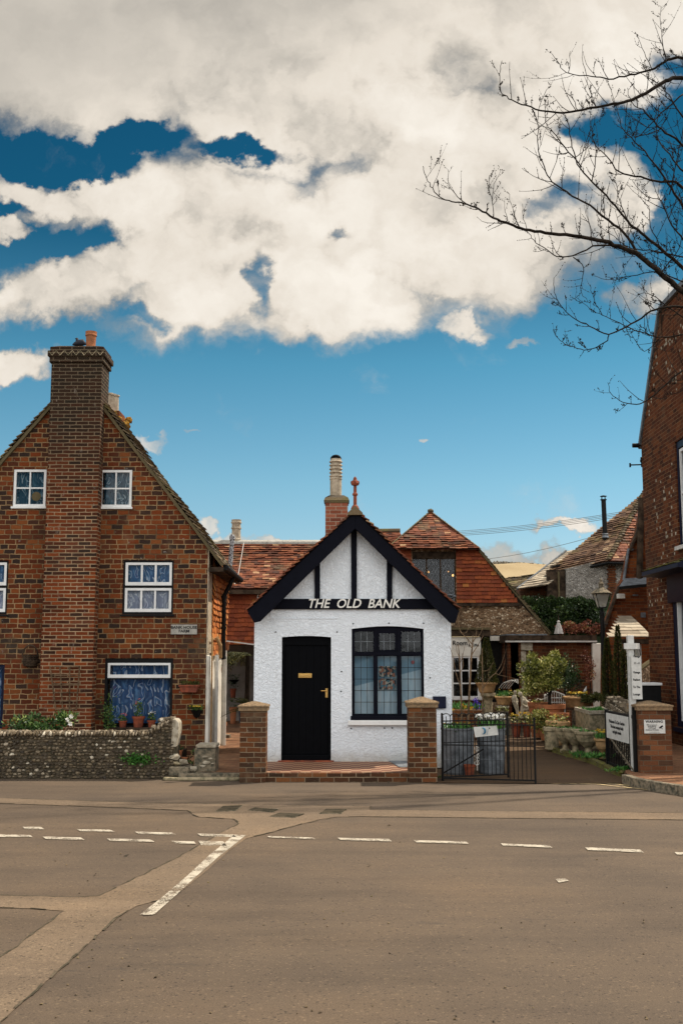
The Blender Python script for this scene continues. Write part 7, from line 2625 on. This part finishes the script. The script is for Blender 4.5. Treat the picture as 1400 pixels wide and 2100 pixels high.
for _ in range(160):
    p = cn + (random.choice(q4) - cn) * random.uniform(0, .75) + (random.choice(q4) - cn) * random.uniform(0, .15)
    m.leaf(p + Vector((0, 0, zt_ - .05)), (random.gauss(0, .6), random.gauss(0, .6), 1), .09, asp=.35)
m.build('leaves', 'leaf_bright', t)
MB().prism([cn + (v - cn) * .87 + Vector((0, 0, zt_ - .06)) for v in q4], (0, 0, -.02)).build('compost', 'soil', t)

planter('stone_planter', 'straight-sided weathered stone pot at the bend of the mossy kerb', 'planter', 1131, 1533, 1490, 32, 'barrel', 'stone', Y=21.2, z0=.055, n=20, plants=(('leafy', 60, .12, None, .02, 1, 'leaf_olive', 4),))
planter('stone_planter', 'pale rimmed pot with yellow-green leaves between the straight-sided pot and the big terracotta pot', 'planter', 1143, 1505, 1478, 46, 'low', 'terracotta_pale', Y=22.2, z0=.055, n=24, plants=(('leafy', 110, .16, 'petal_yellow', .014, 1, 'leaf_olive', 8),))
for (px, pyb, pyt, w, Y_, lb) in ((1159, 1541, 1492, 44, 20.5, 'left one of three lichened stone bowls on feet, next to the straight-sided pot'), (1180, 1546, 1493, 48, 20.1, 'middle one of three lichened stone bowls on feet, with green moss on top'),
                             (1206, 1549, 1499, 52, 19.7, 'right one of three lichened stone bowls on feet, nearest the lettered board')):
    planter('stone_bowl', lb, 'bowl', px, pyb, pyt, w, 'bowl', 'stone', Y=Y_, z0=.06, n=24, group='lichened stone bowls on feet', plants=(('leafy', 40, .04, None, .02, .8, 'leaf_bright', 4),))
planter('flower_pot', 'tan pedestal pot of yellow and orange tulips beside the black board gate', 'plant pot', 1236, 1553, 1514, 34, 'urn', 'terracotta_pale', Y=19.2, z0=.06, plants=(('blades', 60, .16, 'petal_yellow', .026, .9, 'leaf_bright', 16),))
tuft('bed_weed', 'bright green leafy clump on the bed kerb below the stone bowls', Vector((X(1215, 1556, 19.0), 19.0, .09)), .30, .16, .1, 260)
tuft('bed_weed', 'green weeds at the foot of the black board gate', Vector((X(1281, 1583, 17.0), 17.0, .06)), .2, .12, .1, 240)
tuft('bed_weed', 'tiny tuft of weeds left of the leafy clump on the bed kerb', Vector((X(1184, 1549, 19.7), 19.7, .08)), .12, .08, .06, 70)

# flint wall running back from the right gate, curved coping behind
pA, pB = Vector((X(1300, 1460, 16.9), 16.95, 0)), Vector((X(1238, 1432, 24.0), 24.0, 0))
t = thing('flint_wall', 'low flint side wall with rounded mortared top running back behind the lettered board', 'wall', pA)
zA_, zB_ = Z(1462, 16.95), Z(1428, 24.0)
d = pB - pA
nn = Vector((-d.y, d.x, 0)).normalized()
if nn.x < 0:
    nn = -nn
MB().prism([pA, pB, pB + Vector((0, 0, zB_)), pA + Vector((0, 0, zA_ - .05))], nn * .3).build('core', 'mortar_mix', t)
m = MB()
L_ = d.length
for j in range(22):
    n_ = int(L_ / .06)
    for i in range(n_):
        u = (i + random.random()) / n_
        zt_ = (zA_ - .05) * (1 - u) + zB_ * u
        z = .06 + j * .048
        if z < zt_ + .03:
            m.stone(pA + d * u + nn * (.0 if z < zt_ - .03 else random.uniform(0, .3)) + Vector((0, 0, z)), .03, .03, .022, random.random() ** .6, .3)
for i in range(170):
    u = random.random()
    m.stone(pA + d * u + nn * random.uniform(.02, .28) + Vector((0, 0, (zA_ - .05) * (1 - u) + zB_ * u + .01)), .05, .05, .03, random.uniform(.3, .8), .3)
m.build('flints', 'flints', t)
cw = smooth_line([at(1236, 1434, 24.2), at(1262, 1428, 24.0), at(1282, 1418, 23.8), at(1297, 1398, 23.7), at(1312, 1376, 23.8), at(1330, 1362, 24.0), at(1344, 1353, 24.2)], 5)
t = thing('curved_wall', 'dark curved garden wall with pale rounded stone coping rising behind the white post', 'wall', (cw[0].x, cw[0].y, 0))
m = MB()
for i in range(len(cw) - 1):
    a, b = cw[i], cw[i + 1]
    m.prism([Vector((a.x, a.y, 0)), Vector((b.x, b.y, 0)), b + Vector((0, 0, -.03)), a + Vector((0, 0, -.03))], (0, .25, 0))
m.build('wall', 'flint_brown', t)
MB().tube([p + Vector((0, .1, 0)) for p in cw], .07, 8).build('coping', 'mossy_wood', t)

# black cabinet with pale lid
a, b = at(1303, 1452, 21.4), at(1344, 1405, 21.4)
t = thing('storage_cabinet', 'black storage box with a white lid standing behind the white post', 'box', ((a.x + b.x) / 2, 21.6, 0))
MB().box(a.x, b.x + .1, 21.4, 21.9, .05, b.z - .01).build('body', 'iron', t, bevel=.01)
MB().box(a.x - .02, b.x + .12, 21.37, 21.92, b.z - .009, b.z + .045).build('lid', 'white_paint', t, bevel=.012)


# columnar trees
def column_tree(label, px, pyt, pyb, w, Y, n, mat='leaf_conifer', bare=.25):
    c = at(px, pyb, Y)
    zt = Z(pyt, Y)
    t = thing('columnar_tree', label, 'tree', (c.x, Y, .05), 'narrow dark conifers by the lamp')
    H = zt - .9
    m = MB()
    r0 = w * Y / F / 2
    for _ in range(n):
        v = random.random()
        r = r0 * (1 - v ** 3) * (.85 + .25 * noise.noise(Vector((c.x * 5, v * 6, px))))
        a = random.uniform(0, 2 * PI)
        q = r * random.uniform(.55, 1.1)
        m.leaf((c.x + q * math.cos(a), Y + q * math.sin(a), .75 + v * (zt - .75)), (math.cos(a), math.sin(a), random.uniform(-.2, 1.2)), .055, asp=.4)
    m.build('crown', mat, t)
    MB().tube([(c.x, Y, .05), (c.x, Y, zt - .2)], [.035, .012], 6).build('trunk', 'bark', t)


column_tree('narrow dark conifer standing right of the lamp post stem', 1247, 1308, 1430, 24, 23.9, 3200)
column_tree('taller pointed dark conifer whose tip crosses the stone slab roof', 1270, 1284, 1430, 20, 23.5, 2800)
column_tree('shorter dark conifer just left of the white post', 1282, 1330, 1430, 14, 23.4, 1300)

# lamp post
LYY = 24.6
lp = at(1236, 1440, LYY)
zl = lambda py: Z(py, LYY)
t = thing('street_lamp', 'old iron lamp post with four-sided glass lantern in front of the hedge', 'street lamp', (lp.x - .02, LYY, .03))
x0 = X(1235, 1300, LYY)
MB().lathe((x0, LYY, 0), [(.11, .03), (.10, .5), (.06, .55), (.052, zl(1262)), (.06, zl(1260)), (.06, zl(1256)), (.035, zl(1253)), (.03, zl(1247))], 12).build('post', 'iron', t)
m = MB()
m.tube([(x0 - .18, LYY, zl(1280)), (x0 + .12, LYY, zl(1280))], .014, 6)
m.build('ladder_bar', 'iron', t)
xl_ = X(1232.5, 1230, LYY)
hwb, hwt = .078, .16
zb_, zt_ = zl(1246), zl(1218)
gl = MB()
fr = MB()
for i in range(4):
    s = [(-1, -1), (1, -1), (1, 1), (-1, 1)]
    (ax, ay), (bx, by) = s[i], s[(i + 1) % 4]
    A0, B0 = Vector((xl_ + ax * hwb, LYY + ay * hwb, zb_)), Vector((xl_ + bx * hwb, LYY + by * hwb, zb_))
    A1, B1 = Vector((xl_ + ax * hwt, LYY + ay * hwt, zt_)), Vector((xl_ + bx * hwt, LYY + by * hwt, zt_))
    gl.poly([A0 + (B0 - A0) * .05, B0 - (B0 - A0) * .05, B1 - (B1 - A1) * .03, A1 + (B1 - A1) * .03])
    fr.bar(A0, A1, .016, .016, up=(0, 1, 0))
    fr.bar(A0, B0, .016, .016)
    fr.bar(A1, B1, .02, .02)
hd_ = fr.build('lantern_frame', 'iron', t)
gl.build('lantern_glass', 'lamp_glass', hd_)
m = MB()
m.lathe((xl_, LYY, 0), [(.24, zt_ + .005), (.24, zt_ + .02), (.13, zl(1209)), (.065, zl(1205)), (.05, zl(1199)), (.065, zl(1198)), (.055, zl(1195)), (.03, zl(1193)), (.035, zl(1190)), (.014, zl(1187)), (.004, zl(1183))], 8)
m.build('lantern_cap', 'dark_stone', hd_)
MB().tube([(x0, LYY, zl(1250)), (xl_, LYY, zb_)], .03, 8).build('lantern_neck', 'iron', hd_)

# hedge
m = MB()
for k in range(60):
    px = random.uniform(1078, 1246)
    py = random.uniform(1236, 1290)
    q = at(px, py, 33)
    m.crown((q.x, 33 + random.uniform(-.2, .5), q.z), (.42, .36, .30), 230, .09, 4)
for _ in range(1800):
    px = random.uniform(1072, 1250)
    q = at(px, 1229 + 4 * math.sin(px * .11) + 2 * math.sin(px * .31) + random.uniform(0, 12), 32.8 + random.uniform(0, .5))
    m.leaf(q, (random.gauss(0, .5), -.5, random.uniform(.2, 1)), .08)
t = thing('hedge', 'tall clipped dark green hedge behind the flat-roofed extension', 'hedge', (X(1160, 1290, 33.3), 33.3, 0))
m.build('foliage', 'leaf_dark', t)
q0_, q1_ = at(1072, 1300, 33.4), at(1250, 1236, 33.4)
MB().box(q0_.x, q1_.x, 33.45, 34.2, 0, q1_.z).build('inner_growth', 'leaf_dark', t)

# grit and dead leaves washed against the kerb line
m = MB()
rs = random.Random(11)
edge = [G(px, py, .0) for px, py in [(-300, 1589), (0, 1591), (330, 1596), (480, 1600), (700, 1602), (900, 1603), (1000, 1602), (1100, 1601), (1240, 1600), (1290, 1601), (1345, 1611), (1400, 1620), (1500, 1636)]]
for i in range(len(edge) - 1):
    a, b = edge[i], edge[i + 1]
    n_ = int((b - a).length * 90)
    for _ in range(n_):
        c = a.lerp(b, rs.random()) + Vector((0, -abs(rs.gauss(0, .07)), .004))
        s_ = rs.uniform(.004, .014)
        m.stone(c, s_, s_, s_ * .4, rs.random() * .8, .4)
    for _ in range(n_ // 8):
        c = a.lerp(b, rs.random()) + Vector((0, -abs(rs.gauss(0, .10)), .006))
        m.leaf(c, (rs.gauss(0, 1), rs.gauss(0, 1), .1), .045, rs.uniform(0, .5), .6)
tag(m.build('road_grit', 'tile_edge'), 'fine grit and dead leaves gathered along the road edge', 'grit', kind='stuff')
m = MB()
for _ in range(200):
    px, py = rs.uniform(-100, 1500), 1640 + 460 * rs.random()
    c = G(px, py, .005)
    s_ = rs.uniform(.003, .009)
    m.stone(c, s_, s_, s_ * .6, rs.random(), .4)
for _ in range(6):
    c = G(rs.uniform(100, 1350), rs.uniform(1680, 2080), .008)
    m.leaf(c, (rs.gauss(0, 1), rs.gauss(0, 1), .1), .06, rs.uniform(0, .4), .5)
tag(m.build('loose_grit', 'tile_edge'), 'scattered loose chippings and a few leaf scraps on the open road', 'grit', kind='stuff')
for i, (px, py, Y) in enumerate(((497, 1596, 16.1), (700, 1600, 16.15), (893, 1597, 16.1), (325, 1590, 16.6), (120, 1589, 16.6))):
    lb = ['tiny weed at the foot of the brick pier by the alley', 'tiny weed in the joint below the forecourt step', 'tiny weed at the foot of the pier under the leaded window', 'tiny weed at the base of the flint wall near its right end', 'tiny weed at the base of the flint wall under the chimney breast'][i]
    q = G(px, py, .0)
    tuft('kerb_weed', lb, (q.x, q.y, .01), .10, .03, .04, 40, 'leaf_green', blade=.05)

# ------------------------------------------------------------------ bare tree reaching in from the right
def limb_tree():
    TY = 17.4
    rnd = random.Random(41)
    z2 = lambda pts: [(840 + x / 2.333, y / 2.333) for x, y in pts]
    tx = at(1900, 1200, TY).x
    t = thing('bare_tree', 'leafless budding tree reaching its branches in from the right across the sky', 'tree', (tx, TY, 0))
    limbs = [
        ([(2050, 2500), (1900, 2100), (1700, 1800), (1500, 1570), (1307, 1400), (1200, 1310), (1100, 1225), (1000, 1180), (900, 1150), (780, 1130), (650, 1115), (550, 1100), (470, 1070), (400, 1040), (330, 1000), (270, 975), (200, 965), (140, 940), (100, 890), (75, 840), (62, 795)], .085, .006, -.8),
        ([(270, 975), (215, 930), (185, 880), (182, 812)], .010, .004, 0),
        ([(400, 1040), (392, 960), (378, 900), (380, 838)], .009, .004, 0), ([(392, 960), (405, 880), (432, 820)], .007, .003, 0),
        ([(470, 1070), (455, 1010), (452, 958)], .007, .003, 0), ([(520, 1085), (490, 1000), (468, 920)], .008, .003, 0), ([(560, 1100), (540, 1030), (538, 975)], .007, .003, 0),
        ([(2050, 2500), (1850, 1950), (1600, 1600), (1450, 1430), (1307, 1290), (1200, 1190), (1100, 1110), (1040, 1060), (960, 960), (870, 870), (800, 780), (770, 680), (760, 600), (745, 555)], .065, .008, .6),
        ([(1100, 1225), (1020, 1110), (930, 1040), (860, 985), (750, 920), (680, 870), (640, 800), (612, 700), (610, 600), (620, 510), (652, 430)], .032, .005, -.3),
        ([(820, 800), (740, 700), (690, 640), (655, 600), (645, 520), (645, 470)], .016, .005, .2),
        ([(2100, 2500), (1950, 1700), (1700, 700), (1500, 380), (1307, 370), (1220, 390), (1130, 445), (1040, 485), (950, 500), (830, 525), (700, 538), (600, 520), (520, 490), (460, 465), (432, 430), (430, 350), (440, 290)], .070, .005, -1.2),
        ([(1700, 700), (1500, 330), (1307, 280), (1230, 290), (1150, 335), (1050, 360), (950, 378), (870, 362), (760, 352), (715, 310), (680, 258)], .045, .005, .5),
        ([(760, 352), (765, 300), (766, 245)], .008, .004, 0), ([(1220, 290), (1205, 180), (1198, 100), (1200, 30)], .010, .004, 0), ([(1240, 330), (1200, 260), (1170, 205)], .010, .004, 0), ([(1160, 335), (1120, 250), (1093, 182)], .010, .004, .2),
        ([(1600, 900), (1307, 560), (1240, 460), (1190, 400)], .03, .006, .3), ([(1600, 1000), (1307, 700), (1200, 620), (1130, 540), (1060, 490), (1040, 420)], .032, .005, -.5),
        ([(1600, 1200), (1307, 900), (1200, 870), (1100, 850), (1000, 820), (940, 750), (890, 700), (870, 640), (858, 570)], .035, .005, .4),
        ([(1040, 1180), (900, 1172), (800, 1215), (720, 1230), (650, 1195), (590, 1150), (560, 1110), (480, 1078)], .022, .005, .3),
        ([(1800, 1800), (1500, 1500), (1307, 1468), (1230, 1470), (1150, 1490), (1060, 1550), (950, 1600), (860, 1560), (780, 1520), (720, 1460), (690, 1400), (688, 1330)], .035, .005, -.4),
        ([(950, 1600), (940, 1630), (870, 1670), (800, 1665), (740, 1645), (700, 1610), (685, 1580)], .013, .005, .1),
        ([(1307, 1600), (1200, 1612), (1100, 1590), (1000, 1545), (920, 1510), (860, 1480), (790, 1420)], .018, .004, .5), ([(920, 1510), (880, 1430), (860, 1360)], .008, .004, 0),
        ([(1600, 1500), (1420, 1700), (1280, 1790), (1180, 1880), (1100, 1930), (1020, 1925), (960, 1880), (945, 1830)], .030, .004, -.6),
        ([(1500, 1500), (1400, 1250), (1307, 1000), (1250, 900), (1180, 800), (1100, 700), (1020, 620), (1000, 560), (950, 400)], .045, .005, .8),
        ([(780, 1230), (830, 1280), (820, 1350), (820, 1400), (860, 1450)], .011, .004, .1),
        ([(1307, 450), (1200, 540), (1080, 660), (1050, 560)], .018, .005, -.3), ([(1307, 1150), (1240, 1050), (1200, 960), (1130, 940), (1060, 860)], .02, .004, .3),
        ([(1307, 1350), (1180, 1300), (1060, 1320), (960, 1340), (880, 1320)], .015, .004, .2), ([(1307, 1230), (1180, 1200), (1060, 1190), (1000, 1150), (900, 1080)], .016, .004, -.3),
        ([(1307, 820), (1240, 740), (1180, 640), (1190, 480), (1150, 470)], .02, .004, .2), ([(1200, 1612), (1120, 1680), (1060, 1600)], .010, .003, .2), ([(1307, 1520), (1200, 1440), (1120, 1400), (1060, 1440)], .014, .003, .3),
        ([(870, 870), (890, 720), (870, 640), (885, 560)], .012, .004, -.2), ([(1130, 445), (1140, 360), (1120, 300)], .01, .004, .2), ([(800, 525), (770, 460), (740, 450)], .009, .004, .1), ([(860, 525), (900, 420), (890, 480)], .006, .003, .1),
        ([(1040, 1060), (1000, 960), (985, 880), (960, 850)], .012, .004, .3), ([(1200, 1190), (1150, 1080), (1140, 990), (1090, 940)], .012, .004, -.3),
        ([(1200, 1310), (1290, 1180), (1307, 1060)], .014, .005, .2), ([(1240, 930), (1290, 700), (1307, 600)], .014, .006, .3),
    ]
    wood = MB()
    tw = MB()

    def twig(p, d, L, r, depth):
        n = 5
        pts = [p.copy()]
        q = p.copy()
        v = d.normalized()
        for i in range(n):
            v = (v + Vector((rnd.gauss(0, .09), rnd.gauss(0, .08), rnd.gauss(.10, .07)))).normalized()
            q = q + v * L / n
            pts.append(q.copy())
        tw.tube(pts, [r * (1 - .65 * i / n) for i in range(n + 1)], 4, cap=False, r=.5)
        # buds
        for i in range(1, n + 1):
            if rnd.random() < .8:
                b = pts[i] + Vector((rnd.gauss(0, .008), rnd.gauss(0, .008), rnd.gauss(0, .008)))
                s = rnd.uniform(.006, .010)
                tw.add([b + Vector((s, 0, 0)), b + Vector((-s, 0, 0)), b + Vector((0, s, 0)), b + Vector((0, -s, 0)), b + Vector((0, 0, s * 1.5)), b + Vector((0, 0, -s * 1.3))],
                       [(0, 2, 4), (2, 1, 4), (1, 3, 4), (3, 0, 4), (2, 0, 5), (1, 2, 5), (3, 1, 5), (0, 3, 5)], .5)
        if depth > 0:
            for i in range(1, n):
                if rnd.random() < .40:
                    ax = Vector((rnd.gauss(0, 1), rnd.gauss(0, .8), rnd.gauss(.3, 1))).normalized()
                    twig(pts[i], (v * .9 + ax * .9).normalized(), L * rnd.uniform(.2, .45), r * .7, depth - 1)
    for li, (pts, r0, r1, dy) in enumerate(limbs):
        zp = z2(pts)
        n0 = len(zp)
        base_dy = limbs[0][3] if False else 0
        P = [at(px, py, TY + dy * (i / (n0 - 1)) + (.0 if i == 0 else 0)) for i, (px, py) in enumerate(zp)]
        Q = smooth_line(P, 4)
        n_ = len(Q)
        # knobbly, slightly wandering growth
        for i in range(1, n_ - 1):
            Q[i] += Vector((rnd.gauss(0, .006), rnd.gauss(0, .012), rnd.gauss(0, .006)))
        R_ = [.76 * (r1 + (r0 - r1) * (1 - i / (n_ - 1)) ** 1.5) + .0008 for i in range(n_)]
        wood.tube(Q, R_, 7, cap=True, r=.5)
        step = 0.0
        for i in range(1, n_):
            seg = (Q[i] - Q[i - 1])
            step += seg.length
            gap = .10 if r0 > .02 else .085
            while step > gap:
                step -= gap * rnd.uniform(.7, 1.5)
                if rnd.random() < .80:
                    side = rnd.choice((-1, 1))
                    tdir = seg.normalized()
                    d = (tdir * .5 + Vector((0, 0, 1)) * rnd.uniform(-.15, .9) + tdir.cross(Vector((0, 1, 0))) * side * .8 + Vector((0, rnd.gauss(0, .5), 0)))
                    big_ = R_[i] > .006
                    twig(Q[i], d, rnd.uniform(.08, .31) * (2.6 if big_ and rnd.random() < .6 else 1), min(.0072, R_[i] * .7), 2 if (big_ and rnd.random() < .4) else (1 if rnd.random() < .6 else 0))
    wood.build('branches', 'bark', t, smooth=True)
    tw.build('twigs', 'bark', t)
    b = at(*z2([(2050, 2500)])[0], TY)
    MB().tube([(b.x + .25, TY, -.1), (b.x + .2, TY, .3), (b.x + .1, TY, b.z * .5), (b.x, TY, b.z + .15)], [.26, .18, .14, .11], 14).build('trunk', 'bark', t, smooth=True)
    cx = at(*z2([(2100, 2500)])[0], TY)


limb_tree()
